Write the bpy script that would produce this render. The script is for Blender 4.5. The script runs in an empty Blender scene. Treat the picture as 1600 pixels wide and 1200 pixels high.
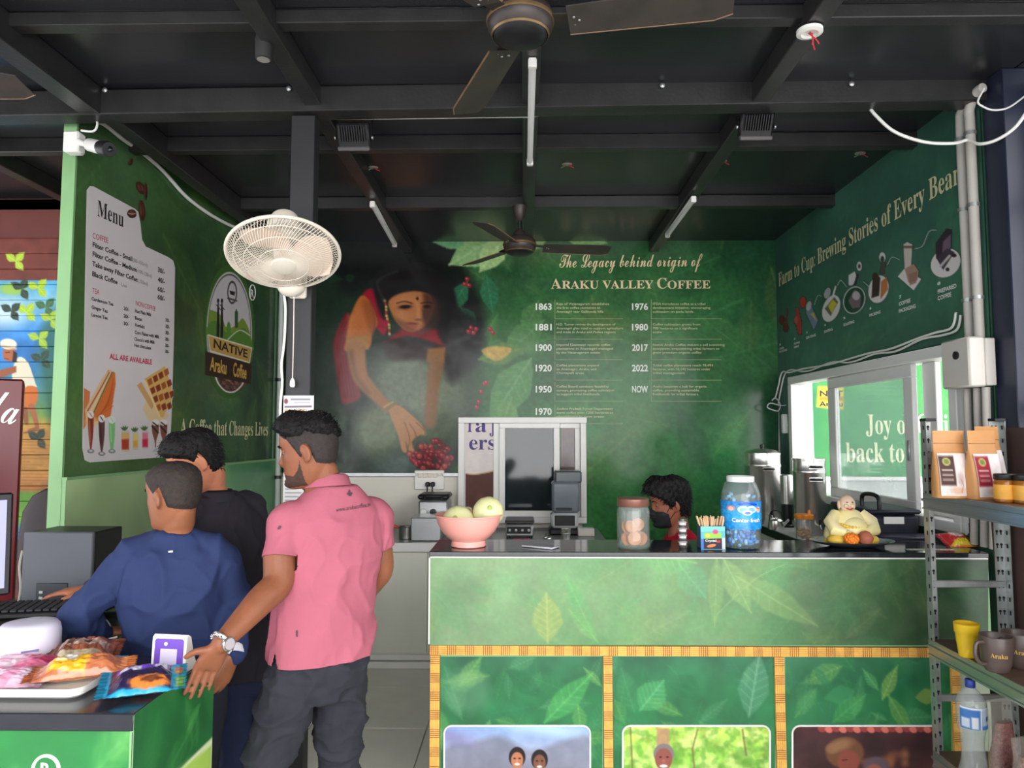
import bpy, bmesh, math, random
import numpy as np
from mathutils import Vector, Matrix
PI = math.pi
rnd = random.Random(7)
nrs = np.random.RandomState(11)
S = bpy.context.scene
C = S.collection
# ------------------------------------------------------------------ camera, sky, light, exposure
F = 1110.0                                  # focal length for a 1600 px wide frame
CAM = Vector((0, 0, 1.6))
PITCH = math.atan(76 / F)
YAW = math.atan(19 / F)
cd = bpy.data.cameras.new('camera'); cam = bpy.data.objects.new('camera', cd); C.objects.link(cam)
cd.sensor_width = 36; cd.lens = F * 36 / 1600; cd.clip_start = .02
cam.location = CAM; cam.rotation_euler = (PI / 2 + PITCH, 0, YAW)
S.camera = cam
RC = Matrix.Rotation(YAW, 3, 'Z') @ Matrix.Rotation(PI / 2 + PITCH, 3, 'X')
w = bpy.data.worlds.new('overcast_sky'); S.world = w; w.use_nodes = True
nt = w.node_tree; bg = nt.nodes['Background']
tc = nt.nodes.new('ShaderNodeTexCoord'); nz = nt.nodes.new('ShaderNodeTexNoise'); cr = nt.nodes.new('ShaderNodeValToRGB')
nz.inputs['Scale'].default_value = 1.6; nz.inputs['Detail'].default_value = 5
cr.color_ramp.elements[0].color = (.76, .82, .92, 1); cr.color_ramp.elements[1].color = (1, 1, 1, 1)
nt.links.new(tc.outputs['Generated'], nz.inputs['Vector']); nt.links.new(nz.outputs[0], cr.inputs[0]); nt.links.new(cr.outputs[0], bg.inputs[0])
bg.inputs[1].default_value = 2.0
sd = bpy.data.lights.new('veiled_sun', 'SUN'); sd.energy = 2.4; sd.angle = 1.1; sd.color = (1, .97, .93)
so = bpy.data.objects.new('veiled_sun', sd); C.objects.link(so); so.rotation_euler = (math.radians(80), 0, math.radians(14))
S.view_settings.view_transform = 'Standard'; S.view_settings.look = 'None'; S.view_settings.gamma = 1
S.view_settings.exposure = 0.6; S.view_settings.use_curve_mapping = False
S.cycles.use_denoising = True
S.cycles.max_bounces = 10; S.cycles.transparent_max_bounces = 24
try: S.cycles.sample_clamp_indirect = 6
except Exception: pass

def ray(px, py):
    return RC @ Vector(((px - 800) / F, -(py - 600) / F, -1))
def P(px, py, Y):
    d = ray(px, py); return CAM + d * (Y / d.y)
def PX(px, py, X):
    d = ray(px, py); return CAM + d * (X / d.x)
def PZ(px, py, Z):
    d = ray(px, py); return CAM + d * ((Z - 1.6) / d.z)
def hit(px, py, pl):
    o, n = pl; d = ray(px, py); return CAM + d * ((o - CAM).dot(n) / d.dot(n))
def V(*a): return Vector(a)
def catmull(pts, k=6, closed=False):
    p = [Vector(q) for q in pts]; n = len(p); out = []
    for i in range(n if closed else n - 1):
        a, b, c, d = (p[(i + j) % n] if closed else p[min(max(i + j, 0), n - 1)] for j in (-1, 0, 1, 2))
        for s in range(k):
            t = s / k
            out.append(.5 * ((2 * b) + (c - a) * t + (2 * a - 5 * b + 4 * c - d) * t * t + (3 * b - a - 3 * c + d) * t ** 3))
    if not closed: out.append(p[-1])
    return out

# ------------------------------------------------------------------ mesh builder
_cap = {}
def mathmap(s, up, lo, dg):
    o = ''
    for ch in s:
        if 'A' <= ch <= 'Z' and up: o += chr(up + ord(ch) - 65)
        elif 'a' <= ch <= 'z' and lo: o += chr(lo + ord(ch) - 97)
        elif '0' <= ch <= '9' and dg: o += chr(dg + ord(ch) - 48)
        else: o += ch
    return o
STY = {'sans': lambda s: s, 'serif': lambda s: mathmap(s, 0x1D400, 0x1D41A, 0x1D7CE), 'script': lambda s: mathmap(s, 0x1D4D0, 0x1D4EA, 0),
       'bold': lambda s: s}
def textmesh(s, sty):
    cu = _cap.get('cu')
    if cu is None: cu = _cap['cu'] = bpy.data.curves.new('t', 'FONT'); cu.resolution_u = 3; cu.size = 1; _cap['o'] = bpy.data.objects.new('t', cu)
    o = _cap['o']; cu.offset = .026 if sty == 'bold' else 0; cu.body = STY[sty](s); me = bpy.data.meshes.new_from_object(o)
    n = len(me.vertices); a = np.zeros(n * 3); me.vertices.foreach_get('co', a)
    f = [tuple(p.vertices) for p in me.polygons]
    bpy.data.meshes.remove(me)
    return a.reshape(-1, 3), f
def capheight(sty):
    if sty not in _cap:
        a, f = textmesh('H', sty); _cap[sty] = float(a[:, 1].max() - a[:, 1].min())
    return _cap[sty]

class MB:
    def __init__(s): s.v = []; s.f = []; s.c = None
    def add(s, vs, fs):
        n = len(s.v); s.v += [tuple(q) for q in vs]; s.f += [tuple(i + n for i in f) for f in fs]; return s
    def box(s, x0, x1, y0, y1, z0, z1, b=0):
        return s.obox(((x0 + x1) / 2, (y0 + y1) / 2, (z0 + z1) / 2), (abs(x1 - x0), abs(y1 - y0), abs(z1 - z0)), None, b)
    def obox(s, c, size, R=None, b=0):
        h = [q / 2 for q in size]; c = Vector(c); vs = []; fs = []
        if b <= 0:
            for sx in (-1, 1):
                for sy in (-1, 1):
                    for sz in (-1, 1): vs.append(Vector((sx * h[0], sy * h[1], sz * h[2])))
            fs = [(0, 1, 3, 2), (4, 6, 7, 5), (0, 4, 5, 1), (2, 3, 7, 6), (0, 2, 6, 4), (1, 5, 7, 3)]
        else:
            b = min(b, min(h) * .95); idx = {}
            for sx in (-1, 1):
                for sy in (-1, 1):
                    for sz in (-1, 1):
                        for a in range(3):
                            idx[(sx, sy, sz, a)] = len(vs)
                            vs.append(Vector([sg * (h[i] - (0 if i == a else b)) for i, sg in enumerate((sx, sy, sz))]))
            for a in range(3):
                o = [i for i in range(3) if i != a]
                for sg in (-1, 1):
                    q = []
                    for (p1, p2) in ((-1, -1), (1, -1), (1, 1), (-1, 1)):
                        k = [0, 0, 0]; k[a] = sg; k[o[0]] = p1; k[o[1]] = p2; q.append(idx[(*k, a)])
                    fs.append(tuple(q))
            for a in range(3):
                o = [i for i in range(3) if i != a]
                for p1 in (-1, 1):
                    for p2 in (-1, 1):
                        q = []
                        for (sg, ax) in ((-1, o[0]), (1, o[0]), (1, o[1]), (-1, o[1])):
                            k = [0, 0, 0]; k[a] = sg; k[o[0]] = p1; k[o[1]] = p2; q.append(idx[(*k, ax)])
                        fs.append(tuple(q))
            for sx in (-1, 1):
                for sy in (-1, 1):
                    for sz in (-1, 1): fs.append(tuple(idx[(sx, sy, sz, a)] for a in range(3)))
        if R is not None: vs = [R @ q for q in vs]
        return s.add([q + c for q in vs], fs)
    def rings(s, rings, cap=True, closed=False):
        n = len(rings[0]); vs = [q for r in rings for q in r]; fs = []; m = len(rings)
        for i in range(m if closed else m - 1):
            j = (i + 1) % m
            for k in range(n): l = (k + 1) % n; fs.append((i * n + k, i * n + l, j * n + l, j * n + k))
        if cap and not closed: fs.append(tuple(range(n))[::-1]); fs.append(tuple((m - 1) * n + k for k in range(n)))
        return s.add(vs, fs)
    def tube(s, pts, r, n=8, cap=True, closed=False, flat=1.0):
        p = [Vector(q) for q in pts]; m = len(p); rr = r if isinstance(r, (list, tuple)) else [r] * m; rings = []; ref = None
        for i in range(m):
            t = (p[(i + 1) % m] - p[i - 1]) if closed else (p[min(i + 1, m - 1)] - p[max(i - 1, 0)])
            t = t.normalized() if t.length > 1e-9 else Vector((0, 0, 1))
            if ref is None: ref = Vector((0, 0, 1)) if abs(t.z) < .9 else Vector((1, 0, 0))
            u = t.cross(ref).normalized(); ref = u.cross(t).normalized()
            rings.append([p[i] + (u * math.cos(2 * PI * k / n) + ref * flat * math.sin(2 * PI * k / n)) * rr[i] for k in range(n)])
        return s.rings(rings, cap, closed)
    def lathe(s, prof, c=(0, 0, 0), n=24, M=None, cap=True, sx=1, sy=1, fn=None):
        c = Vector(c); rings = []
        for (r, z) in prof:
            ring = []
            for k in range(n):
                a = 2 * PI * k / n; rr = r if fn is None else fn(a, r, z)
                q = Vector((rr * sx * math.cos(a), rr * sy * math.sin(a), z)); ring.append(c + (M @ q if M is not None else q))
            rings.append(ring)
        return s.rings(rings, cap)
    def sphere(s, c, r, n=16, m=10, M=None, fn=None):
        r = r if isinstance(r, (tuple, list)) else (r, r, r); c = Vector(c); rings = []
        for i in range(m + 1):
            t = PI * min(max(i / m, .012), .988); ring = []
            for k in range(n):
                a = 2 * PI * k / n; q = Vector((math.sin(t) * math.cos(a), math.sin(t) * math.sin(a), -math.cos(t)))
                g = 1 if fn is None else fn(q)
                q = Vector((q.x * r[0] * g, q.y * r[1] * g, q.z * r[2] * g)); ring.append(c + (M @ q if M is not None else q))
            rings.append(ring)
        return s.rings(rings, True)
    def prism(s, poly, O, U, W, th):
        N = U.cross(W).normalized(); n = len(poly)
        a = [O + U * q[0] + W * q[1] for q in poly]; vs = a + [q - N * th for q in a]
        fs = [tuple(range(n)), tuple(range(n, 2 * n))[::-1]] + [(i, n + i, n + (i + 1) % n, (i + 1) % n) for i in range(n)]
        return s.add(vs, fs)
    def slab(s, pts, N, th):
        n = len(pts); a = [Vector(q) for q in pts]; vs = a + [q - N * th for q in a]
        return s.add(vs, [tuple(range(n)), tuple(range(n, 2 * n))[::-1]] + [(i, n + i, n + (i + 1) % n, (i + 1) % n) for i in range(n)])
    def bar(s, a, b, wd, hg, up=(0, 0, 1), bev=0):
        a = Vector(a); b = Vector(b); d = (b - a); L = d.length; d.normalize(); u = Vector(up); x = d.cross(u).normalized(); u = x.cross(d)
        R = Matrix((x, d, u)).transposed(); return s.obox((a + b) / 2, (wd, L, hg), R, bev)
    def loft(s, secs, n=20, e=2.0, cap=True):
        rings = []                                  # secs: (centre, right vector * half width, forward vector * half depth)
        for (c, r, f) in secs:
            c = Vector(c); r = Vector(r); f = Vector(f); ring = []
            for k in range(n):
                a = 2 * PI * k / n; ca, sa = math.cos(a), math.sin(a)
                ring.append(c + r * (math.copysign(abs(ca) ** (2 / e), ca)) + f * (math.copysign(abs(sa) ** (2 / e), sa)))
            rings.append(ring)
        return s.rings(rings, cap)
    def fit(s, txt, A, B, h, N, sty='sans', off=.0012, keep=False):
        """lettering whose baseline runs from A to B on a surface with normal N; cap height h"""
        a, f = textmesh(txt, sty); A = Vector(A); B = Vector(B); U = (B - A).normalized(); W = Vector(N).normalized().cross(U)
        k = h / capheight(sty); x0, x1 = a[:, 0].min(), a[:, 0].max()
        kx = k if keep else (B - A).length / (x1 - x0)
        O = A + Vector(N).normalized() * off
        return s.add([O + U * ((q[0] - x0) * kx) + W * (q[1] * k) for q in a], f)

def ploc(o):
    l = Vector((0, 0, 0))
    while o is not None: l += o.location; o = o.parent
    return l
def obj(name, mb, m, parent=None, smooth=40, label=None, kind=None, loc=None):
    me = bpy.data.meshes.new(name); base = ploc(parent) if parent is not None else Vector((0, 0, 0))
    if loc is not None: base = Vector((0, 0, 0))
    if isinstance(mb, MB):
        me.from_pydata([(q[0] - base.x, q[1] - base.y, q[2] - base.z) for q in mb.v], [], mb.f)
        bm = bmesh.new(); bm.from_mesh(me); bmesh.ops.recalc_face_normals(bm, faces=bm.faces); bm.to_mesh(me); bm.free()
        if mb.c is not None: setcol(me, mb.c)
    else:
        me = mb; me.name = name
        if base.length > 0: me.transform(Matrix.Translation(-base))
    if m is not None: me.materials.append(m)
    o = bpy.data.objects.new(name, me); C.objects.link(o)
    if smooth:
        me.polygons.foreach_set('use_smooth', [True] * len(me.polygons))
        if smooth < 180: me.set_sharp_from_angle(angle=math.radians(smooth))
    if parent is not None: o.parent = parent
    if loc is not None: o.location = loc
    if label: o['label'] = label
    if kind: o['kind'] = kind
    return o
def setcol(me, col):
    at = me.color_attributes.new('Col', 'FLOAT_COLOR', 'POINT'); c = np.ones((len(me.vertices), 4), dtype=np.float32)
    c[:, :3] = lin(np.asarray(col)); at.data.foreach_set('color', c.ravel())
def thing(name, label, cat, loc=(0, 0, 0), group=None):
    o = bpy.data.objects.new(name, None); C.objects.link(o); o.location = loc; o.empty_display_size = .1
    return tag(o, label, cat, group)
def tag(o, label, cat, group=None):
    o['label'] = label; o['category'] = cat
    if group: o['group'] = group
    return o
def struct(o): o['kind'] = 'structure'; return o
def dup(root, loc, label=None):
    r = root.copy(); C.objects.link(r); r.location = loc
    if label: r['label'] = label
    for ch in list(root.children):
        c = ch.copy(); C.objects.link(c); c.parent = r
        for g in list(ch.children):
            d = g.copy(); C.objects.link(d); d.parent = c
    return r

# ------------------------------------------------------------------ materials
def lin(c):
    c = np.asarray(c, dtype=np.float64); return np.where(c <= .04045, c / 12.92, ((np.clip(c, 0, 1) + .055) / 1.055) ** 2.4)
def rgb(c): l = lin(np.array(c[:3]) / 255.); return (float(l[0]), float(l[1]), float(l[2]), 1)
_m = {}
def mat(name, c, rough=.5, metal=0, var=.08, vs=6, bump=0, bs=80, spec=.5, trans=0, ior=1.45, coat=0, stretch=None, c2=None):
    if name in _m: return _m[name]
    m = bpy.data.materials.new(name); m.use_nodes = True; t = m.node_tree; b = t.nodes['Principled BSDF']
    tc = t.nodes.new('ShaderNodeTexCoord'); n = t.nodes.new('ShaderNodeTexNoise'); n.inputs['Scale'].default_value = vs; n.inputs['Detail'].default_value = 6
    src = tc.outputs['Object']
    if stretch:
        mp = t.nodes.new('ShaderNodeMapping'); mp.inputs['Scale'].default_value = stretch; t.links.new(src, mp.inputs[0]); src = mp.outputs[0]
    t.links.new(src, n.inputs['Vector'])
    r = t.nodes.new('ShaderNodeValToRGB'); a = np.array(rgb(c)[:3]); e = r.color_ramp.elements
    e[0].position = .3; e[1].position = .7
    hi = np.array(rgb(c2)[:3]) if c2 else np.minimum(a * (1 + var), 1); lo = a if c2 else a * (1 - var)
    e[0].color = (*lo, 1); e[1].color = (*hi, 1)
    t.links.new(n.outputs[0], r.inputs[0]); t.links.new(r.outputs[0], b.inputs['Base Color'])
    b.inputs['Roughness'].default_value = rough; b.inputs['Metallic'].default_value = metal; b.inputs['Specular IOR Level'].default_value = spec
    b.inputs['Transmission Weight'].default_value = trans; b.inputs['IOR'].default_value = ior; b.inputs['Coat Weight'].default_value = coat
    if bump:
        n2 = t.nodes.new('ShaderNodeTexNoise'); n2.inputs['Scale'].default_value = bs; n2.inputs['Detail'].default_value = 4; t.links.new(src, n2.inputs['Vector'])
        bp = t.nodes.new('ShaderNodeBump'); bp.inputs['Strength'].default_value = bump; bp.inputs['Distance'].default_value = .01
        t.links.new(n2.outputs[0], bp.inputs['Height']); t.links.new(bp.outputs[0], b.inputs['Normal'])
    _m[name] = m; return m
def printmat(name, rough=.35, spec=.5, bump=0, bs=3, coat=0):
    if name in _m: return _m[name]
    m = bpy.data.materials.new(name); m.use_nodes = True; t = m.node_tree; b = t.nodes['Principled BSDF']
    a = t.nodes.new('ShaderNodeAttribute'); a.attribute_name = 'Col'; t.links.new(a.outputs['Color'], b.inputs['Base Color'])
    b.inputs['Roughness'].default_value = rough; b.inputs['Specular IOR Level'].default_value = spec; b.inputs['Coat Weight'].default_value = coat
    if bump:
        tc = t.nodes.new('ShaderNodeTexCoord'); n2 = t.nodes.new('ShaderNodeTexNoise'); n2.inputs['Scale'].default_value = bs; n2.inputs['Detail'].default_value = 3
        bp = t.nodes.new('ShaderNodeBump'); bp.inputs['Strength'].default_value = bump; bp.inputs['Distance'].default_value = .02
        t.links.new(tc.outputs['Object'], n2.inputs['Vector']); t.links.new(n2.outputs[0], bp.inputs['Height']); t.links.new(bp.outputs[0], b.inputs['Normal'])
    _m[name] = m; return m
def panemat(name, c, haze=.1, rough=.03, dark=1.0):
    """window glass: mostly clear, a share of dusty haze, mirror reflections at grazing angles"""
    m = bpy.data.materials.new(name); m.use_nodes = True; t = m.node_tree; t.nodes.clear()
    o = t.nodes.new('ShaderNodeOutputMaterial'); tr = t.nodes.new('ShaderNodeBsdfTransparent'); df = t.nodes.new('ShaderNodeBsdfDiffuse'); gl = t.nodes.new('ShaderNodeBsdfGlossy')
    tr.inputs[0].default_value = (dark, dark, dark, 1); gl.inputs['Roughness'].default_value = rough
    n = t.nodes.new('ShaderNodeTexNoise'); n.inputs['Scale'].default_value = 5; r = t.nodes.new('ShaderNodeValToRGB'); a = np.array(rgb(c)[:3])
    r.color_ramp.elements[0].color = (*(a * .85), 1); r.color_ramp.elements[1].color = (*a, 1)
    m1 = t.nodes.new('ShaderNodeMixShader'); m2 = t.nodes.new('ShaderNodeMixShader'); lw_ = t.nodes.new('ShaderNodeLayerWeight'); lw_.inputs[0].default_value = .5; fr = t.nodes.new('ShaderNodeMath'); fr.operation = 'POWER'; fr.inputs[1].default_value = 4
    fm = t.nodes.new('ShaderNodeMath'); fm.operation = 'MULTIPLY_ADD'; fm.inputs[1].default_value = .7; fm.inputs[2].default_value = .035
    L = t.links.new; L(lw_.outputs['Facing'], fr.inputs[0]); L(fr.outputs[0], fm.inputs[0]); fr = fm; L(n.outputs[0], r.inputs[0]); L(r.outputs[0], df.inputs[0]); m1.inputs[0].default_value = haze
    L(tr.outputs[0], m1.inputs[1]); L(df.outputs[0], m1.inputs[2]); L(fr.outputs[0], m2.inputs[0]); L(m1.outputs[0], m2.inputs[1]); L(gl.outputs[0], m2.inputs[2]); L(m2.outputs[0], o.inputs[0])
    return m
def emimat(name, c, st):
    m = bpy.data.materials.new(name); m.use_nodes = True; b = m.node_tree.nodes['Principled BSDF']
    b.inputs['Base Color'].default_value = rgb(c); b.inputs['Emission Color'].default_value = rgb(c); b.inputs['Emission Strength'].default_value = st; b.inputs['Roughness'].default_value = .3
    return m

# ------------------------------------------------------------------ flat print: a canvas painted in code, carried by a fine grid
def vnoise(h, w, s, seed, oct=3):
    r = np.random.RandomState(seed); out = np.zeros((h, w)); amp = 1.; tot = 0
    for o in range(oct):
        gh, gw = int(h / s) + 3, int(w / s) + 3; g = r.rand(gh, gw); y = np.arange(h) / s; x = np.arange(w) / s
        yi = y.astype(int); xi = x.astype(int); fy = y - yi; fx = x - xi; fy = (fy * fy * (3 - 2 * fy))[:, None]; fx = (fx * fx * (3 - 2 * fx))[None]
        a = g[yi][:, xi]; b = g[yi][:, xi + 1]; c = g[yi + 1][:, xi]; d = g[yi + 1][:, xi + 1]
        out += amp * ((a * (1 - fx) + b * fx) * (1 - fy) + (c * (1 - fx) + d * fx) * fy); tot += amp; amp *= .5; s = max(s / 2, 1.01)
    return out / tot
class Canvas:
    def __init__(s, x0, y0, x1, y1, cell, c):
        s.x0, s.y0, s.cell = x0, y0, cell; s.w = int(round((x1 - x0) / cell)) + 1; s.h = int(round((y1 - y0) / cell)) + 1
        s.a = np.empty((s.h, s.w, 3)); s.a[:] = np.array(c) / 255.; s.m = np.zeros((s.h, s.w), bool)
        s.X = x0 + np.arange(s.w) * cell; s.Y = y0 + np.arange(s.h) * cell
    def _bb(s, x0, y0, x1, y1):
        i0 = max(int((x0 - s.x0) / s.cell) - 1, 0); i1 = min(int((x1 - s.x0) / s.cell) + 3, s.w); j0 = max(int((y0 - s.y0) / s.cell) - 1, 0); j1 = min(int((y1 - s.y0) / s.cell) + 3, s.h)
        return i0, i1, j0, j1
    def _put(s, k, i0, i1, j0, j1, c, al):
        if i1 <= i0 or j1 <= j0: return s
        k = np.clip(k, 0, 1); s.m[j0:j1, i0:i1] |= k > .4; k = (k * al)[..., None]
        s.a[j0:j1, i0:i1] = s.a[j0:j1, i0:i1] * (1 - k) + np.array(c) / 255. * k; return s
    def poly(s, pts, c, al=1, soft=0, sm=0):
        if sm: pts = [(q.x, q.y) for q in catmull([(p[0], p[1], 0) for p in pts], sm, True)]
        p = np.array(pts, float); pad = soft * 2 + s.cell
        i0, i1, j0, j1 = s._bb(p[:, 0].min() - pad, p[:, 1].min() - pad, p[:, 0].max() + pad, p[:, 1].max() + pad)
        if i1 <= i0 or j1 <= j0: return s
        X, Y = np.meshgrid(s.X[i0:i1], s.Y[j0:j1]); ins = np.zeros(X.shape, bool); d = np.full(X.shape, 1e9)
        for k in range(len(p)):
            ax, ay = p[k]; bx, by = p[(k + 1) % len(p)]
            if ay != by: ins ^= ((ay > Y) != (by > Y)) & (X < (bx - ax) * (Y - ay) / (by - ay) + ax)
            L = (bx - ax) ** 2 + (by - ay) ** 2 + 1e-12; t = np.clip(((X - ax) * (bx - ax) + (Y - ay) * (by - ay)) / L, 0, 1)
            d = np.minimum(d, (X - ax - t * (bx - ax)) ** 2 + (Y - ay - t * (by - ay)) ** 2)
        d = np.sqrt(d) * np.where(ins, 1, -1); so = max(soft, s.cell * .5)
        return s._put(d / (2 * so) + .5, i0, i1, j0, j1, c, al)
    def ell(s, cx, cy, rx, ry, c, al=1, rot=0, soft=0):
        r = max(rx, ry) + soft * 2 + s.cell; i0, i1, j0, j1 = s._bb(cx - r, cy - r, cx + r, cy + r)
        if i1 <= i0 or j1 <= j0: return s
        X, Y = np.meshgrid(s.X[i0:i1] - cx, s.Y[j0:j1] - cy); ca, sa = math.cos(rot), math.sin(rot)
        u = (X * ca + Y * sa) / rx; v = (-X * sa + Y * ca) / ry; d = (1 - np.sqrt(u * u + v * v)) * min(rx, ry); so = max(soft, s.cell * .5)
        return s._put(d / (2 * so) + .5, i0, i1, j0, j1, c, al)
    def line(s, pts, wd, c, al=1, soft=0, sm=0):
        if sm: pts = [(q.x, q.y, q.z) for q in catmull([(p[0], p[1], p[2] if len(p) > 2 else wd) for p in pts], sm)]
        p = np.array([(q[0], q[1], q[2] if len(q) > 2 else wd) for q in pts], float); r = p[:, 2].max() + soft * 2 + s.cell
        i0, i1, j0, j1 = s._bb(p[:, 0].min() - r, p[:, 1].min() - r, p[:, 0].max() + r, p[:, 1].max() + r)
        if i1 <= i0 or j1 <= j0: return s
        X, Y = np.meshgrid(s.X[i0:i1], s.Y[j0:j1]); best = np.full(X.shape, -1e9)
        for k in range(len(p) - 1):
            ax, ay, aw = p[k]; bx, by, bw = p[k + 1]; L = (bx - ax) ** 2 + (by - ay) ** 2 + 1e-12; t = np.clip(((X - ax) * (bx - ax) + (Y - ay) * (by - ay)) / L, 0, 1)
            best = np.maximum(best, (aw + (bw - aw) * t) / 2 - np.sqrt((X - ax - t * (bx - ax)) ** 2 + (Y - ay - t * (by - ay)) ** 2))
        so = max(soft, s.cell * .5); return s._put(best / (2 * so) + .5, i0, i1, j0, j1, c, al)
    def noise(s, sc, amt, seed, c=None, oct=3):
        n = vnoise(s.h, s.w, sc / s.cell, seed, oct)
        if c is None: s.a *= (1 + (n - .5) * 2 * amt)[..., None]
        else: k = (np.clip((n - .42) * 4, 0, 1) * amt)[..., None]; s.a = s.a * (1 - k) + np.array(c) / 255. * k
        return s
    def gradx(s, stops, al=1):
        xs = [q[0] for q in stops]; k = np.stack([np.interp(s.X, xs, [q[1][i] / 255. for q in stops]) for i in range(3)], -1); s.a = s.a * (1 - al) + k[None] * al; return s
    def grady(s, stops, al=1):
        ys = [q[0] for q in stops]; k = np.stack([np.interp(s.Y, ys, [q[1][i] / 255. for q in stops]) for i in range(3)], -1); s.a = s.a * (1 - al) + k[:, None] * al; return s
    def leaf(s, x, y, L, wd, ang, c, al=1, soft=.6, vein=None):
        soft = min(soft, L * .1)
        ca, sa = math.cos(ang), math.sin(ang); pr = [(0, 0), (.15, .5), (.4, 1), (.65, .8), (.88, .3), (1, 0)]
        up = [(x + t * L * ca - q * wd * .5 * sa, y + t * L * sa + q * wd * .5 * ca) for t, q in pr]; dn = [(x + t * L * ca + q * wd * .5 * sa, y + t * L * sa - q * wd * .5 * ca) for t, q in pr[1:-1]][::-1]
        s.poly(up + dn, c, al, soft)
        if vein:
            s.line([(x, y), (x + L * ca, y + L * sa)], max(.7 * s.cell, wd * .05), vein, al * .9, .3 * s.cell)
            for k in range(1, 7):
                t = k / 7.5; bx, by = x + t * L * ca, y + t * L * sa; q = wd * .42 * math.sin(PI * min(t + .12, 1))
                for sg in (-1, 1): s.line([(bx, by), (bx + q * .7 * ca - sg * q * sa, by + q * .7 * sa + sg * q * ca)], max(.5 * s.cell, wd * .03), vein, al * .6, .3 * s.cell)
        return s
    def leaves(s, n, l0, l1, cols, al, seed, vein=False):
        r = random.Random(seed)
        for i in range(n):
            L = r.uniform(l0, l1); c = r.choice(cols)
            s.leaf(r.uniform(s.X[0], s.X[-1]), r.uniform(s.Y[0], s.Y[-1]), L, L * r.uniform(.3, .6), r.uniform(0, 2 * PI), c, al * r.uniform(.4, 1), max(.6 * s.cell, L * .03), tuple(min(255, q + 25) for q in c) if vein else None)
        return s
def printed(name, cv, pos, m, parent=None, mask=None, kind=None, label=None):
    """grid mesh whose vertex (x, y of the canvas) stands at pos(x, y)"""
    h, w_ = cv.h, cv.w; vs = [pos(x, y) for y in cv.Y for x in cv.X]
    idx = np.arange(h * w_).reshape(h, w_); q = np.stack([idx[:-1, :-1], idx[1:, :-1], idx[1:, 1:], idx[:-1, 1:]], -1)
    if mask is not None: q = q[mask[:-1, :-1] | mask[1:, :-1] | mask[1:, 1:] | mask[:-1, 1:]]
    q = q.reshape(-1, 4); me = bpy.data.meshes.new(name); base = ploc(parent) if parent is not None else Vector((0, 0, 0))
    col = cv.a.reshape(-1, 3); va = np.array([(p[0] - base.x, p[1] - base.y, p[2] - base.z) for p in vs])
    if mask is not None:
        used = np.unique(q); mp = np.full(h * w_, -1); mp[used] = np.arange(len(used)); q = mp[q]; va = va[used]; col = col[used]
    me.from_pydata(va.tolist(), [], q.tolist()); setcol(me, np.clip(col, 0, 1)); me.materials.append(m)
    me.polygons.foreach_set('use_smooth', [True] * len(me.polygons))
    o = bpy.data.objects.new(name, me); C.objects.link(o)
    if parent is not None: o.parent = parent
    if kind: o['kind'] = kind
    if label: o['label'] = label
    return o
# ================================================================== the setting
YF, YB, XR, ZC = 3.12, 5.75, 2.05, 3.17
LA, LB = V(-2.12, 3.25, 0), V(-1.98, 5.75, 0)                     # plan line of the left wall
LD = (LB - LA).normalized(); LN = V(LD.y, -LD.x, 0)               # along it, and its normal into the stall
PLB, PLR, PLL, PLC = (V(0, YB, 0), V(0, -1, 0)), (V(XR, 0, 0), V(-1, 0, 0)), (LA, LN), (V(0, 3.1, 0), V(0, -1, 0))
NF = V(0, -1, 0)
M_ceil = mat('painted_black_sheet', (42, 43, 46), .26, 0, .14, 3, .05, 30)
M_beam = mat('black_steel', (44, 43, 43), .34, .0, .2, 9, .1, 60)
M_tile = mat('pale_floor_tile', (226, 222, 212), .25, 0, .05, 5)
M_ground = mat('grey_concrete', (196, 193, 186), .9, 0, .12, 2, .2, 20)
M_beige = mat('beige_wall_paint', (222, 217, 206), .55, 0, .04, 3)
M_white = mat('white_upvc', (232, 230, 226), .35, 0, .03, 6)
M_whitep = mat('white_plastic', (238, 236, 230), .4, 0, .03, 6)
M_cream = mat('ivory_plastic', (226, 216, 200), .4, 0, .05, 8)
M_alu = mat('brushed_aluminium', (176, 178, 180), .35, .9, .08, 20)
M_navy = mat('navy_painted_steel', (38, 44, 62), .4, 0, .15, 8)
M_black = mat('black_plastic', (26, 26, 28), .4, 0, .15, 12)
M_steel = mat('stainless_steel', (226, 223, 218), .24, .92, .06, 10)
M_galv = mat('galvanised_steel', (170, 174, 172), .38, .75, .16, 25)
M_lgreen = mat('pale_green_laminate', (128, 170, 118), .4, 0, .12, 3)
M_film = printmat('glossy_wall_film', .16, .22, .3, 2.2)
M_film2 = printmat('satin_wall_film', .36, .45, .12, 3)
M_flat = printmat('printed_paper', .5, .3)
M_txtw = mat('white_print', (232, 232, 226), .5, 0, .02)
M_txtc = mat('cream_print', (214, 208, 164), .5, 0, .03)
M_txtp = mat('pale_gold_print', (235, 214, 170), .5, 0, .03)
M_txtk = mat('black_print', (45, 42, 44), .5, 0, .02)
M_txtg = mat('grey_print', (140, 134, 136), .5, 0, .02)
M_txtr = mat('crimson_print', (190, 40, 80), .5, 0, .02)

floor = struct(obj('floor', MB().box(-7, 6, -3, 12, -.2, -.012), M_ground))
for i in range(-5, 4):
    for j in range(-1, 5):
        x, y = -.53 + i * .64, 3.96 + (j - 2) * .65
        if x + .64 > 2.3: continue
        dz = rnd.uniform(-.0008, .0008)
        if i == -5 and j == -1: t0 = obj('tile', MB().box(.003, .637, .003, .647, -.012, 0, .002), M_tile, floor); t0.location = (x, y, dz)
        else: o = t0.copy(); C.objects.link(o); o.parent = floor; o.location = (x, y, dz)

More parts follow.
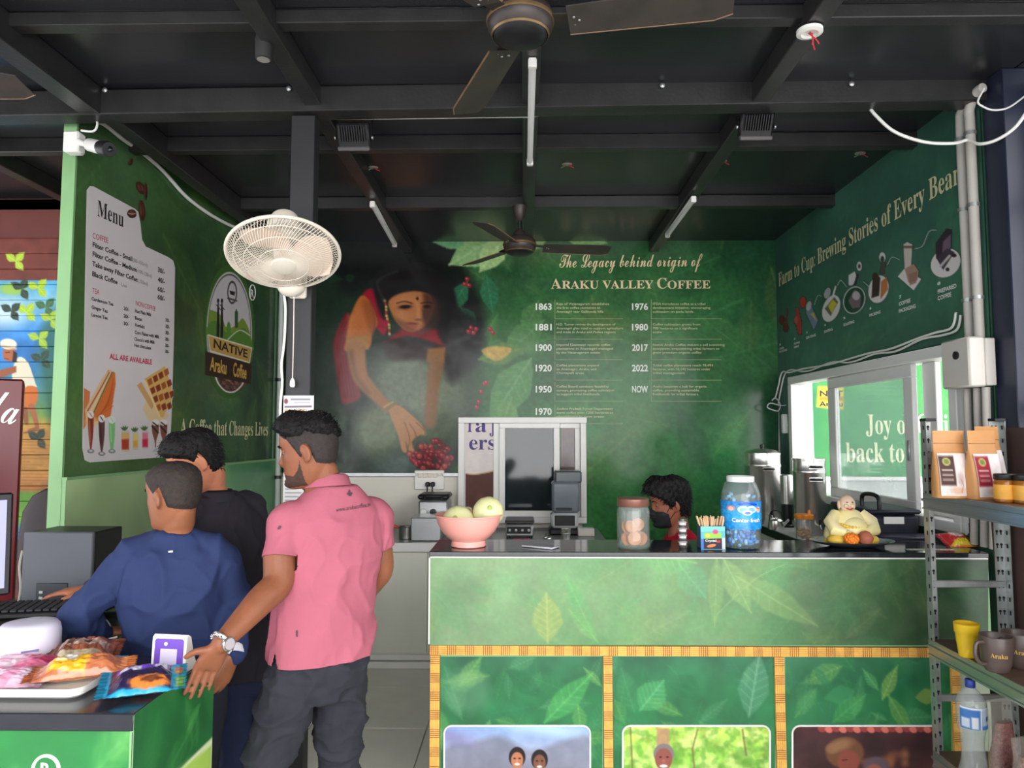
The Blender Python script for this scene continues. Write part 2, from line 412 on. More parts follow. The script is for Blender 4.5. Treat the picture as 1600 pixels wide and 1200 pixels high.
ceiling = struct(obj('ceiling', MB().box(-5, 2.55, -1.2, 5.95, ZC + .012, ZC + .07), M_beam))
bx = [-5, -3.93, -2.93, -1.95, -.955, .03, 1.06, 2.12, 2.55]; by = [-1.2, .2, 1.5, 2.52, 3.15, 3.66, 4.64, 5.95]
for i in range(len(bx) - 1):
    for j in range(len(by) - 1):
        obj('panel', MB().box(bx[i] + .004, bx[i + 1] - .004, by[j] + .004, by[j + 1] - .004, ZC - rnd.uniform(0, .004), ZC + .012, .002), M_ceil, ceiling)
obj('beam', MB().bar((-5, 3.15, 3.075), (2.35, 3.15, 3.135), .1, .115, (0, 0, 1), .004), M_beam, ceiling)
for y, z in ((2.52, 3.115), (3.64, 3.09), (4.62, 3.09), (1.45, 3.1)):
    obj('purlin', MB().box(-5, 2.3, y, y + .06, z, ZC - .003, .003), M_beam, ceiling)
for x in (-3.93, -2.93, -.955, .03, 1.06):
    obj('beam', MB().box(x - .038, x + .038, -1.2, 5.745, 3.075, ZC - .003, .004), M_beam, ceiling)
obj('beam', MB().box(-2.02, -1.92, -1.2, 3.16, 3.045, ZC - .003, .004), M_beam, ceiling)
obj('beam', MB().box(-1.97, -1.89, 3.2, 5.745, 3.05, ZC - .003, .004), M_beam, ceiling)
# bolt heads along the cross beam and the purlins
for k in range(15): obj('bolt_head', MB().lathe([(.012, 0), (.012, -.006), (.004, -.011)], (-1.9 + k * .28, 3.094, 3.15), 8, Matrix.Rotation(-PI / 2, 3, 'X')), M_galv, ceiling) if k % 3 == 0 else None

# ---- back wall with its photographic mural
wall_back = struct(obj('wall_back', MB().box(-2.03, 2.12, 5.765, 5.87, 0, ZC), M_beige))
g = Canvas(436, 362, 1217, 866, 1.7, (30, 66, 42))
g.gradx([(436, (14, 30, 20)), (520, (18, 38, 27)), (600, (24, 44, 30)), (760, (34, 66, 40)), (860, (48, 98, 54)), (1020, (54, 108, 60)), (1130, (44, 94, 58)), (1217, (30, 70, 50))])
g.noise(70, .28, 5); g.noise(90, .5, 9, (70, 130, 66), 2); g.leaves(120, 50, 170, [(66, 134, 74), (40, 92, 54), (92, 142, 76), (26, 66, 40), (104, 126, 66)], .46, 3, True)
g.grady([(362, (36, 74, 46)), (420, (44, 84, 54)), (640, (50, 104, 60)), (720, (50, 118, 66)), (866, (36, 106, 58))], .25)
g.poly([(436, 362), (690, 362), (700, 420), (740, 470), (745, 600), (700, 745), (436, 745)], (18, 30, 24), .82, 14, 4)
g.poly([(560, 366), (700, 366), (730, 420), (756, 480), (750, 560), (700, 590), (680, 470), (600, 440), (540, 460), (520, 420)], (20, 22, 22), .88, 10, 4)
for k in range(26):
    g.leaf(rnd.uniform(440, 560), rnd.uniform(380, 730), rnd.uniform(15, 50), 14, rnd.uniform(0, 6.28), (38, 78, 48), .4, 2)
# big pale leaves above
for (x, y, L, wd, an, c) in ((792, 362, 104, 62, 2.62, (124, 160, 104)), (788, 372, 66, 40, 2.2, (148, 176, 116)), (735, 364, 60, 40, 2.9, (96, 148, 100)), (860, 362, 60, 36, 2.75, (142, 168, 112)), (880, 366, 70, 34, .2, (110, 150, 90)),
                            (842, 470, 60, 34, 2.0, (66, 108, 62)), (850, 500, 90, 46, 2.4, (70, 112, 64)), (830, 560, 120, 60, 2.15, (74, 122, 70)), (815, 545, 70, 36, 2.9, (76, 110, 52)), (800, 620, 70, 40, 1.9, (84, 128, 72)),
                            (760, 430, 60, 30, 1.4, (40, 96, 66)), (730, 440, 60, 30, 2.1, (36, 88, 60)), (720, 480, 44, 26, 1.0, (30, 78, 54)), (905, 650, 90, 50, 2.5, (80, 132, 76))):
    g.leaf(x, y, L, wd, an, tuple(min(255, int(q * 1.12)) for q in c), .95, 1, tuple(min(255, q + 28) for q in c))
g.poly([(752, 548), (770, 541), (800, 545), (783, 562), (768, 562)], (196, 160, 84), .9, 1.5, 3)
# misty basket light and dark gap
g.ell(640, 600, 62, 50, (146, 154, 132), .62, .3, 16); g.ell(592, 672, 36, 40, (150, 160, 122), .6, 0, 12); g.ell(690, 640, 40, 70, (140, 148, 116), .45, .4, 16)
g.poly([(692, 480), (748, 500), (742, 560), (706, 600), (694, 560)], (22, 24, 24), .85, 7, 3)
g.ell(622, 728, 40, 18, (120, 136, 138), .5, 0, 8); g.noise(5, .12, 77)
# sari and blouse
g.poly([(540, 490), (522, 530), (524, 570), (532, 620), (538, 632), (564, 620), (552, 585), (540, 545), (546, 500)], (118, 26, 34), 1, 2, 4)
g.poly([(566, 468), (575, 452), (592, 458), (606, 500), (600, 524), (586, 508)], (146, 24, 44), 1, 2, 4)
g.poly([(600, 536), (632, 526), (662, 530), (696, 542), (700, 520), (664, 512), (640, 505), (620, 520)], (126, 26, 36), 1, 3, 4)
g.poly([(605, 530), (700, 545), (690, 570), (660, 562), (620, 564), (602, 556)], (44, 24, 26), .9, 4, 3)
for k in range(5): g.line([(540 + k * 4, 492 + k * 6), (527 + k * 4, 540), (534 + k * 5, 620)], 1.5, (70, 14, 22), .6, .7, 4)
g.poly([(563, 463), (548, 493), (541, 530), (540, 548), (576, 544), (582, 520), (590, 503), (577, 470)], (172, 96, 44), 1, 1.5, 4)
g.poly([(566, 470), (580, 474), (588, 500), (580, 520), (572, 500)], (124, 62, 28), .6, 4, 3); g.line([(548, 496), (546, 526)], 8, (198, 120, 60), .5, 4)
g.poly([(542, 526), (578, 524), (576, 546), (539, 548)], (158, 112, 56), 1, 1.2); g.line([(578, 470), (586, 500), (582, 522)], 3, (120, 64, 30), .8, 1.5, 4)
g.poly([(668, 545), (696, 542), (694, 566), (666, 566)], (140, 92, 40), .95, 2)
# arms, hands
g.line([(556, 546, 30), (562, 585, 25), (580, 610, 20), (608, 638, 14)], 20, (152, 104, 66), 1, 2.5, 6); g.line([(549, 550, 8), (556, 588, 8), (576, 614, 7)], 8, (108, 72, 44), .6, 3, 5)
g.line([(682, 566, 24), (676, 610, 20), (672, 660, 18)], 20, (132, 92, 58), .95, 3, 5)
g.poly([(608, 640), (622, 633), (645, 650), (662, 668), (665, 680), (656, 680), (644, 690), (648, 706), (640, 708), (634, 690), (636, 706), (628, 704), (622, 680)], (172, 122, 80), 1, 1.2, 4)
for q in ([(640, 662), (650, 680), (646, 700)], [(632, 660), (640, 684), (637, 702)], [(650, 660), (664, 674), (660, 684)]): g.line(q, 1.6, (112, 74, 46), .8, .6, 4)
g.line([(604, 640), (612, 634), (618, 630)], 5, (124, 106, 60), 1, .8); g.line([(600, 636), (614, 628)], 2, (196, 170, 90), .8, .5)
# head: hair, face, features
g.ell(640, 448, 56, 38, (34, 32, 32), 1, .15, 5); g.poly([(585, 440), (610, 425), (660, 420), (704, 440), (716, 500), (700, 540), (684, 520), (680, 470), (640, 452), (608, 466), (602, 500), (590, 480)], (26, 24, 25), 1, 3, 4)
g.poly([(607, 472), (622, 460), (650, 455), (672, 462), (678, 480), (672, 498), (664, 510), (652, 517), (636, 517), (622, 506), (612, 490)], (168, 106, 64), 1, 1.5, 5)
g.poly([(660, 458), (678, 466), (680, 486), (672, 500), (664, 506), (660, 490), (664, 474)], (100, 58, 40), .75, 4, 4)
g.poly([(612, 492), (622, 506), (636, 517), (652, 517), (640, 508), (624, 498)], (104, 62, 42), .7, 3, 4)
g.poly([(664, 458), (684, 470), (686, 500), (668, 520), (652, 520), (662, 508), (658, 490), (662, 474)], (58, 34, 28), .7, 4, 4); g.ell(630, 470, 14, 8, (196, 132, 84), .5, -.2, 5); g.ell(633, 480, 11, 4.4, (96, 56, 38), .7, -.08, 2)
g.ell(633, 479.5, 9, 2.8, (28, 18, 16), 1, -.08, .7); g.line([(620, 474), (632, 471), (644, 474)], 2, (46, 28, 22), .9, .6, 4); g.line([(658, 474), (668, 472), (676, 474)], 2, (40, 24, 20), .8, .6, 4); g.ell(667, 479, 6, 2.4, (30, 20, 18), .95, 0, .7)
g.line([(650, 470, 4), (655, 488, 7), (654, 497, 9)], 6, (190, 128, 84), .55, 2.2, 4); g.ell(654, 499.5, 6, 1.8, (96, 52, 38), .7, 0, .9)
g.ell(644, 505.6, 9.5, 2.2, (112, 52, 46), .9, .06, .8); g.ell(645, 510, 7.5, 2.4, (150, 74, 62), .85, .04, .9); g.ell(652, 466.5, 2, 2.4, (30, 14, 14), 1); g.ell(626, 492, 9, 8, (190, 126, 80), .5, 0, 4)
for k in range(12): g.ell(601 + k * .75 + math.sin(k) * .8, 470 + k * 4.7, 1.9, 2.2, [(196, 160, 80), (160, 44, 40), (214, 180, 110)][k % 3], .95, 0, .5)
g.line([(600, 470), (590, 440), (620, 424)], 4, (60, 60, 60), .5, 2, 4)
# cherries
for k in range(64):
    a, q = rnd.uniform(0, 6.28), math.sqrt(rnd.random()); x, y = 672 + 33 * q * math.cos(a), 714 + 26 * q * math.sin(a); c = rnd.choice([(126, 24, 38), (150, 34, 48), (104, 18, 30), (168, 62, 58)])
    g.ell(x, y, 5, 5, (54, 12, 20), .9); g.ell(x - .4, y - .4, 4.3, 4.3, c, 1, 0, .8); g.ell(x - 1.4, y - 1.6, 1.3, 1.1, (216, 150, 140), .7, 0, .5)
for (x, y) in ((730, 436), (726, 444), (733, 446), (736, 512), (740, 520), (732, 518), (744, 514), (766, 514), (770, 520), (752, 612), (757, 600), (745, 636), (748, 628), (760, 598)):
    g.ell(x, y, 3.4, 3.4, (150, 30, 44), 1, 0, .5); g.ell(x - 1, y - 1, 1, 1, (226, 170, 160), .8)
g.noise(3, .05, 8)
mk = np.ones((g.h, g.w), bool); mk[np.ix_(g.Y > 741, g.X < 912)] = False
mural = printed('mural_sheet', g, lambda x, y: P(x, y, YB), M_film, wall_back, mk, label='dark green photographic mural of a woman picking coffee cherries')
t = MB(); t.fit('The Legacy behind origin of', P(874, 418, YB), P(1098, 416, YB), 21 * YB / F, NF, 'script')
for s, x0, x1, h in (('A', 861, 877, 15.5), ('RAKU VALLEY', 878, 1021, 12.5), ('C', 1027, 1042, 16.5), ('OFFEE', 1043, 1110, 12.5)):
    t.fit(s, P(x0, 451, YB), P(x1, 450.6, YB), h * YB / F, NF, 'serif')
obj('lettering', t, M_txtp, wall_back, 0, 'pale gold heading')
t = MB(); t2 = MB(); sc = YB / F
L_ = [('1863', 484, ['Raja of Vizianagaram establishes', 'the first coffee plantation at', 'Anantagiri near Galikonda hills'], (82, 68, 73)), ('1881', 516, ['H.D. Turner revives the development of', 'Anantagiri ghat road to support agriculture', 'and trade in Araku and Padwa regions'], (92, 104, 92)),
      ('1900', 548, ['Imperial Gazetteer records coffee', 'plantations in Anantagiri managed', 'by the Vizianagaram estate'], (84, 88, 68)), ('1920', 580, ['Coffee plantations expand', 'to Anantagiri, Araku, and', 'Chintapalli areas'], (66, 62, 43)),
      ('1950', 613, ['Coffee Board conducts feasibility', 'surveys, promoting coffee cultivation', 'to support tribal livelihoods'], (82, 90, 67)), ('1970', 648, ['Andhra Pradesh Forest Department', 'starts coffee over 1200 hectares as', 'plantations in new areas'], (88, 88, 74))]
R_ = [('1976', 484, ['ITDA introduces coffee as a tribal', 'development initiative, encouraging', 'cultivation on podu lands'], (82, 90, 63)), ('1980', 516, ['Coffee cultivation grows from', '700 hectares to a significant', 'scale'], (74, 70, 14)), ('2017', 548, ['Native Araku Coffee makers a self sustaining', 'ecosystem, empowering tribal farmers to', 'grow premium organic coffee'], (112, 104, 76)),
      ('2022', 580, ['Tribal coffee plantations reach 78,494', 'hectares, with 14,142 hectares under', 'tribal management'], (94, 90, 50)), ('NOW', 613, ['Araku becomes a hub for organic', 'coffee, providing sustainable', 'livelihoods for tribal farmers'], (84, 72, 71))]
for col, xa in ((L_, 837), (R_, 987.5)):
    for yr, y, ls, ws in col:
        t.fit(yr, P(xa, y, YB), P(xa + 25, y, YB), 10.5 * sc, NF, 'bold')
        for k, (q, wd) in enumerate(zip(ls, ws)):
            t2.fit(q, P(xa + 32.5, y - 7.5 + k * 6, YB), P(xa + 32.5 + wd, y - 7.5 + k * 6, YB), 3.5 * sc, NF)
        for a, b in (((xa + 30, y - 16), (xa + 30, y + 14)), ((xa + 30, y + 14), (xa + (136 if col is L_ else 140), y + 14))):
            a, b = P(a[0], a[1], YB - .002), P(b[0], b[1], YB - .002); t2.bar(a, b, .0016, .001, (0, -1, 0))
obj('lettering', t, M_txtw, wall_back, 0, 'bold white years'); obj('lettering', t2, M_txtc, wall_back, 0, 'small pale timeline text')
a, b = P(490, 741, 5.74), P(718, 742, 5.74)
struct(obj('trim_1', MB().box(-1.96, b.x, 5.735, 5.765, a.z - .018, a.z + .014, .003), M_alu))

# ---- window in the back wall: white sliding frame, a sign showing through the left pane
def px_rect(mb, x0, y0, x1, y1, Y, th, b=.003):
    a, c = P(x0, y0, Y), P(x1, y1, Y); return mb.box(min(a.x, c.x), max(a.x, c.x), Y, Y + th, min(a.z, c.z), max(a.z, c.z), b)
W1 = struct(obj('window_1', px_rect(px_rect(px_rect(px_rect(MB(), 716, 652, 917, 661, 5.68, .08), 716, 808, 917, 818, 5.68, .08), 716, 661, 725, 808, 5.68, .08), 907, 661, 917, 808, 5.68, .08), M_white))
sash = MB(); px_rect(sash, 780, 661, 875, 669, 5.7, .03); px_rect(sash, 780, 798, 875, 808, 5.7, .03); px_rect(sash, 780, 669, 789, 798, 5.7, .03); px_rect(sash, 865, 669, 875, 798, 5.7, .03); obj('sash', sash, M_white, W1)
sash = MB(); px_rect(sash, 875, 661, 907, 669, 5.725, .03); px_rect(sash, 875, 798, 907, 808, 5.725, .03); px_rect(sash, 898, 669, 907, 798, 5.725, .03); px_rect(sash, 771, 661, 780, 808, 5.725, .03); px_rect(sash, 725, 661, 727, 808, 5.725, .03); obj('sash', sash, M_white, W1)
M_pane = mat('dark_tinted_glass', (34, 42, 46), .07, 0, .3, 3, 0, 8, .6); M_pane2 = mat('brown_tinted_glass', (92, 76, 74), .12, 0, .25, 5)
obj('pane', px_rect(MB(), 789, 669, 865, 798, 5.715, .006, 0), M_pane, W1); obj('pane', px_rect(MB(), 876, 669, 898, 798, 5.74, .006, 0), M_pane2, W1)
cv = Canvas(725, 660, 781, 810, 1.5, (222, 212, 208)); cv.poly([(725, 740), (740, 742), (760, 739), (781, 734), (781, 810), (725, 810)], (86, 46, 36), 1, .4); cv.line([(725, 739), (742, 741), (760, 738), (781, 733)], 1.6, (206, 170, 110), .8, .5, 4)
cv.ell(731, 796, 7, 4, (226, 214, 200), 1); cv.ell(731, 797, 4, 2.4, (86, 46, 36), 1); cv.ell(750, 778, 6, 8, (110, 64, 46), .6, 0, 2); cv.noise(10, .05, 4)
obj('pane', px_rect(MB(), 725, 661, 772, 808, 5.738, .006, 0), M_pane2, W1)
printed('sign_sheet', cv, lambda x, y: P(x, y, 5.737), M_flat, W1, label='white and brown printed sign seen in the left pane')
t = MB(); N_ = NF
t.fit('T', P(728, 675, 5.736), P(740, 675, 5.736), 23 * sc, N_, 'serif'); t.fit('a', P(743, 675, 5.736), P(760, 675, 5.736), 23 * sc, N_, 'serif'); t.fit('j', P(765, 675, 5.736), P(772, 675, 5.736), 23 * sc, N_, 'serif'); t.fit('ers', P(733, 702.5, 5.736), P(774, 702.5, 5.736), 22 * sc, N_, 'serif')
obj('lettering', t, mat('violet_print', (62, 42, 120), .5), W1, 0)

# ---- right wall, with a hole for the serving window
wy0, wy1, wz0, wz1 = 3.36, 5.47, 1.13, 2.02
wr = MB()
for q in ((3.14, wy0, 0, ZC), (wy1, 5.765, 0, ZC), (wy0, wy1, 0, wz0), (wy0, wy1, wz1, ZC)): wr.box(XR + .006, XR + .075, q[0], q[1], q[2], q[3])
wall_right = struct(obj('wall_right', wr, mat('dark_green_board', (40, 72, 58), .5)))
g = Canvas(3.14, 0, 5.75, ZC, .018, (60, 104, 88)); g.noise(.7, .3, 21); g.leaves(60, .3, .9, [(66, 120, 90), (54, 98, 84), (80, 128, 92), (46, 84, 72)], .3, 5, True); g.noise(.03, .08, 6)
yy, zz = np.meshgrid(g.X, ZC - g.Y); mk = ~((yy > wy0 - .005) & (yy < wy1 + .005) & (zz > wz0 - .005) & (zz < wz1 + .005))
mkq = mk.copy(); mkq[:-1, :-1] = mk[:-1, :-1] & mk[1:, :-1] & mk[1:, 1:] & mk[:-1, 1:]
def rwpos(x, y): return V(XR, x, ZC - y)
h_, w_ = g.h, g.w
m2 = np.zeros_like(mk); core = mk & np.roll(mk, -1, 0) & np.roll(mk, -1, 1); m2[:-1, :-1] = core[:-1, :-1]
mm = mk.copy()
printed('wall_film', g, rwpos, M_film2, wall_right, mm & core, label='dark bluish green printed film')
NR = V(-1, 0, 0)
def rw(px, py): return hit(px, py, PLR)
def rwt(mb, s, x0, y0, x1, y1, h, sty='sans'):
    """baseline seen from (x0, y0) to (x1, y1); cap height h px at its left end"""
    A, B = rw(x0, y0), rw(x1, y1); z = (A.z + B.z) / 2; hh = abs(rw(x0, y0 - h).z - A.z); A.z = z if abs(A.z - B.z) < .1 else A.z; B.z = A.z; return mb.fit(s, A, B, hh, NR, sty)
t = MB(); rwt(t, 'Farm to Cup: Brewing Stories of Every Bean', 1217, 448, 1503, 284, 21, 'serif'); obj('lettering', t, M_txtc, wall_right, 0, 'cream headline lettering')
t = MB()
for s, x0, y0, x1, h in (('8', 1465, 446, 1470, 5), ('PREPARED', 1465.5, 459, 1495, 6.5), ('COFFEE', 1465.5, 469.5, 1487, 6.5), ('7', 1405, 467, 1409, 5), ('COFFEE', 1405, 478, 1423, 6), ('PACKAGING', 1405, 489, 1431, 6), ('6', 1359, 484, 1362, 4), ('PACKING', 1359, 495, 1376, 4.5),
                         ('5', 1318, 499, 1321, 3.5), ('ROASTING', 1318.5, 510, 1335, 4.5), ('4', 1288, 510, 1290.5, 3.5), ('SORTING', 1288, 520.5, 1301, 4), ('3', 1260, 521, 1262, 3), ('DRYING', 1260, 530, 1275, 4), ('2', 1241, 531, 1243, 3), ('PULPING', 1241, 539, 1250, 3.5), ('FERMENT', 1241, 544.5, 1249, 3.5), ('1', 1218.5, 540, 1220, 3), ('COFFEE', 1218, 547, 1225, 3.2), ('PLUCKING', 1218, 551.5, 1230, 3.2)):
    sl = (y0 - 676) / (x0 - 819); rwt(t, s, x0, y0, x1, y0 + sl * (x1 - x0), h, 'bold')
obj('lettering', t, M_txtw, wall_right, 0, 'small white step captions')
g = Canvas(1212, 352, 1506, 560, 1.25, (38, 76, 60)); g.m[:] = False; WH = (222, 216, 214)
g.ell(1478, 411, 25, 21, WH, 1, -.7); g.poly([(1463, 380), (1480, 357), (1488, 360), (1487, 388), (1476, 412), (1463, 404)], (58, 44, 56), 1); g.poly([(1474, 378), (1486, 366), (1486, 386), (1472, 402)], (116, 96, 112), 1); g.poly([(1464, 404), (1480, 388), (1492, 394), (1474, 422)], (70, 60, 72), 1); g.line([(1470, 416), (1484, 400)], 4, (200, 190, 190), 1); g.ell(1491, 399, 4, 3, (60, 40, 44), 1); g.ell(1481, 421, 3, 3, (60, 40, 44), 1)
g.poly([(1403, 432), (1413, 420), (1440, 436), (1428, 454)], WH, 1); g.poly([(1412, 382), (1418, 378), (1426, 382), (1424, 420), (1414, 424)], (206, 196, 186), 1); g.poly([(1414, 420), (1428, 412), (1436, 424), (1434, 438), (1420, 442)], (172, 138, 120), 1); g.line([(1413, 386), (1425, 386)], 4, (120, 100, 90), 1); g.poly([(1420, 428), (1434, 424), (1432, 442), (1422, 446)], (150, 110, 100), .8)
g.ell(1373, 452, 15.5, 22, WH, 1, .25); g.poly([(1364, 430), (1368, 426), (1376, 434), (1374, 462), (1362, 466)], (66, 44, 44), 1); g.poly([(1377, 440), (1386, 432), (1388, 452), (1376, 468)], (190, 120, 70), 1); g.ell(1379, 402, 5, 8, WH, 1); g.ell(1379, 405, 3, 5, (38, 76, 60), 1); g.line([(1380, 412), (1379, 425)], 7, (84, 72, 70), 1)
g.ell(1335, 469, 17, 22, WH, 1, .3); g.ell(1335, 469, 15.4, 20.3, (38, 76, 60), 1, .3); g.poly([(1326, 470), (1336, 452), (1346, 462), (1344, 480), (1332, 482)], (124, 104, 108), 1); g.ell(1338, 462, 6, 7, (190, 180, 184), 1); g.poly([(1326, 430), (1336, 424), (1340, 436), (1332, 446), (1326, 446)], WH, 1); g.ell(1343, 416, 4, 7.5, WH, 1); g.ell(1343, 416, 2, 3.5, (70, 50, 60), 1); g.line([(1336, 444), (1340, 430)], 3, (50, 44, 50), 1)
g.ell(1299, 482, 13, 22, WH, 1, .35); g.poly([(1289, 482), (1304, 464), (1310, 472), (1298, 494)], (104, 100, 84), 1); g.poly([(1294, 478), (1302, 468), (1308, 474), (1300, 490)], (204, 190, 60), 1); g.ell(1293, 458, 5, 9, (176, 176, 180), 1, .3); g.line([(1302, 462), (1306, 448)], 3, WH, 1)
g.poly([(1259, 488), (1268, 478), (1279, 500), (1272, 516)], (122, 136, 160), 1); g.poly([(1266, 490), (1272, 488), (1276, 502)], (198, 180, 80), 1); g.ell(1255, 472, 5, 9, (186, 60, 50), 1); g.ell(1264, 478, 4, 8, WH, .8, .3)
g.line([(1246, 482, 4), (1248, 504, 9), (1250, 520, 6)], 6, (178, 60, 56), 1); g.ell(1244, 500, 3, 6, (196, 96, 80), 1); g.ell(1222, 500, 4, 7, (120, 40, 44), 1); g.ell(1228, 512, 4, 7, (110, 44, 40), 1); g.line([(1230, 484), (1229, 506)], 2, (150, 60, 50), .9)
for q in ([(1429, 389), (1442, 384), (1452, 362), (1464, 360)], [(1387, 414), (1394, 402), (1406, 406)], [(1309, 446), (1314, 438), (1323, 448)], [(1273, 476), (1278, 462), (1284, 463)], [(1349, 440), (1356, 446), (1360, 450)]): g.line(q, 1.5, (190, 206, 196), .9, .4, 6)
printed('illustration_print', g, lambda x, y: rw(x, y) + NR * .0014, M_flat, wall_right, g.m, label='row of small printed pictures from cherry to cup')

# serving window in the right wall
def wbox(mb, y0, y1, z0, z1, x0=XR - .03, x1=XR + .09, b=.004): return mb.box(x0, x1, y0, y1, z0, z1, b)
f = MB(); wbox(f, wy0, wy1, wz1 - .055, wz1 + .004); wbox(f, wy0, wy1, wz0 - .004, wz0 + .05); wbox(f, wy1 - .06, wy1 + .004, wz0 + .05, wz1 - .055); wbox(f, wy0 - .004, wy0 + .06, wz0 + .05, wz1 - .055)
W2 = struct(obj('window_2', f, M_white))
ya, yb = (XR * F / (1290 - 819)), (XR * F / (1420 - 819)); zi0, zi1 = wz0 + .05, wz1 - .055
s = MB(); wbox(s, yb, ya, zi1 - .07, zi1, XR + .0, XR + .03); wbox(s, yb, ya, zi0, zi0 + .06, XR + .0, XR + .03); wbox(s, ya - .11, ya, zi0 + .06, zi1 - .07, XR + .0, XR + .03); wbox(s, yb, yb + .09, zi0 + .06, zi1 - .07, XR + .0, XR + .03)
obj('sash', s, M_white, W2)
obj('pane', wbox(MB(), yb + .09, ya - .11, zi0 + .06, zi1 - .07, XR + .012, XR + .017, 0), panemat('hazy_pane', (204, 228, 224), .36), W2)
s = MB(); wbox(s, yb - .14, yb - .02, zi0, zi1, XR + .045, XR + .075); wbox(s, wy0 + .06, yb - .14, zi0, zi0 + .05, XR + .045, XR + .075); obj('sash', s, M_white, W2)
obj('latch', MB().box(XR - .012, XR + .0, yb + .03, yb + .05, 1.45, 1.56, .003), M_galv, W2)

# ---- left wall of the stall with its raised lower panel
def lw(px, py): return hit(px, py, PLL)
def lpos(sv, z, off=0): return LA + LD * sv + LN * off + V(0, 0, z)
LL = (LB - LA).length
wl = MB().slab([lpos(0, 0, -.004), lpos(LL, 0, -.004), lpos(LL, ZC, -.004), lpos(0, ZC, -.004)], LN, .05)
wall_left = struct(obj('wall_left', wl, M_lgreen))
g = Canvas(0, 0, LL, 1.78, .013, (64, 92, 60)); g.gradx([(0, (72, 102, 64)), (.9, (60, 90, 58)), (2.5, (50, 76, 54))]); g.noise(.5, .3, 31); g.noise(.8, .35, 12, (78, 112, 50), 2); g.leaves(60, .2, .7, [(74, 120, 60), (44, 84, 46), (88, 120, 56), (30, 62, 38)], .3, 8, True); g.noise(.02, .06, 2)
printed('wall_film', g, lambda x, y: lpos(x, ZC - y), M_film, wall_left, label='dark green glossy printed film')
struct(obj('trim_2', MB().slab([lpos(-.012, 0, .004), lpos(-.012, ZC, .004), lpos(-.012, ZC, -.06), lpos(-.012, 0, -.06)], -LD, .013), M_lgreen))
zl = 1.6 - 62 / F * 3.9
g = Canvas(-.01, 0, LL - .02, zl, .016, (120, 158, 104)); g.gradx([(0, (168, 194, 140)), (.6, (156, 184, 132)), (1.0, (140, 174, 124)), (1.6, (84, 146, 96)), (2.5, (58, 118, 76))]); g.noise(.3, .16, 44); g.leaves(40, .2, .6, [(170, 194, 130), (120, 168, 116), (110, 160, 110)], .25, 18, True)
g.poly([(.75, .34), (1.05, .18), (1.4, .2), (1.5, .8), (.9, .7)], (84, 150, 100), .5, .05, 4)
pl = struct(obj('trim_3', MB().slab([lpos(-.01, 0, .024), lpos(LL - .02, 0, .024), lpos(LL - .02, zl, .024), lpos(-.01, zl, .024)], LN, .027), M_lgreen))
printed('panel_film', g, lambda x, y: lpos(x, zl - y, .0255), M_film2, pl, label='pale green printed film')
obj('edge_strip', MB().slab([lpos(-.012, zl, .03), lpos(LL - .02, zl, .03), lpos(LL - .02, zl + .014, .03), lpos(-.012, zl + .014, .03)], LN, .03), M_lgreen, pl)

# menu sheet, food pictures and lettering on the left wall
sheet = [(135, 296), (139, 291), (145, 291), (212, 326), (217, 333), (221, 372), (226, 384), (262, 401), (270, 407), (273, 416), (271, 520), (268, 640), (264, 707), (260, 713), (139, 722), (132, 719), (128, 710), (130, 600), (133, 420)]
sheet = [(128.5, 700), (130, 600), (132.5, 450), (135.5, 297), (140, 291), (146, 291.5), (210, 326), (215.5, 331), (219, 350), (221.5, 374), (227, 385), (262, 401.5), (270, 407), (273, 418), (271.5, 520), (268, 640), (265, 706), (260, 714), (140, 722.5), (132, 719)]
menu = obj('menu_sheet', MB().slab([lw(*q) + LN * .002 for q in sheet], LN, .0015), mat('white_menu_sheet', (216, 208, 208), .4, 0, .02), wall_left, 0, 'white menu sheet with rounded corners')
lf = lambda q: lw(*q)
def lwt(mb, s, x0, y0, x1, y1, h, sty='sans', off=.0035):
    A, B = lw(x0, y0), lw(x1, y1); hh = abs(lw(x0, y0 - h).z - A.z); return mb.fit(s, A, B, hh, LN, sty, off)
k_, gr_, rd = MB(), MB(), MB()
lwt(k_, 'Menu', 151, 337, 192, 355, 25, 'serif')
for s, x0, y0, x1, y1, h in (('Filter Coffee - Small', 143.6, 385.5, 205.6, 408, 8), ('Filter Coffee - Medium', 143.6, 400, 212.6, 425, 8), ('Take away Filter Coffee', 143, 415, 214, 440.5, 8), ('Black Coffee', 143, 431, 182.4, 444.5, 8)): lwt(k_, s, x0, y0, x1, y1, h, 'bold')
for s, x0, y0, x1, y1 in (('30/-', 245.6, 424.5, 256.5, 429), ('40/-', 245.6, 440, 256.5, 444), ('60/-', 245.3, 454.5, 256.5, 458.5), ('60/-', 245.3, 467, 256.5, 471)): lwt(k_, s, x0, y0, x1, y1, 8, 'bold')
for s, x0, y0, x1, y1 in (('Cardamom Tea', 142, 469, 176, 478), ('Ginger Tea', 142, 482, 167, 489), ('Lemon Tea', 142, 494, 167, 499.5), ('20/-', 192, 484, 201, 486.5), ('20/-', 192, 496, 201, 498), ('20/-', 192, 507.5, 201, 509.5), ('Hot Plain Milk', 210, 488, 235.6, 494.5), ('Boost', 210, 499, 221, 502), ('Horlicks', 210, 510, 225, 513.5),
                          ('Corn Flakes with Milk', 209.5, 521.5, 248, 529), ("Choco's with Milk", 209, 532, 241, 537.5), ('Hot chocolate', 209, 541.5, 235, 546.5), ('30/-', 257.5, 502, 264, 503.8), ('30/-', 257.5, 512, 264, 513.8), ('30/-', 257.4, 522, 264, 523.6), ('30/-', 257, 532, 263.6, 533.6), ('30/-', 257, 542, 263.6, 543.4), ('30/-', 257, 551.5, 263.5, 552.6)): lwt(k_, s, x0, y0, x1, y1, 5.6, 'bold')
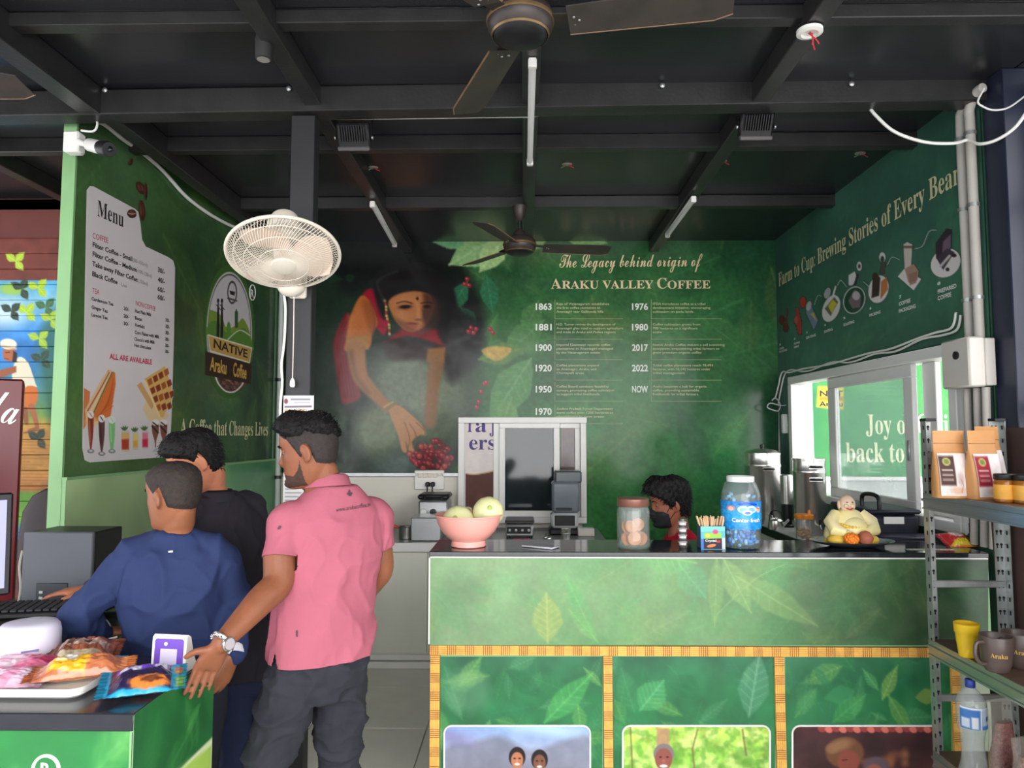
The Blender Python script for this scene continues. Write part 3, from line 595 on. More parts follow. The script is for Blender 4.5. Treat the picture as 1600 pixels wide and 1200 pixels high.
for s, x0, y0, x1, y1 in (('(80-100ml)', 206.5, 408.5, 229.6, 417.5), ('(100-120ml)', 213.5, 425.5, 236, 434.5), ('(150ml)', 215, 441, 230, 447), ('- Live', 185, 445.5, 197, 450)): lwt(gr_, s, x0, y0, x1, y1, 5.6)
for s, x0, y0, x1, y1, h, st in (('COFFEE', 143.6, 372, 168, 380, 8.5, 'sans'), ('TEA', 143, 457.5, 154, 461, 8, 'sans'), ('NON COFFEE', 211, 477, 242, 486.5, 7.5, 'sans'), ('ALL ARE AVAILABLE', 170, 560.5, 236.5, 569.6, 9, 'bold')): lwt(rd, s, x0, y0, x1, y1, h, st)
obj('lettering', k_, M_txtk, menu, 0); obj('lettering', gr_, M_txtg, menu, 0); obj('lettering', rd, M_txtr, menu, 0)
t = MB(); lwt(t, 'A Coffee that Changes Lives', 281, 680, 418, 680.6, 26, 'serif', .0015); obj('lettering', t, M_txtc, wall_left, 0, 'cream slogan lettering')
WS = (216, 208, 208)
g = Canvas(128, 568, 270, 722, .8, WS); g.m[:] = False
# club sandwich
g.poly([(130, 606), (140, 612), (136, 660), (129, 672), (129.5, 640)], (206, 120, 72), 1, .5); g.poly([(168, 578), (179, 582), (180, 600), (172, 650), (146, 660), (136, 640)], (214, 112, 52), 1, .6); g.poly([(132, 640), (158, 592), (171, 577), (175, 580), (148, 640), (134, 660)], (226, 186, 140), 1, .5)
for k in range(4): g.line([(136 + k * 4, 642 + k * 3), (158 + k * 3, 604), (170 + k * 2, 582)], 1.8, [(150, 70, 50), (232, 200, 160), (96, 110, 50), (196, 110, 70)][k], 1, .4)
for k in range(7): g.line([(150 + k * 3, 652 - k * 3), (176, 634 - k * 7)], 1.2, (176, 74, 30), .6, .5)
g.ell(142, 660, 10, 9, (232, 190, 130), .8, 0, 3)
# waffles
g.poly([(222, 640), (238, 600), (262, 650), (254, 662), (232, 658)], (228, 196, 142), .85, 2); g.poly([(213, 602), (220, 597), (240, 632), (236, 640)], (206, 158, 104), 1, .5); g.poly([(225, 592), (257, 572), (267, 604), (268, 624), (254, 652), (246, 650)], (216, 172, 100), 1, .5)
for i in range(4):
    for j in range(4):
        x = 229 + i * 8.6 + j * 4.4; y = 594 - i * 5 + j * 13.5 + i * j * 1.2
        if x < 266: g.poly([(x, y), (x + 6.5, y - 4), (x + 9, y + 5), (x + 3, y + 9)], (136, 60, 38) if (i + j) % 3 else (170, 90, 44), 1, .5)
g.line([(226, 596), (248, 650)], 3.4, (238, 208, 150), 1, .6)
# tall glasses
for (x, y0, y1, c, c2, wd) in ((141, 646, 704, (132, 52, 40), (196, 120, 90), 9), (158, 652, 708, (96, 60, 62), (60, 30, 30), 10), (174, 654, 704, (126, 190, 120), (170, 214, 160), 10)):
    g.line([(x, y0 + 6, wd), (x, y0 + 26, wd * .9), (x, y0 + 46, wd * .5), (x, y1 - 2, 2)], wd, c, 1, .5, 3); g.line([(x - 2, y0 + 12), (x - 1, y1 - 14)], 2, c2, .8, .6); g.ell(x, y0 + 2, wd * .55, 6, (226, 222, 216), 1, 0, .6); g.line([(x - 2, y0 - 1), (x + 2, y0 + 5)], 1.5, c2, 1, .4); g.ell(x, y1 + 1, 5.6, 3.4, (136, 132, 136), 1); g.ell(x, y1 + .4, 3, 1.5, (206, 202, 204), 1)
for (x, y0, y1, wd, c, c2) in ((195, 672, 706, 13, (178, 60, 44), (224, 176, 110)), (211, 674, 703, 9, (218, 168, 70), (232, 200, 120)), (226, 672, 702, 10, (204, 40, 72), (230, 120, 140))):
    g.poly([(x - wd / 2, y0), (x + wd / 2, y0), (x + wd / 2 - .7, y1), (x - wd / 2 + .7, y1)], (206, 196, 190), 1, .3); g.poly([(x - wd / 2 + .6, y0 + 4), (x + wd / 2 - .6, y0 + 4), (x + wd / 2 - 1, y1 - 3), (x - wd / 2 + 1, y1 - 3)], c2, 1, .6); g.poly([(x - wd / 2 + .8, y0 + 15), (x + wd / 2 - .8, y0 + 14), (x + wd / 2 - 1, y1 - 4), (x - wd / 2 + 1, y1 - 4)], c, 1, 1.5)
    for k in range(4): g.leaf(x - 1, y0 + 1, 9, 3, -2.4 + k * .5, (70, 104, 56), 1, .3)
for x in (242, 255): g.line([(x, 662, 11), (x, 676, 10), (x, 688, 3), (x, 698, 2)], 10, (128, 78, 62), 1, .5, 3); g.ell(x, 660, 6, 5, (232, 226, 220), 1, 0, .6); g.line([(x - 5, 666), (x + 4, 676)], 2.6, (54, 30, 28), 1, .5); g.line([(x - 4, 660), (x + 4, 666)], 2, (54, 30, 28), 1, .5); g.poly([(x - 5, 706), (x, 699), (x + 5, 706)], (186, 180, 184), 1, .3)
printed('food_print', g, lambda x, y: lw(x, y) + LN * .003, M_flat, menu, g.m, label='printed sandwich, waffles and tall drinks')
# round logo with a banner, and scattered coffee beans
g = Canvas(312, 412, 412, 630, .9, (60, 96, 50)); g.m[:] = False
g.ell(358, 518, 39, 104, (66, 104, 48), 1); g.ell(358, 518, 35.5, 93, (216, 214, 210), 1); g.ell(358, 518, 34, 90, (40, 44, 44), 1); g.ell(358, 518, 33.2, 88, (204, 198, 200), 1)
g.poly([(326, 488), (334, 486), (346, 494), (352, 510), (362, 512), (372, 504), (380, 498), (390, 520), (390, 545), (340, 534), (326, 526)], (122, 148, 58), 1, .6, 3); g.poly([(326, 506), (340, 502), (356, 522), (380, 512), (391, 530), (391, 550), (326, 528)], (88, 130, 56), 1, .6, 3); g.line([(356, 530), (374, 516), (390, 524)], 2, (206, 216, 190), .9, .4, 4); g.ell(357, 515, 3.4, 12, (84, 140, 60), 1); g.line([(369, 510), (369, 488)], 5, (60, 90, 50), 1); g.line([(369, 488), (369, 484)], 2, (60, 90, 50), 1)
for x in (340.5, 346.5): g.line([(x, 474, 2), (x, 486, 3.2), (x, 508, 4.4), (x - .5, 526, 4)], 3, (38, 38, 42), 1, .3); g.ell(x, 470, 1.9, 3.4, (38, 38, 42), 1); g.line([(x - 3, 476), (x + 4, 484)], 1.1, (38, 38, 42), 1)
g.ell(362.5, 457, 7.6, 18, (48, 44, 46), 1); g.ell(362.5, 457, 6, 15, (204, 198, 200), 1); g.poly([(358.5, 454), (367, 456), (366, 462), (359.5, 460)], (44, 40, 42), 1); g.line([(356, 466), (369, 470)], 3, (80, 74, 76), .9)
g.ell(362, 592, 24, 22, (92, 66, 56), 1); g.ell(362, 592, 24, 22, (92, 66, 56), 1)
for k in range(46): a, q = rnd.uniform(.1, 3.0), math.sqrt(rnd.random()); g.ell(360 + 21 * q * math.cos(a), 590 + 18 * q * math.sin(a), 2.2, 1.3, rnd.choice([(150, 112, 96), (60, 40, 34), (120, 90, 80)]), .9, rnd.uniform(0, 3))
g.line([(337, 585), (340, 598), (352, 611), (366, 612), (378, 601), (382, 590)], 2.2, (222, 222, 216), 1, .3, 4)
g.poly([(321, 549), (393, 568), (392, 600), (320, 586)], (58, 40, 32), 1); g.poly([(324, 522), (394, 543), (390, 568), (328, 549)], (226, 220, 200), 1); g.poly([(325.5, 524.5), (392.5, 545), (389, 565.5), (329, 547.5)], (196, 156, 82), 1)
printed('logo_print', g, lambda x, y: lw(x, y) + LN * .0014, M_flat, wall_left, g.m, label='oval logo with hills, two figures and a banner')
k1 = MB(); lwt(k1, 'NATIVE', 333, 543, 386, 559, 14.5, 'bold', .0025); obj('lettering', k1, M_txtk, wall_left, 0, 'black word on a tan banner')
k1 = MB(); lwt(k1, 'Araku', 327, 578, 353, 584.5, 22, 'bold', .0025); lwt(k1, 'Coffee', 363.5, 587, 384.5, 592, 22, 'bold', .0025); obj('lettering', k1, mat('tan_print', (204, 164, 84), .5), wall_left, 0, 'tan words on a dark banner')
k1 = MB(); lwt(k1, 'R', 391, 463, 396.4, 465, 12, 'bold', .0025)
k1.tube([lw(394 + 4.6 * math.cos(a), 457 + 12 * math.sin(a)) + LN * .002 for a in [2 * PI * k / 24 for k in range(24)]], .004, 5, False, True); obj('lettering', k1, M_txtw, wall_left, 30, 'white registered mark')
g = Canvas(194, 240, 240, 348, .7, (60, 96, 50)); g.m[:] = False
for (x, y, rx, ry, ro) in ((203, 253, 3.4, 6, .5), (219, 294, 6, 11, -.5), (227, 299, 2.6, 13, 0), (221, 329, 5, 16, -.1), (205, 334, 7, 6.4, .3)):
    g.ell(x, y, rx, ry, (74, 38, 30), 1, ro); g.ell(x - .8, y - 1, rx * .6, ry * .6, (122, 72, 58), .8, ro, 1); g.line([(x - ry * .6 * math.sin(-ro), y - ry * .7), (x, y), (x + .6, y + ry * .7)] if ry > rx else [(x - rx * .8, y - 1), (x, y + .6), (x + rx * .8, y - .6)], 1.2, (226, 200, 186) if ry <= rx else (40, 20, 16), .9, .3, 3)
printed('bean_print', g, lambda x, y: lw(x, y) + LN * .0042, M_flat, wall_left, g.m, label='brown printed coffee beans')

# ---- far left: painted board wall beyond the stall
YM = 4.6
def fm(px, py): return P(px, py, YM)
g = Canvas(-60, 370, 110, 860, 1.3, (70, 130, 190))
g.grady([(370, (110, 56, 48)), (438, (118, 60, 50)), (439, (90, 170, 214)), (470, (130, 190, 214)), (520, (60, 130, 200)), (560, (50, 120, 190)), (600, (70, 140, 160)), (650, (120, 150, 70)), (668, (206, 150, 70)), (740, (196, 140, 70)), (765, (170, 110, 60)), (772, (90, 140, 50)), (812, (110, 170, 60)), (830, (60, 130, 190)), (860, (50, 120, 180))]); g.noise(22, .2, 61); g.ell(10, 490, 30, 20, (210, 226, 226), .8, 0, 12)
g.poly([(62, 520), (110, 480), (110, 680), (78, 660), (66, 600)], (46, 96, 74), .75, 8, 3); g.ell(20, 452, 20, 9, (160, 190, 50), .8, 0, 3)
for (x, y, c) in ((25, 408, (168, 194, 62)), (60, 450, (162, 190, 50)), (42, 488, (160, 190, 56)), (62, 530, (150, 182, 60)), (34, 452, (44, 62, 48)), (18, 486, (40, 58, 46)), (66, 562, (40, 66, 50)), (72, 480, (60, 100, 60)), (80, 500, (150, 180, 60)), (60, 686, (44, 60, 50)), (-20, 470, (160, 190, 50))):
    for a in (-2.6, -.9, .9): g.leaf(x, y, 19, 13, a + rnd.uniform(-.2, .2), c, 1, .5, tuple(min(q + 30, 255) for q in c))
g.poly([(20, 578), (30, 558), (44, 566), (56, 600), (58, 604), (40, 606), (22, 604)], (222, 214, 190), 1, .6, 3); g.poly([(2, 578), (26, 572), (26, 582), (4, 590), (-8, 588)], (150, 84, 54), 1, .6); g.ell(15, 553, 10, 12, (166, 96, 62), 1); g.poly([(22, 548), (28, 552), (27, 566), (20, 566)], (44, 32, 28), 1, .6); g.ell(14, 538, 13, 8, (226, 218, 200), 1, .1); g.line([(3, 541), (26, 545)], 3, (190, 170, 140), .9, .5); g.line([(10, 551), (16, 550)], 1.2, (40, 24, 20), 1); g.line([(8, 560), (14, 561)], 1.2, (90, 40, 36), 1)
g.poly([(38, 606), (56, 604), (60, 622), (50, 640), (38, 636)], (206, 110, 48), 1, .6, 3); g.line([(50, 636, 11), (56, 655, 8), (59, 668, 6)], 8, (172, 104, 68), 1, .5); g.line([(59, 668), (46, 673)], 5, (160, 92, 60), 1, .5); g.line([(40, 640, 9), (42, 660, 7)], 8, (150, 86, 56), 1, .5); g.line([(38, 676), (66, 671)], 2, (90, 60, 40), .8, 1)
for k in range(16): g.line([(rnd.uniform(-40, 40), 690 + k * 5), (rnd.uniform(45, 100), 691 + k * 5)], 2, (150, 92, 40), .5, 1)
wall_far = struct(obj('wall_far', MB().box(-5, -2.25, YM + .02, YM + .1, 0, ZC), mat('maroon_board', (104, 52, 46), .6)))
zt, zb = fm(0, 372).z, fm(0, 856).z; n = 20; ys = [372 + (856 - 372) * k / n for k in range(n + 1)]
for k in range(n):
    sub = Canvas(-60, ys[k] + .35, 110, ys[k + 1] - .35, 1.3, (0, 0, 0)); ny = np.clip(np.round((sub.Y - g.y0) / g.cell).astype(int), 0, g.h - 1); nx = np.clip(np.round((sub.X - g.x0) / g.cell).astype(int), 0, g.w - 1); sub.a = g.a[np.ix_(ny, nx)]
    dz = rnd.uniform(0, .006); pk = printed('plank', sub, lambda x, y: fm(x, y) + V(0, -dz, 0), M_flat, wall_far)
    a, b = fm(-60, ys[k] + .35), fm(110, ys[k + 1] - .35)
    bm = bmesh.new(); bm.from_mesh(pk.data); bmesh.ops.recalc_face_normals(bm, faces=bm.faces); r_ = bmesh.ops.extrude_face_region(bm, geom=[e for e in bm.edges if e.is_boundary] ); 
    for v_ in r_['geom']:
        if isinstance(v_, bmesh.types.BMVert): v_.co.y = YM + .022
    bm.to_mesh(pk.data); bm.free()

# ---- black column at the front beam
column = struct(obj('trim_4', MB().box(P(455, 180, 3.12).x, P(493, 180, 3.12).x, 3.12, 3.19, 0, 3.04, .004), mat('dark_grey_column', (38, 38, 40), .5, 0, .12, 8)))

# ---- right side: navy door post, glazed side screen, outside world
post = struct(obj('trim_5', MB().box(XR + .01, XR + .13, 3.0, 3.13, 0, ZC, .004), M_navy))
struct(obj('trim_6', MB().box(XR + .135, XR + .155, 3.01, 3.03, 0, ZC, .002), M_alu))
XS = 2.19; M_gold = mat('champagne_frame', (206, 196, 150), .4, .3)
f = MB(); f.box(XS, XS + .06, .9, 3.0, 3.02, 3.1); f.box(XS, XS + .06, .9, 3.0, 0, .1); f.box(XS, XS + .06, 2.93, 3.0, .1, 3.02); f.box(XS, XS + .06, .9, .97, .1, 3.02); f.box(XS, XS + .06, .97, 2.93, 1.66, 1.74)
W3 = struct(obj('window_3', f, M_navy))
f = MB(); f.box(XS + .005, XS + .05, 2.9, 2.93, 1.74, 3.02); f.box(XS + .005, XS + .05, 2.9, 2.93, .1, 1.66); f.box(XS + .005, XS + .05, .97, 1.0, .1, 3.02); obj('glazing_bead', f, M_gold, W3)
obj('rail', MB().box(XS + .06, XS + .1, .97, 2.9, 2.62, 2.66), M_navy, W3)
PM = panemat('clear_pane', (220, 226, 230), .06)
obj('pane', MB().box(XS + .025, XS + .03, .97, 2.92, 1.74, 3.02), PM, W3); obj('pane', MB().box(XS + .025, XS + .03, .97, 2.92, .1, 1.66), PM, W3)
YO = 6.2
def ob(px, py): return P(px, py, YO)
g = Canvas(1262, 520, 1620, 745, 2.4, (70, 150, 76)); g.noise(60, .16, 15); g.noise(50, .5, 16, (86, 176, 84), 2); g.leaves(40, 30, 80, [(120, 204, 100), (80, 170, 90), (140, 214, 110)], .4, 19, True); g.gradx([(1262, (40, 120, 96)), (1285, (60, 136, 84)), (1400, (66, 140, 84)), (1620, (74, 150, 66))], .6)
g.ell(1478, 692, 20, 7, (146, 220, 110), .7, 0, 3); g.poly([(1278, 604), (1318, 604), (1318, 640), (1276, 636)], (232, 204, 60), 1, .5); g.poly([(1280, 620), (1318, 620), (1318, 626), (1280, 626)], (140, 110, 40), .7, .5)
a, b = ob(1262, 520), ob(1620, 745)
wall_out = struct(obj('wall_outside', MB().box(a.x, b.x, YO + .01, YO + .12, b.z, a.z), M_lgreen))
printed('banner_print', g, ob, M_flat, wall_out, label='bright green printed banner')
t = MB(); so_ = YO / F
t.fit('Joy of Giving', ob(1353, 678), ob(1512, 678), 30 * so_, NF, 'serif'); t.fit('back to', ob(1322, 722), ob(1413, 722), 30 * so_, NF, 'serif'); t.fit('the farmers', ob(1432, 722), ob(1570, 722), 30 * so_, NF, 'serif') if 0 else None
obj('lettering', t, mat('pale_yellow_print', (238, 238, 196), .5), wall_out, 0, 'pale yellow serif slogan')
t = MB(); t.fit('NAT', ob(1281, 619), ob(1317, 619), 9 * so_, NF, 'bold'); t.fit('Araku', ob(1280, 635), ob(1317, 635), 8 * so_, NF, 'bold'); obj('lettering', t, M_txtk, wall_out, 0, 'black words on a yellow patch')
M_ow = mat('whitewashed_plinth', (206, 208, 206), .7, 0, .08, 4, .2, 14)
struct(obj('trim_7', MB().box(a.x, b.x, YO - .01, YO + .14, b.z - .035, b.z, .004), M_white))
struct(obj('wall_plinth', MB().box(a.x, b.x, YO + .02, YO + .14, -.012, b.z - .035), M_ow))
struct(obj('trim_8', MB().box(ob(1236, 600).x, ob(1262, 600).x, YO - .1, YO + .05, -.012, 3.4, .006), mat('white_painted_pillar', (240, 236, 232), .6)))
# ================================================================== counters and tables
M_gran = mat('black_granite', (34, 38, 40), .09, 0, .25, 40, 0, 80, .6)
M_bam = mat('woven_bamboo', (222, 168, 80), .55, 0, .16, 30, .2, 200)
M_bamd = mat('dark_bamboo_binding', (150, 92, 44), .6, 0, .2, 30)
YC = 3.1
def cp(px, py): return P(px, py, YC)
ct = thing('service_counter', 'long service counter with a pale green front and black granite top', 'counter', (.8, 3.25, 0))
xl, xr = cp(672, 900).x, cp(1545, 900).x; zc = cp(1000, 862).z
obj('top', MB().box(xl - .004, xr, YC - .008, 3.44, zc - .022, zc, .003), M_gran, ct)
obj('carcass', MB().box(xl + .004, xr - .004, YC + .02, 3.42, .002, zc - .022), mat('counter_board', (140, 150, 130), .6), ct)
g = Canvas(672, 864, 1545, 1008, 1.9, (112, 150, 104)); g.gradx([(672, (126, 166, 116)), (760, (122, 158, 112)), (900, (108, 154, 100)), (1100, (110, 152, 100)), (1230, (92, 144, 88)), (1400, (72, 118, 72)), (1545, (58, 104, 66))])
g.noise(60, .16, 4); g.noise(50, .4, 10, (128, 150, 112), 3); g.leaves(70, 30, 110, [(96, 170, 104), (136, 164, 104), (84, 150, 92), (120, 160, 90)], .28, 23, True)
g.leaf(856, 1004, 78, 50, -1.6, (150, 172, 96), .75, 1, (176, 190, 120)); g.leaf(935, 1004, 70, 20, -2.3, (120, 176, 100), .5, 1, (150, 200, 120)); g.leaf(1130, 872, 96, 40, 1.1, (142, 180, 108), .55, 1.5, (160, 200, 130)); g.leaf(1120, 870, 110, 26, 1.6, (130, 172, 100), .5, 1.5, (150, 190, 120)); g.leaf(1060, 880, 70, 50, .9, (96, 170, 120), .4, 1.5, (120, 190, 140)); g.leaf(1150, 900, 150, 44, .55, (140, 176, 104), .5, 2, (160, 196, 130)); g.leaf(1000, 862, 90, 60, .2, (110, 180, 104), .45, 2, (140, 200, 120)); g.leaf(930, 1000, 110, 30, -2.0, (96, 170, 96), .4, 1, (140, 200, 120))
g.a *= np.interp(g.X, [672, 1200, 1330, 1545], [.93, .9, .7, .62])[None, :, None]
g.line([(1230, 880), (1180, 905), (1120, 960)], 1.2, (150, 190, 120), .5, .8, 4); g.noise(5, .05, 3)
uz = cp(1000, 1008).z
obj('upper_panel', MB().box(xl, xr, YC + .001, YC + .02, uz, zc - .022), M_lgreen, ct)
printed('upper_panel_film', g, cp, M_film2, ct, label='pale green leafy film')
obj('edge_trim', MB().box(xl - .006, xr, YC - .001, YC + .004, zc - .028, zc - .021).box(xl - .006, xl, YC - .001, YC + .02, uz, zc - .022), M_white, ct, 40, 'thin white edge of the film')
GR = [(20, 88, 50), (40, 116, 64), (66, 130, 84), (28, 100, 66), (80, 140, 90)]
def bamboo(x0, x1, z0, z1, horiz):
    mb = MB(); n = int((x1 - x0) / .012) if horiz else int((z1 - z0) / .012); w_ = (z1 - z0) if horiz else (x1 - x0)
    b = obj('bamboo_strip', MB().box(x0, x1, YC + .001, YC + .013, z0, z1, .001), M_bam, ct)
    for k in range(5):
        o = (k + .5) / 5 * w_
        if horiz: mb.box(x0, x1, YC - .0015, YC + .001, z0 + o - .0035, z0 + o + .0035)
        else: mb.box(x0 + o - .0035, x0 + o + .0035, YC - .0015, YC + .001, z0, z1)
    obj('slat', mb, M_bam, b, 0, kind='stuff'); mb = MB(); L = (x1 - x0) if horiz else (z1 - z0); q = 0; k = 0
    while q < L:
        if k % 9 < 5:
            if horiz: mb.box(x0 + q, x0 + q + .003, YC - .002, YC + .001, z0, z1)
            else: mb.box(x0, x1, YC - .002, YC + .001, z0 + q, z0 + q + .003)
        q += .0085; k += 1
    obj('binding', mb, M_bamd, b, 0, kind='stuff')
hz1, hz0 = cp(1000, 1010).z, cp(1000, 1025).z
bamboo(xl, xr, hz0, hz1, True)
vx = [(672, 687), (943, 957), (1211, 1226), (1487, 1500)]
for a, b in vx: bamboo(cp(a, 1060).x, cp(b, 1060).x, .004, hz0, False)
def pan(px, py): return P(px, py, YC + .012)
for k, (a, b, sd) in enumerate(((688, 942, 51), (958, 1210, 52), (1227, 1486, 53))):
    g = Canvas(a, 1026, b, 1246, 2.2, (34, 100, 62)); g.grady([(1026, (44, 104, 72)), (1080, (36, 108, 64)), (1246, (26, 96, 54))]); g.noise(40, .25, sd); g.leaves(60, 20, 80, GR + [(120, 170, 80)], .4, sd, True)
    if k == 2: g.leaf(1378, 1094, 60, 22, -1.15, (112, 150, 74), .7, 1, (140, 180, 100)); g.leaf(1388, 1086, 76, 24, 1.05, (90, 140, 70), .7, 1, (120, 170, 100)); g.leaf(1372, 1078, 40, 16, -2.2, (70, 140, 80), .6, 1, (110, 170, 110)); g.leaf(1300, 1130, 70, 34, -.7, (60, 140, 70), .5, 1, (90, 170, 100)); g.leaf(1336, 1080, 50, 30, 2.9, (60, 140, 90), .45, 1); g.leaf(1430, 1090, 40, 26, -.1, (150, 160, 70), .6, 1)
    if k == 1: g.leaf(1170, 1120, 100, 50, -1.4, (96, 150, 120), .45, 1.5, (150, 190, 160)); g.leaf(1000, 1110, 60, 50, -.9, (70, 150, 90), .6, 1, (100, 180, 120))
    if k == 0: g.leaf(850, 1130, 110, 40, -.8, (70, 160, 80), .55, 1.5, (110, 190, 110)); g.ell(730, 1080, 36, 34, (110, 150, 120), .4, 0, 10)
    pb = obj('lower_panel', MB().box(pan(a, 1100).x, pan(b, 1100).x, YC + .013, YC + .02, .004, hz0), M_lgreen, ct); printed('panel_film', g, pan, M_film2, pb)
    x0, x1 = ((694, 922), (973, 1203), (1238, 1468))[k]; c = Canvas(x0, 1134 + k, x1, 1240, 1.15, (140, 150, 180))
    if k == 0:
        c.grady([(1134, (130, 160, 210)), (1160, (150, 166, 200)), (1200, (160, 160, 176)), (1240, (120, 130, 120))]); c.poly([(x0, 1170), (740, 1160), (780, 1150), (830, 1172), (880, 1158), (x1, 1150), (x1, 1240), (x0, 1240)], (116, 118, 134), .8, 5, 3); c.noise(24, .12, 3); c.ell(700, 1150, 40, 12, (120, 104, 150), .5, .2, 8); c.ell(860, 1140, 50, 10, (190, 220, 236), .6, .1, 6)
        for fx, fy, sk in ((808, 1186, (176, 112, 80)), (843, 1190, (120, 76, 58))):
            c.ell(fx, fy - 3, 13, 16, (30, 24, 26), 1, 0, .6); c.ell(fx, fy + 2, 9.5, 13, sk, 1, 0, .8); c.ell(fx - 4, fy - 1, 1.8, 1.2, (30, 20, 20), 1); c.ell(fx + 4, fy - 1, 1.8, 1.2, (30, 20, 20), 1); c.ell(fx, fy + 8, 4, 1.8, (236, 226, 222), 1); c.ell(fx, fy + 4, 1.6, 2.4, tuple(min(255, q + 24) for q in sk), .8, 0, .6); c.poly([(fx - 18, 1240), (fx - 14, 1212), (fx, 1204), (fx + 14, 1212), (fx + 18, 1240)], (180, 60, 70), 1, 1)
    if k == 1:
        c.grady([(1134, (176, 206, 90)), (1190, (130, 180, 70)), (1240, (60, 120, 50))]); c.noise(16, .35, 7); c.noise(14, .6, 8, (226, 236, 150), 2); c.noise(9, .5, 9, (80, 140, 50), 2)
        for q in ([(1090, 1140), (1082, 1170), (1086, 1210)], [(1160, 1140), (1166, 1180)], [(985, 1136), (988, 1200)]): c.line(q, 3, (110, 90, 60), .7, 1)
        c.poly([(1026, 1137), (1046, 1137), (1046, 1180), (1026, 1180)], (170, 120, 100), .8, 2); c.ell(1037, 1178, 16, 16, (120, 110, 110), 1, 0, 1); c.ell(1037, 1186, 13.5, 17, (138, 78, 66), 1, 0, .8); c.ell(1032, 1183, 2, 1.3, (40, 24, 22), 1); c.ell(1043, 1183, 2, 1.3, (40, 24, 22), 1); c.ell(1037, 1189, 3, 3, (160, 96, 80), .8, 0, 1); c.ell(1037, 1197, 6, 2.4, (236, 226, 220), 1); c.poly([(1012, 1240), (1022, 1206), (1052, 1206), (1064, 1240)], (214, 214, 220), 1, 1)
    if k == 2:
        c.grady([(1134, (70, 40, 42)), (1170, (58, 34, 36)), (1240, (90, 50, 44))]); c.noise(30, .3, 12)
        for q in range(18): c.ell(1284 + q * 11, 1139 + q % 2, 6.5, 5, (206, 110, 96) if q % 2 else (150, 60, 56), 1, .4, 1)
        for q in range(14): c.ell(rnd.uniform(1330, 1460), rnd.uniform(1176, 1230), rnd.uniform(4, 12), rnd.uniform(3, 9), rnd.choice([(150, 90, 50), (120, 64, 50), (190, 130, 80)]), .5, 0, 4)
        c.ell(1320, 1176, 30, 24, (104, 66, 44), 1, 0, 2); c.ell(1314, 1164, 18, 9, (160, 120, 84), .6, -.3, 4); c.ell(1326, 1190, 17, 18, (130, 66, 52), 1, 0, 2); c.ell(1300, 1170, 10, 8, (140, 100, 70), .7, 0, 2); c.ell(1369, 1196, 20, 14, (88, 70, 80), 1, 0, 2); c.ell(1366, 1208, 14, 14, (140, 80, 64), 1, 0, 2); c.line([(1316, 1188), (1324, 1187)], 1.5, (50, 26, 24), 1)
    R_ = 12
    def rr(o): return [(x, y) for x, y in [(x0 + R_ + (-R_ - o) * 1, 1246)] + [(x0 + R_ - (R_ + o) * math.cos(t_), 1134 + R_ - (R_ + o) * math.sin(t_)) for t_ in np.linspace(0, PI / 2, 7)] + [(x1 - R_ + (R_ + o) * math.sin(t_), 1134 + R_ - (R_ + o) * math.cos(t_)) for t_ in np.linspace(0, PI / 2, 7)] + [(x1 + o, 1246)]]
    XX, YY = np.meshgrid(c.X, c.Y); mk = np.ones(XX.shape, bool)
    for cx, sg in ((x0 + R_, -1), (x1 - R_, 1)): mk &= ~(((XX - cx) * sg > 0) & (YY < 1134 + R_) & (np.hypot(XX - cx, YY - 1134 - R_) > R_))
    fr = obj('photo_border', MB().tube([P(x, y, YC + .0095) for x, y in rr(0)], .0045, 6), M_white, pb, 60, 'white rounded border')
    printed('photo_print', c, lambda x, y: P(x, y, YC + .0105), M_flat, pb, mk, label=('print of two smiling women before hills', 'print of a smiling man in bright greenery', 'print of two people under a tiled roof')[k])

# back counter along the rear wall
bc = thing('back_counter', 'low cream work counter along the rear wall behind the man in pink', 'counter', (-.7, 5.3, 0)); zb_ = .845
xb = P(951, 845, 4.95).x
obj('top', MB().box(-1.93, xb, 4.93, 5.73, zb_ - .03, zb_, .004), mat('grey_steel_top', (150, 152, 150), .3, .3, .1, 6), bc)
obj('front_edge', MB().box(-1.93, xb + .004, 4.915, 4.93, zb_ - .06, zb_ + .002, .004), M_white, bc, 40, 'white front edge')
M_lam = mat('grey_green_laminate', (226, 226, 212), .4, 0, .04, 3)
obj('carcass', MB().box(-1.92, xb - .03, 4.96, 5.73, .09, zb_ - .03), M_lam, bc)
for k in range(4): obj('front_panel', MB().box(-1.9 + k * .62, -1.9 + k * .62 + .612, 4.945, 4.96, .1, zb_ - .065, .003), M_lam, bc)
obj('plinth', MB().box(-1.92, xb - .03, 4.93, 5.69, 0, .045, .004).box(-1.92, xb - .03, 4.945, 5.7, .05, .09, .004), M_white, bc)
# side counter under the serving window
zs = .94
sc_ = thing('side_counter', 'pale side counter under the serving window on the right wall', 'counter', (1.87, 4.5, 0))
obj('top', MB().box(1.70, 2.04, 3.46, 5.74, zs - .03, zs, .004), mat('white_stone_top', (206, 204, 200), .25, 0, .06, 9), sc_); obj('front_edge', MB().box(1.685, 1.70, 3.46, 5.74, zs - .055, zs + .001, .003), M_black, sc_, 40, 'dark front edge'); obj('carcass', MB().box(1.73, 2.03, 3.48, 5.74, .002, zs - .03), M_lam, sc_)

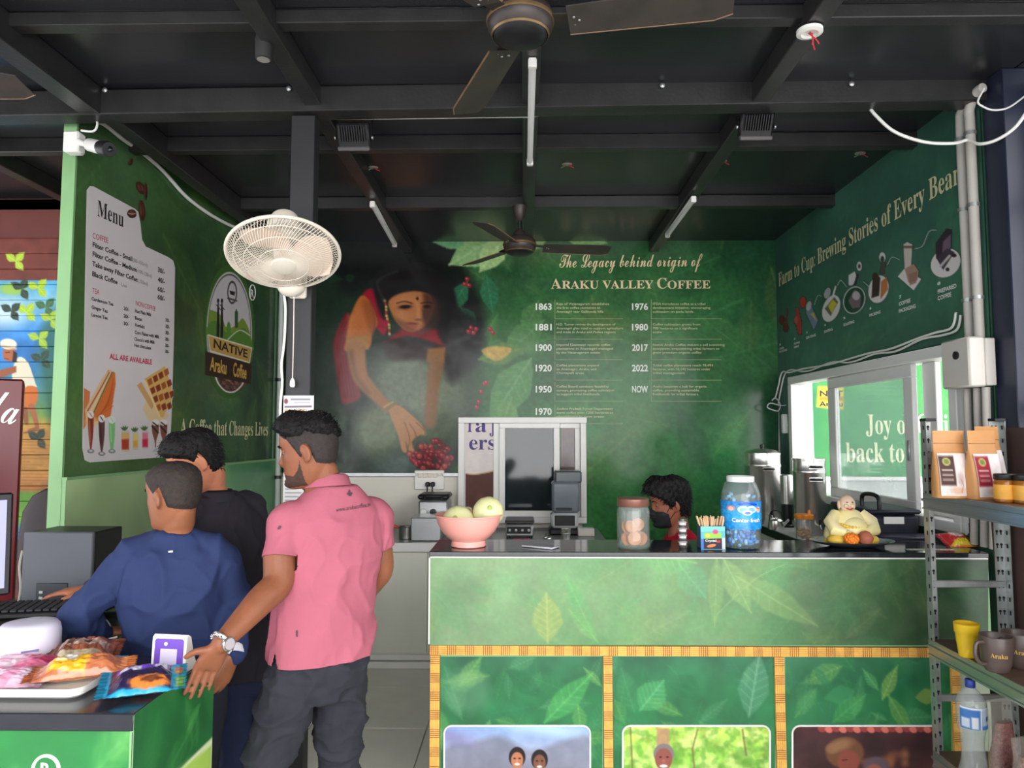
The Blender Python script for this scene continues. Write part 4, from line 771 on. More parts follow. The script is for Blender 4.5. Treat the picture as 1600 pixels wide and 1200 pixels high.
# near display table with black top, front left
zt_ = .88; tx1, ty0, ty1, tx0 = -1.0, 1.859, 2.33, -1.85
dt = thing('display_table', 'dark green printed display table with black top, nearest on the left', 'table', (-1.4, 2.1, 0))
M_btop = mat('black_laminate', (44, 46, 52), .2, 0, .15, 10)
obj('top', MB().box(tx0, tx1 - .002, ty0, ty1, zt_ - .045, zt_, .003), M_btop, dt)
obj('carcass', MB().box(tx0 + .01, tx1 - .012, ty0 + .02, ty1 - .01, .002, zt_ - .045), mat('table_board', (40, 80, 50), .6), dt)
def tf(px, py): return P(px, py, ty0 + .012)
xp = P(205, 1160, ty0).x
obj('corner_post', MB().box(xp, tx1 - .004, ty0 + .001, ty0 + .06, .002, zt_ - .046, .003), M_btop, dt)
g = Canvas(tx0, .02, xp - .002, zt_ - .046, .012, (40, 126, 62)); g.noise(.25, .2, 71); g.leaves(60, .08, .35, [(70, 150, 80), (36, 110, 56), (90, 160, 80), (50, 130, 70)], .4, 72, True); g.poly([(tx0, .5), (-1.36, .56), (-1.2, .4), (tx0, .3)], (90, 160, 60), .5, .01)
obj('front_panel', MB().box(tx0 + .01, xp - .001, ty0 + .013, ty0 + .02, .01, zt_ - .046), M_lgreen, dt)
printed('front_film', g, lambda x, y: V(x, ty0 + .012, y), M_film2, dt)
t = MB(); cx_, cz_ = tf(72, 1202).x, tf(72, 1202).z; t.tube([V(cx_ + .034 * math.cos(a), ty0 + .011, cz_ + .034 * math.sin(a)) for a in [2 * PI * k / 28 for k in range(28)]], .0045, 5, False, True); t.fit('R', V(cx_ - .014, ty0 + .012, cz_ - .018), V(cx_ + .014, ty0 + .012, cz_ - .018), .036, NF, 'bold'); obj('lettering', t, M_txtw, dt, 30, 'white registered mark in a ring')
g = Canvas(ty0 + .004, .02, ty1 - .002, zt_ - .004, .01, (34, 104, 52)); g.noise(.2, .25, 81); g.leaves(50, .06, .3, [(60, 140, 60), (30, 90, 46), (80, 150, 70), (46, 120, 56)], .5, 82, True)
a, b, c_ = hit(333, 1152, (V(tx1, 0, 0), V(1, 0, 0))), hit(276, 1206, (V(tx1, 0, 0), V(1, 0, 0))), hit(333, 1290, (V(tx1, 0, 0), V(1, 0, 0)))
g.poly([(a.y, a.z), (b.y, b.z), (b.y, .2), (c_.y, .2)], (226, 236, 190), 1); g.poly([(a.y - .008, a.z - .02), (b.y + .002, b.z - .004), (b.y, .2), (c_.y - .008, .2)], (170, 206, 90), 1, .003); g.ell((a.y + b.y) / 2 + .04, a.z - .12, .05, .04, (120, 180, 70), .8, .4, .01)
obj('side_panel', MB().box(tx1 - .012, tx1 - .002, ty0 + .002, ty1 - .001, .01, zt_ - .003), M_lgreen, dt)
printed('side_film', g, lambda x, y: V(tx1 - .001, x, y), M_film2, dt, label='dark green leafy film with a pale picture')
# billing desk behind it
zd = .86
dk = thing('billing_desk', 'black billing desk behind the display table, under the computer box', 'desk', (-1.8, 2.75, 0))
obj('top', MB().box(-2.3, -1.42, 2.36, 3.2, zd - .03, zd, .004), M_btop, dk); obj('back_panel', MB().box(-2.28, -1.44, 3.16, 3.19, .05, zd - .03), M_btop, dk)
for x, y in ((-2.27, 2.4), (-1.47, 2.4), (-2.27, 3.13), (-1.47, 3.13)): obj('leg', MB().box(x - .02, x + .02, y - .02, y + .02, 0, zd - .03, .003), M_black, dk)
# ================================================================== things on the ceiling, walls and column
M_fan = mat('dusty_dark_brown_metal', (62, 54, 50), .4, .2, .25, 14)
M_fand = mat('dark_fan_blade', (58, 54, 52), .45, .1, .25, 10, 0, 80, .5, 0, 1.45, 0, None, (74, 66, 60))
M_fanb = mat('fan_blade_edge', (128, 96, 72), .5, 0, .2, 20)
M_trim = mat('tarnished_brass_ring', (128, 104, 72), .35, .6, .2, 20)
def ceiling_fan(label, hub, angles, span=.6, rod=.16, top=3.075, sc=1.0, group=None):
    hx, hy, hz = hub; t = thing('ceiling_fan', label, 'fan', (hx, hy, top))
    obj('motor', MB().lathe([(.03, .075), (.05, .07), (.085, .06), (.103, .04), (.108, .015), (.104, -.012), (.088, -.03)], hub, 36), M_fan, t)
    obj('bottom_cover', MB().lathe([(.09, -.028), (.084, -.04), (.06, -.052), (.02, -.057), (.003, -.058)], hub, 36), M_black, t)
    obj('trim_ring', MB().lathe([(.106, .022), (.1105, .018), (.1105, .01), (.106, .006)], hub, 36, None, False).lathe([(.09, -.026), (.094, -.03), (.09, -.036)], hub, 36, None, False), M_trim, t)
    obj('downrod', MB().tube([(hx, hy, hz + .07), (hx, hy, top - .03)], .011, 10), M_black, t)
    obj('canopy', MB().lathe([(.014, -.1), (.03, -.085), (.045, -.03), (.048, 0)], (hx, hy, top), 20), M_fan, t); obj('lower_canopy', MB().lathe([(.045, .07), (.04, .095), (.014, .12)], hub, 20), M_fan, t)
    for a in angles:
        a = math.radians(a); d = V(math.cos(a), math.sin(a), 0); s = V(-d.y, d.x, 0); h = V(*hub)
        obj('blade_bracket', MB().bar(h + d * .095 + V(0, 0, .012), h + d * .2 + V(0, 0, .006), .05, .005, (0, 0, 1), .001), M_fan, t)
        up = []; n = 9
        for k in range(n + 1):
            q = k / n; r = .155 + q * (span - .155); w_ = .058 + .012 * q; w_ = w_ * (1 if q < .97 else .72) ; up.append((r, w_))
        out = [(r, w_) for r, w_ in up] + [(r, -w_) for r, w_ in up[::-1]]
        tilt = math.radians(-13); vs = [h + d * r + s * (w_ * math.cos(tilt)) + V(0, 0, w_ * math.sin(tilt)) for r, w_ in out]
        b = obj('blade', MB().slab(vs, V(0, 0, 1), .004), M_fand, t)
        e = vs[:n + 1]; e2 = [v + s * .0 for v in e]; obj('edge_dust', MB().tube([v + V(0, 0, -.002) for v in vs[:n + 1]], .0036, 5), M_fanb, b, 60, 'dusty brown leading edge')
        sm = MB()
        for r, o in ((.175, .02), (.175, -.02), (.19, 0)): sm.sphere(h + d * r + s * o + V(0, 0, -.006), (.005, .005, .003), 8, 5)
        obj('screw', sm, M_galv, b, 60, kind='stuff')
    return t
h = P(813, 40, 2.2); ceiling_fan('dark ceiling fan nearest the camera, its hub at the top of the picture', (h.x, h.y, h.z), (110, -11, 231), .66)
h = P(812, 386, 4.55); ceiling_fan('small looking dark ceiling fan far back before the mural', (h.x, h.y, h.z), (248, 8, 128), .6)
h = PZ(40, 133, 2.87); ceiling_fan('ceiling fan at the left edge of the picture, one blade tip showing', (h.x - .6, h.y + .02, 2.87), (-2, 118, 238), .6)

M_tube = mat('milky_tube_cover', (240, 238, 236), .3, 0, .02)
def tube_light(label, a, b):
    a, b = Vector(a), Vector(b); t = thing('tube_light', label, 'lamp', tuple((a + b) / 2), 'tube lights under the roof beams'); d = (b - a).normalized()
    obj('body', MB().bar(a + V(0, 0, .012), b + V(0, 0, .012), .03, .018, (0, 0, 1), .003), M_whitep, t)
    obj('diffuser', MB().tube([a + d * .03 - V(0, 0, .003), b - d * .03 - V(0, 0, .003)], .014, 12), M_tube, t)
    for p, q in ((a, a + d * .03), (b - d * .03, b)): obj('end_cap', MB().bar(p, q, .034, .036, (0, 0, 1), .004), M_whitep, t)
tube_light('white tube light on the middle beam, hanging nearest', P(832, 97, 2.7), (P(828, 256, 3.72).x, 3.72, P(832, 97, 2.7).z - .012))
tube_light('white tube light at the back left, above the woman in the mural', P(584, 314, 4.4) - V(.01, 0, .02), P(619, 379, 5.4) - V(.01, 0, .02))
tube_light('white tube light at the back right, slanting before the mural', P(1081, 306, 4.3) + V(.012, 0, -.02), P(1040, 364, 5.2) + V(.012, 0, -.02))
def trunking(label, pts, Y):
    mb = MB(); pp = [P(x, y, Y) for x, y, w_ in pts]; mb.tube(pp, [w_ for _, _, w_ in pts], 8, True, False, .7); return tag(obj('cable_trunking', mb, M_whitep), label, 'trunking')
trunking('long white plastic trunking behind the front beam, ending at the middle tube light', [(372, 184, .002), (410, 185, .006), (455, 185, .009), (600, 184, .011), (760, 182, .010), (825, 182, .008), (856, 180, .002)], 3.225)
trunking('short white trunking strip behind the right floodlight bracket', [(1090, 172, .002), (1130, 174.5, .007), (1180, 173, .007), (1208, 169, .002)], 3.225)

def floodlight(label, c, w_=.155, tilt=.5, top=3.1):
    c = Vector(c); t = thing('floodlight', label, 'lamp', (c.x, c.y, top), 'black floodlights under the front beam'); R = Matrix.Rotation(tilt, 3, 'X')
    obj('housing', MB().obox(c, (w_, .035, .12), R, .008), M_black, t); obj('heat_sink', fins(c, w_, R), M_black, t, 0, kind='stuff')
    obj('glass_rim', MB().obox(c + R @ V(0, -.02, -.052), (w_ * .98, .035, .02), R, .004), mat('smoky_rim', (96, 92, 92), .2, .2), t)
    br = MB(); 
    for s in (-1, 1): br.bar(c + V(s * (w_ / 2 + .006), 0, -.01), V(c.x + s * (w_ / 2 + .006), c.y + .02, top - .012), .004, .02, (0, 1, 0))
    br.box(c.x - w_ / 2 - .008, c.x + w_ / 2 + .008, c.y + .008, c.y + .032, top - .014, top - .009); obj('bracket', br, M_black, t)
    for s in (-1, 1): obj('knob', MB().lathe([(.009, 0), (.009, .006), (.004, .009)], c + V(s * (w_ / 2 + .008), 0, -.008), 10, Matrix.Rotation(s * PI / 2, 3, 'Y')), M_galv, t)
def fins(c, w_, R):
    mb = MB()
    for k in range(11): mb.obox(c + R @ V(-w_ / 2 + .02 + k * (w_ - .04) / 10, -.026, .016), (.004, .02, .07), R)
    return mb
floodlight('black floodlight hanging left, right beside the column', P(553, 213, 3.27), .155, .55)
floodlight('black floodlight hanging on the right of the middle tube light', P(1181, 196, 3.27), .155, .55)

c = P(412, 74, 2.6); t = thing('ceiling_spotlight', 'small dark cylinder spotlight on the left roof beam', 'lamp', (c.x, c.y, 3.08))
obj('barrel', MB().lathe([(.026, -.047), (.03, -.045), (.032, .03), (.028, .047)], c, 20), mat('dark_grey_enamel', (52, 52, 52), .4), t); obj('lens', MB().lathe([(.024, -.049), (.01, -.045), (.002, -.045)], c, 16), mat('frosted_lens', (150, 146, 140), .2), t)
obj('stem', MB().tube([c + V(.01, 0, .045), c + V(.02, 0, .1)], .008, 8), M_black, t); obj('joint', MB().sphere(c + V(.042, 0, .03), (.01, .012, .017), 10, 8), M_whitep, t)
c = PZ(1265, 47, 3.07); t = thing('junction_box', 'round white ceiling box with loose red wires on the right beam', 'box', tuple(c))
obj('plate', MB().lathe([(.046, 0), (.046, -.012), (.03, -.016), (.028, -.006)], c, 24), M_whitep, t)
wm = mat('red_wire', (196, 54, 60), .4)
for q in ([(0, 0, -.006), (.01, -.005, -.03), (.006, -.004, -.06)], [(0, .01, -.006), (.022, 0, -.035), (.034, .004, -.05)], [(.008, 0, -.01), (.016, .01, -.05), (.02, .008, -.07)]): obj('wire', MB().tube(catmull([c + V(*p) for p in q], 4), .0025, 6), wm, t)

# bullet camera on the front end of the left wall
c = P(116, 224, 3.19); t = thing('security_camera', 'white security camera on a square box at the left wall corner', 'camera', tuple(c))
obj('mount_box', MB().obox(c, (.075, .06, .1), None, .008), M_whitep, t); b_ = P(134, 226, 3.17); obj('arm', MB().tube([c + V(.03, -.02, 0), b_, P(142, 228, 3.14)], [.018, .012, .012], 12), M_whitep, t)
e0, e1, e2 = P(139, 226, 3.14), P(159, 231, 3.08), P(171, 233, 3.045); obj('barrel', MB().tube([e0, e0.lerp(e1, .1), e1], [.022, .03, .031], 18), M_whitep, t); hd = obj('hood', MB().tube([e1, e1.lerp(e2, .9), e2], [.033, .034, .03], 18), M_black, t); obj('lens', MB().sphere(e2, (.014, .008, .014), 12, 8), mat('lens_glass', (20, 22, 28), .05), hd)
tag(obj('camera_cable', MB().tube(catmull([P(127, 204, 3.17), P(146, 205, 3.16), P(152, 195, 3.17), P(150, 184, 3.2)], 6), .005, 7), M_whitep), 'short white cable looping from the security camera up to the beam', 'cable')
tag(obj('cable_conduit', MB().tube(catmull([lw(x, y) + LN * .014 for x, y in ((132, 186), (158, 194), (186, 216), (220, 240), (252, 268), (286, 306), (320, 332), (352, 350), (384, 363), (405, 372))], 5), .011, 8), M_whitep), 'white conduit running down along the top of the left wall', 'pipe')

# ivory wall fan on the column
t = thing('wall_fan', 'ivory wall fan tilted down on the dark column', 'fan', tuple(P(462, 450, 3.11)))
fc = P(443.5, 397, 2.86); tl = math.radians(64); fn = V(.32 * math.cos(tl), -.947 * math.cos(tl), -math.sin(tl)); fu = V(.947, .32, 0); fv = fn.cross(fu).normalized(); RF = Matrix((fu, fv, fn)).transposed(); rr_ = .221
def dome(sign, depth, n=72, rr0=.045, r=.0013):
    mb = MB()
    for k in range(n):
        a = 2 * PI * k / n; pts = []
        for j in range(7):
            q = j / 6; rad = rr0 + (rr_ - rr0) * q; sw = a + .5 * (1 - q); hgt = depth * (1 - q ** 2.6)
            pts.append(fc + RF @ V(rad * math.cos(sw), rad * math.sin(sw), sign * hgt))
        mb.tube(pts, r, 4, False)
    for rad in (.1, .155, .195):
        q = (rad - rr0) / (rr_ - rr0); mb.tube([fc + RF @ V(rad * math.cos(a), rad * math.sin(a), sign * depth * (1 - q ** 2.6)) for a in [2 * PI * k / 40 for k in range(40)]], .0018, 5, False, True)
    return mb
obj('front_grille', dome(1, .062, 96), M_cream, t, 60, kind='stuff'); obj('rear_grille', dome(-1, .075, 72, .06), M_cream, t, 60, kind='stuff')
obj('rim', MB().tube([fc + RF @ V((rr_ + .002) * math.cos(a), (rr_ + .002) * math.sin(a), 0) for a in [2 * PI * k / 56 for k in range(56)]], .0075, 8, False, True), M_cream, t)
obj('badge', MB().lathe([(.05, -.004), (.048, .006), (.03, .01), (.002, .011)], fc + fn * .062, 28, RF), M_cream, t)
bm_ = mat('pearl_fan_blade', (226, 204, 186), .35, 0, .06, 8)
for k in range(3):
    a0 = 2.2 + k * 2 * PI / 3; vs = []; fs = []
    for i in range(9):
        for j in range(9):
            q = j / 8; rad = .03 + .165 * q; w_ = (.35 + .75 * math.sin(PI * min(q * .75 + .15, 1))); a = a0 + (i / 8 - .5) * w_ * 1.5; vs.append(fc + RF @ V(rad * math.cos(a), rad * math.sin(a), .012 - (i / 8 - .5) * .055))
    for i in range(8):
        for j in range(8): fs.append((i * 9 + j, i * 9 + j + 1, (i + 1) * 9 + j + 1, (i + 1) * 9 + j))
    o = obj('blade', MB().add(vs, fs), bm_, t, 180)
obj('hub', MB().lathe([(.042, -.03), (.042, .01), (.034, .024), (.012, .03)], fc, 24, RF), M_cream, t)
obj('motor_housing', MB().lathe([(.055, -.05), (.066, -.07), (.072, -.11), (.07, -.16), (.055, -.195), (.03, -.207), (.004, -.21)], fc, 28, RF), M_cream, t); obj('vent_rib', MB().lathe([(.062, -.055), (.072, -.06), (.072, -.064), (.066, -.068)], fc, 28, RF, False), M_cream, t)
nb = P(458, 446, 3.06); obj('neck', MB().tube(catmull([fc - fn * .1 + V(0, .03, -.0), fc + V(.02, .13, -.02), nb], 5), .026, 12), M_cream, t)
obj('control_box', MB().sphere(nb + V(-.005, -.01, -.005), (.06, .055, .048), 20, 12), M_cream, t); obj('wall_bracket', MB().box(nb.x - .03, nb.x + .045, nb.y + .03, 3.121, nb.z - .05, nb.z + .06, .008), M_cream, t)
a, b = P(459.5, 458, 3.05), P(457, 594, 3.09); obj('pull_cord', MB().tube([a, (a + b) / 2 + V(0, .004, 0), b], .0022, 5), M_cream, t); obj('cord_knob', MB().lathe([(.004, .02), (.011, .008), (.012, -.012), (.008, -.02)], P(457, 598, 3.09), 12), M_whitep, t)
obj('power_cord', MB().tube(catmull([P(x, y, 3.1) for x, y in ((443, 455), (446, 480), (445, 520), (443, 545), (440, 570), (441, 600), (438, 640), (441, 690), (439, 720))], 5), .0055, 7), M_whitep, t)

# pipes at the back end of the left wall, papers on the column
for x, m_, lb in ((437, mat('pale_grey_pipe', (176, 182, 176), .4), 'pale grey vertical pipe in the rear left corner'), (427, mat('green_pipe', (54, 84, 60), .35), 'dark green vertical pipe in the rear left corner, left of the pale one')):
    p = P(x, 600, 5.62); z0, z1 = .9, 3.04; t = thing('pipe', lb, 'pipe', (p.x, p.y, z0)); obj('tube', MB().tube([(p.x, p.y, z0), (p.x, p.y, z1)], .021 if x > 430 else .027, 14), m_, t)
    for z in (1.25, 2.02, 2.8): obj('clamp', MB().tube([(p.x, p.y, z - .012), (p.x, p.y, z + .012)], .032, 14), M_black, t)
def paper(label, x0, y0, x1, y1, Y, fn, cell=1.0):
    a, b = P(x0, y0, Y), P(x1, y1, Y); cv = Canvas(x0, y0, x1, y1, cell, (224, 222, 220)); fn(cv)
    t = thing('paper_notice', label, 'paper', (a.x, Y, b.z)); obj('sheet', MB().box(a.x, b.x, Y, Y + .0012, b.z, a.z), M_flat, t).data.materials[0] = M_whitep
    printed('print', cv, lambda x, y: P(x, y, Y - .0008), M_flat, t); return t
def f1(c):
    c.poly([(443, 618), (489, 618), (489, 629), (443, 630)], (206, 204, 206), 1); c.ell(447, 627, 3, 4, (120, 60, 60), .9); c.line([(455, 624), (484, 624)], 2, (90, 90, 110), .8); c.line([(460, 629), (484, 629)], 1, (120, 120, 140), .8)
    for k, (y, col) in enumerate(((635, (92, 84, 96)), (641, (176, 130, 70)), (646, (80, 96, 150)), (651, (80, 96, 150)), (657, (70, 90, 160)), (663, (110, 110, 130)), (669, (90, 90, 100)))): c.line([(446, y + .8), (486 - 8 * (k % 2), y)], 3.2, col, .8, .6)
    c.line([(462, 648), (488, 640)], 4, (226, 220, 214), 1)
def f2(c):
    for k in range(6): c.line([(446, 752 + k * 6), (470 - 4 * (k % 3), 752 + k * 6)], 1.6 if k else 3.4, (110, 110, 116), .8, .4)
paper('printed notice with blue and tan lines taped to the column above the man in pink', 443, 618, 489, 694, 3.116, f1); paper('white paper low on the column, under the chin of the man in pink', 443, 738, 474, 790, 3.116, f2)

# electrical things at the right
M_box = mat('grey_distribution_box', (206, 200, 192), .4, 0, .03)
z1, z0 = P(1513, 525, 3.09).z, P(1513, 604, 3.09).z; t = thing('distribution_box', 'grey electrical box on the right wall above the paper bags', 'box', (1.98, 3.2, z0))
obj('cover', MB().box(1.925, 2.0, 3.095, 3.3, z0, z1, .008), M_box, t); obj('back_box', MB().box(2.0, 2.046, 3.1, 3.295, z0 + .006, z1 - .006, .004), M_box, t); obj('knob', MB().lathe([(.018, 0), (.018, .008), (.012, .011)], (1.925, 3.18, z1 - .075), 18, Matrix.Rotation(-PI / 2, 3, 'Y')), M_black, t)
for i, (dy, lb) in enumerate(((3.165, 'grey conduit running up the right wall above the electrical box'), (3.235, 'second grey conduit beside it, bending at the top of the wall'))):
    zt2 = ZC - .13; t = thing('conduit', lb, 'pipe', (2.02, dy, z1)); obj('tube', MB().tube(catmull([(2.02, dy, z1 + .001), (2.02, dy, 2.6), (2.02, dy, zt2 - .06), (2.015, dy - .01, zt2 + .02), (2.015, dy - .06, zt2 + .07), (2.02, dy - .1, zt2 + .075)] if i == 0 else [(2.022, dy, z1 + .001), (2.022, dy, 2.6), (2.022, dy, zt2 - .03), (2.02, dy - .02, zt2 + .04), (2.02, dy - .1, zt2 + .06)], 6), .021, 12), mat('grey_pvc', (190, 184, 176), .45), t)
    for z in (2.2, 2.62, 2.95): obj('clamp', MB().tube([(2.02, dy, z - .008), (2.02, dy, z + .008)], .026, 12), M_galv, t)
for i, dy in enumerate((3.14, 3.2, 3.27)): tag(obj('conduit', MB().tube(catmull([(2.022, dy, z0), (2.022, dy + .004, z0 - .2), (2.022, dy - .01, 1.3), (2.022, dy, 1.1)], 5), .017, 10), mat('grey_pvc', (190, 184, 176), .45)), ('grey conduit under the electrical box, nearest the door post', 'grey conduit under the electrical box, middle of three', 'grey conduit under the electrical box, beside the window')[i], 'pipe')
def cable(label, pts, r, m_=None, k=6): return tag(obj('cable', MB().tube(catmull(pts, k), r, 6), m_ or M_whitep), label, 'cable')
cable('thick white cable drooping from the front beam to the conduit top', [P(x, y, Y) for x, y, Y in ((1356, 164, 3.2), (1368, 180, 3.16), (1398, 206, 3.13), (1445, 222, 3.12), (1490, 224, 3.12), (1512, 219, 3.12), (1530, 225, 3.05), (1556, 219, 3.0), (1585, 200, 2.95), (1606, 172, 2.9))], .007)
cable('thin white cable sagging beside the door post at the roof', [P(x, y, 3.0) for x, y in ((1538, 138, ), (1528, 158), (1535, 166), (1552, 172), (1576, 168), (1604, 148))], .004)
cable('white cable bundle along the top of the serving window, upper strand', [rw(x, y) + NR * .03 for x, y in ((1504, 488), (1497, 512), (1470, 520), (1440, 530), (1400, 545), (1365, 552), (1330, 562), (1300, 570), (1262, 576), (1240, 582), (1228, 582), (1222, 604), (1216, 624), (1206, 628))], .006)
cable('white cable bundle along the top of the serving window, lower strand', [rw(x, y) + NR * .02 for x, y in ((1508, 492), (1502, 515), (1478, 524), (1446, 530), (1405, 549), (1372, 553), (1335, 566), (1304, 566), (1266, 580), (1240, 578), (1230, 586), (1224, 610), (1220, 630))], .006)
cable('thin grey wire coiled beside the adapter in the rear right corner', [P(x, y, 5.6) for x, y in ((1206, 626), (1212, 622), (1219, 632), (1216, 642), (1206, 640), (1199, 636), (1204, 630), (1222, 634), (1234, 631))], .005, mat('grey_wire', (176, 178, 178), .5))
c = P(1227, 662, 5.6); t = thing('power_adapter', 'white power adapter hanging in the rear right corner', 'adapter', tuple(c)); obj('body', MB().obox(c, (.05, .05, .15), None, .008), M_whitep, t); obj('plug', MB().obox(P(1235, 662, 5.58), (.05, .03, .05), None, .006), M_whitep, t); obj('lead', MB().tube(catmull([c - V(0, 0, .07), c - V(.01, 0, .2), c - V(0, 0, .4)], 4), .004, 6), M_black, t)
# white tags along the top of the right wall film
for k, (x, y) in enumerate(((1219, 352), (1239, 338), (1262, 321), (1345, 262), (1413, 205))):
    d = F * (XR - .01) / (x - 819); tag(obj('paper_tab', MB().obox(V(XR - .004, d, 1.6 + (676 - y) / F * d), (.006, .19 if k < 3 else .11, .035), None, .002), M_whitep), ('white tab in the far corner of the right wall top, first from the back', 'white tab on the right wall top, second from the back', 'white tab on the right wall top, third from the back', 'white tab on the right wall top, fourth from the back', 'white tab on the right wall top, nearest the front beam')[k], 'tab', 'white tabs along the top of the right wall')
# switch board on the rear wall
a, b = P(647, 735, 5.72), P(694, 765, 5.75); t = thing('switchboard', 'white switchboard with two black plugs under the mural', 'switch', ((a.x + b.x) / 2, 5.75, b.z))
obj('plate', MB().box(a.x, b.x, 5.735, 5.764, b.z, a.z, .006), M_whitep, t)
for k in range(4): obj('switch', MB().box(a.x + .03 + k * .04, a.x + .062 + k * .04, 5.727, 5.737, a.z - .06, a.z - .025, .003), M_cream, t)
obj('socket', MB().lathe([(.022, 0), (.022, .006), (.016, .006)], (a.x + .03, 5.735, b.z + .045), 16, Matrix.Rotation(PI / 2, 3, 'X')), M_whitep, t)
for k in (0, 1):
    x = P(668 + k * 8, 756, 5.7).x; p_ = obj('plug', MB().obox((x, 5.71, b.z + .045), (.034, .05, .038), None, .008), M_black, t); obj('cord', MB().tube(catmull([(x, 5.69, b.z + .03), (x, 5.68, b.z - .03), (x + .005, 5.66, b.z - .12)], 4), .006, 6), M_black, p_)

for k, (x, y) in enumerate(((583, 262), (886, 257), (1128, 252), (1344, 240))):
    c = PZ(x, y, ZC - .006); t = thing('loose_wire', ('loose wire stub in the rear ceiling, left of the middle beam', 'loose wire stub in the rear ceiling, right of the middle tube light', 'loose wire stub on the rear ceiling beside the right floodlight', 'loose wire stub on the ceiling near the right wall top')[k], 'wire', tuple(c))
    obj('hole_patch', MB().lathe([(.03, .004), (.03, -.002), (.012, -.004), (.002, -.004)], c, 12, None, True, 1, .7), mat('pale_plaster_patch', (150, 140, 128), .8, 0, .2, 40), t)
    for q, m_ in ((.02, wm), (-.018, mat('green_wire', (90, 130, 70), .5))): obj('wire', MB().tube(catmull([c, c + V(q, -.01, -.014), c + V(q * 2, 0, -.02)], 4), .003, 5), m_, t)
# ================================================================== things on the counters, table and rack
def glassmat(name, c, rough=.05, al=.25):
    """thin clear plastic or glass wall: mostly transparent with a tinted sheen"""
    m = panemat(name, c, al, rough); return m
M_clear = glassmat('clear_jar_plastic', (214, 226, 232), .05, .08); M_glass = glassmat('clear_glass', (206, 212, 210), .03, .1)
zc = ct_z = cp(1000, 862).z
def on(px, py, z): return PZ(px, py, z)
# pink bowl with two melons
c = P(732, 856, 3.24); c.z = zc; t = thing('bowl', 'large pink plastic bowl holding two pale melons on the counter end', 'bowl', tuple(c))
obj('bowl_wall', MB().lathe([(.075, 0), (.079, .004), (.076, .022), (.074, .026), (.095, .04), (.122, .07), (.14, .105), (.1485, .135), (.154, .137), (.155, .143), (.148, .143), (.144, .136), (.136, .106), (.118, .072), (.09, .044), (.04, .034), (.002, .033)], c, 48), mat('pink_plastic', (248, 172, 160), .3, 0, .03), t, 50)
def melon(lb, px, py, Y, r, rot):
    q = P(px, py, Y); t = thing('melon', lb, 'melon', (q.x, q.y, q.z - r)); R = Matrix.Rotation(rot, 3, 'Y') @ Matrix.Rotation(1.15, 3, 'X')
    obj('flesh', MB().sphere(q, (r, r, r * .94), 28, 18, R, lambda d: 1 + .012 * math.cos(10 * math.atan2(d.y, d.x))), mat('melon_skin', (222, 224, 158), .4, 0, .1, 5, .08, 60, .5, 0, 1.45, 0, None, (240, 234, 190)), t)
    e = q + R @ V(0, 0, r * .935); e2 = q - R @ V(0, 0, -r * .935); obj('stem_scar', MB().sphere(q + R @ V(0, 0, r * .925), (.012, .012, .005), 10, 6, R), mat('melon_scar', (176, 196, 104), .6), t)
melon('pale yellow melon lying lower on the left in the pink bowl', 716, 816, 3.24, .075, -.3); melon('pale green melon standing higher on the right in the pink bowl', 763, 800, 3.25, .07, .35)
# phone
a = on(838, 858, zc); t = thing('phone', 'black phone lying flat on the counter beside the pink bowl', 'phone', tuple(a)); R = Matrix.Rotation(1.05, 3, 'Z'); obj('case', MB().obox(a + V(.02, .05, .005), (.075, .155, .008), R, .003), mat('white_phone_case', (206, 206, 210), .3), t); obj('screen', MB().obox(a + V(.02, .05, .0095), (.069, .148, .001), R), mat('black_screen', (24, 28, 36), .06), t)
# cookie jar
c = P(990, 859, 3.2); c.z = zc; t = thing('cookie_jar', 'ribbed clear jar of cookies with a copper lid', 'jar', tuple(c))
obj('jar_wall', MB().lathe([(.064, .003), (.071, .01), (.072, .02), (.072, .165), (.066, .178), (.064, .185), (.062, .178), (.068, .16), (.068, .02), (.06, .008)], c, 40, None, False), M_glass, t); obj('base', MB().lathe([(.066, .001), (.068, .006), (.002, .007)], c, 32), M_glass, t)
obj('lid', MB().lathe([(.068, .184), (.0705, .187), (.0705, .217), (.066, .221), (.002, .222)], c, 40), mat('copper_lid', (142, 98, 84), .35, .4), t)
M_cook = mat('cookie', (198, 140, 92), .7, 0, .2, 30, .3, 90)
for k, (dx, dy, dz, rx, ry) in enumerate(((0, -.03, .045, 1.4, .1), (-.03, .0, .04, 1.3, .7), (.032, -.005, .042, 1.35, -.7), (0, .025, .05, 1.45, .2), (-.012, -.015, .095, 1.0, .4), (.02, .012, .1, 1.1, -.5), (-.03, .02, .085, 1.2, 1.0))):
    R = Matrix.Rotation(ry, 3, 'Z') @ Matrix.Rotation(rx, 3, 'X'); o = obj('cookie', MB().lathe([(.004, -.007), (.026, -.007), (.031, -.002), (.029, .005), (.015, .009), (.003, .008)], c + V(dx, dy, dz), 18, R), M_cook); tag(o, 'brown cookie ' + ('standing in front at the bottom of the cookie jar', 'leaning at the left bottom of the cookie jar', 'leaning at the right bottom of the cookie jar', 'standing at the back of the cookie jar', 'lying upper left in the cookie jar pile', 'topmost in the cookie jar pile', 'at the far left of the cookie jar pile')[k], 'cookie', 'cookies in the copper lidded jar')
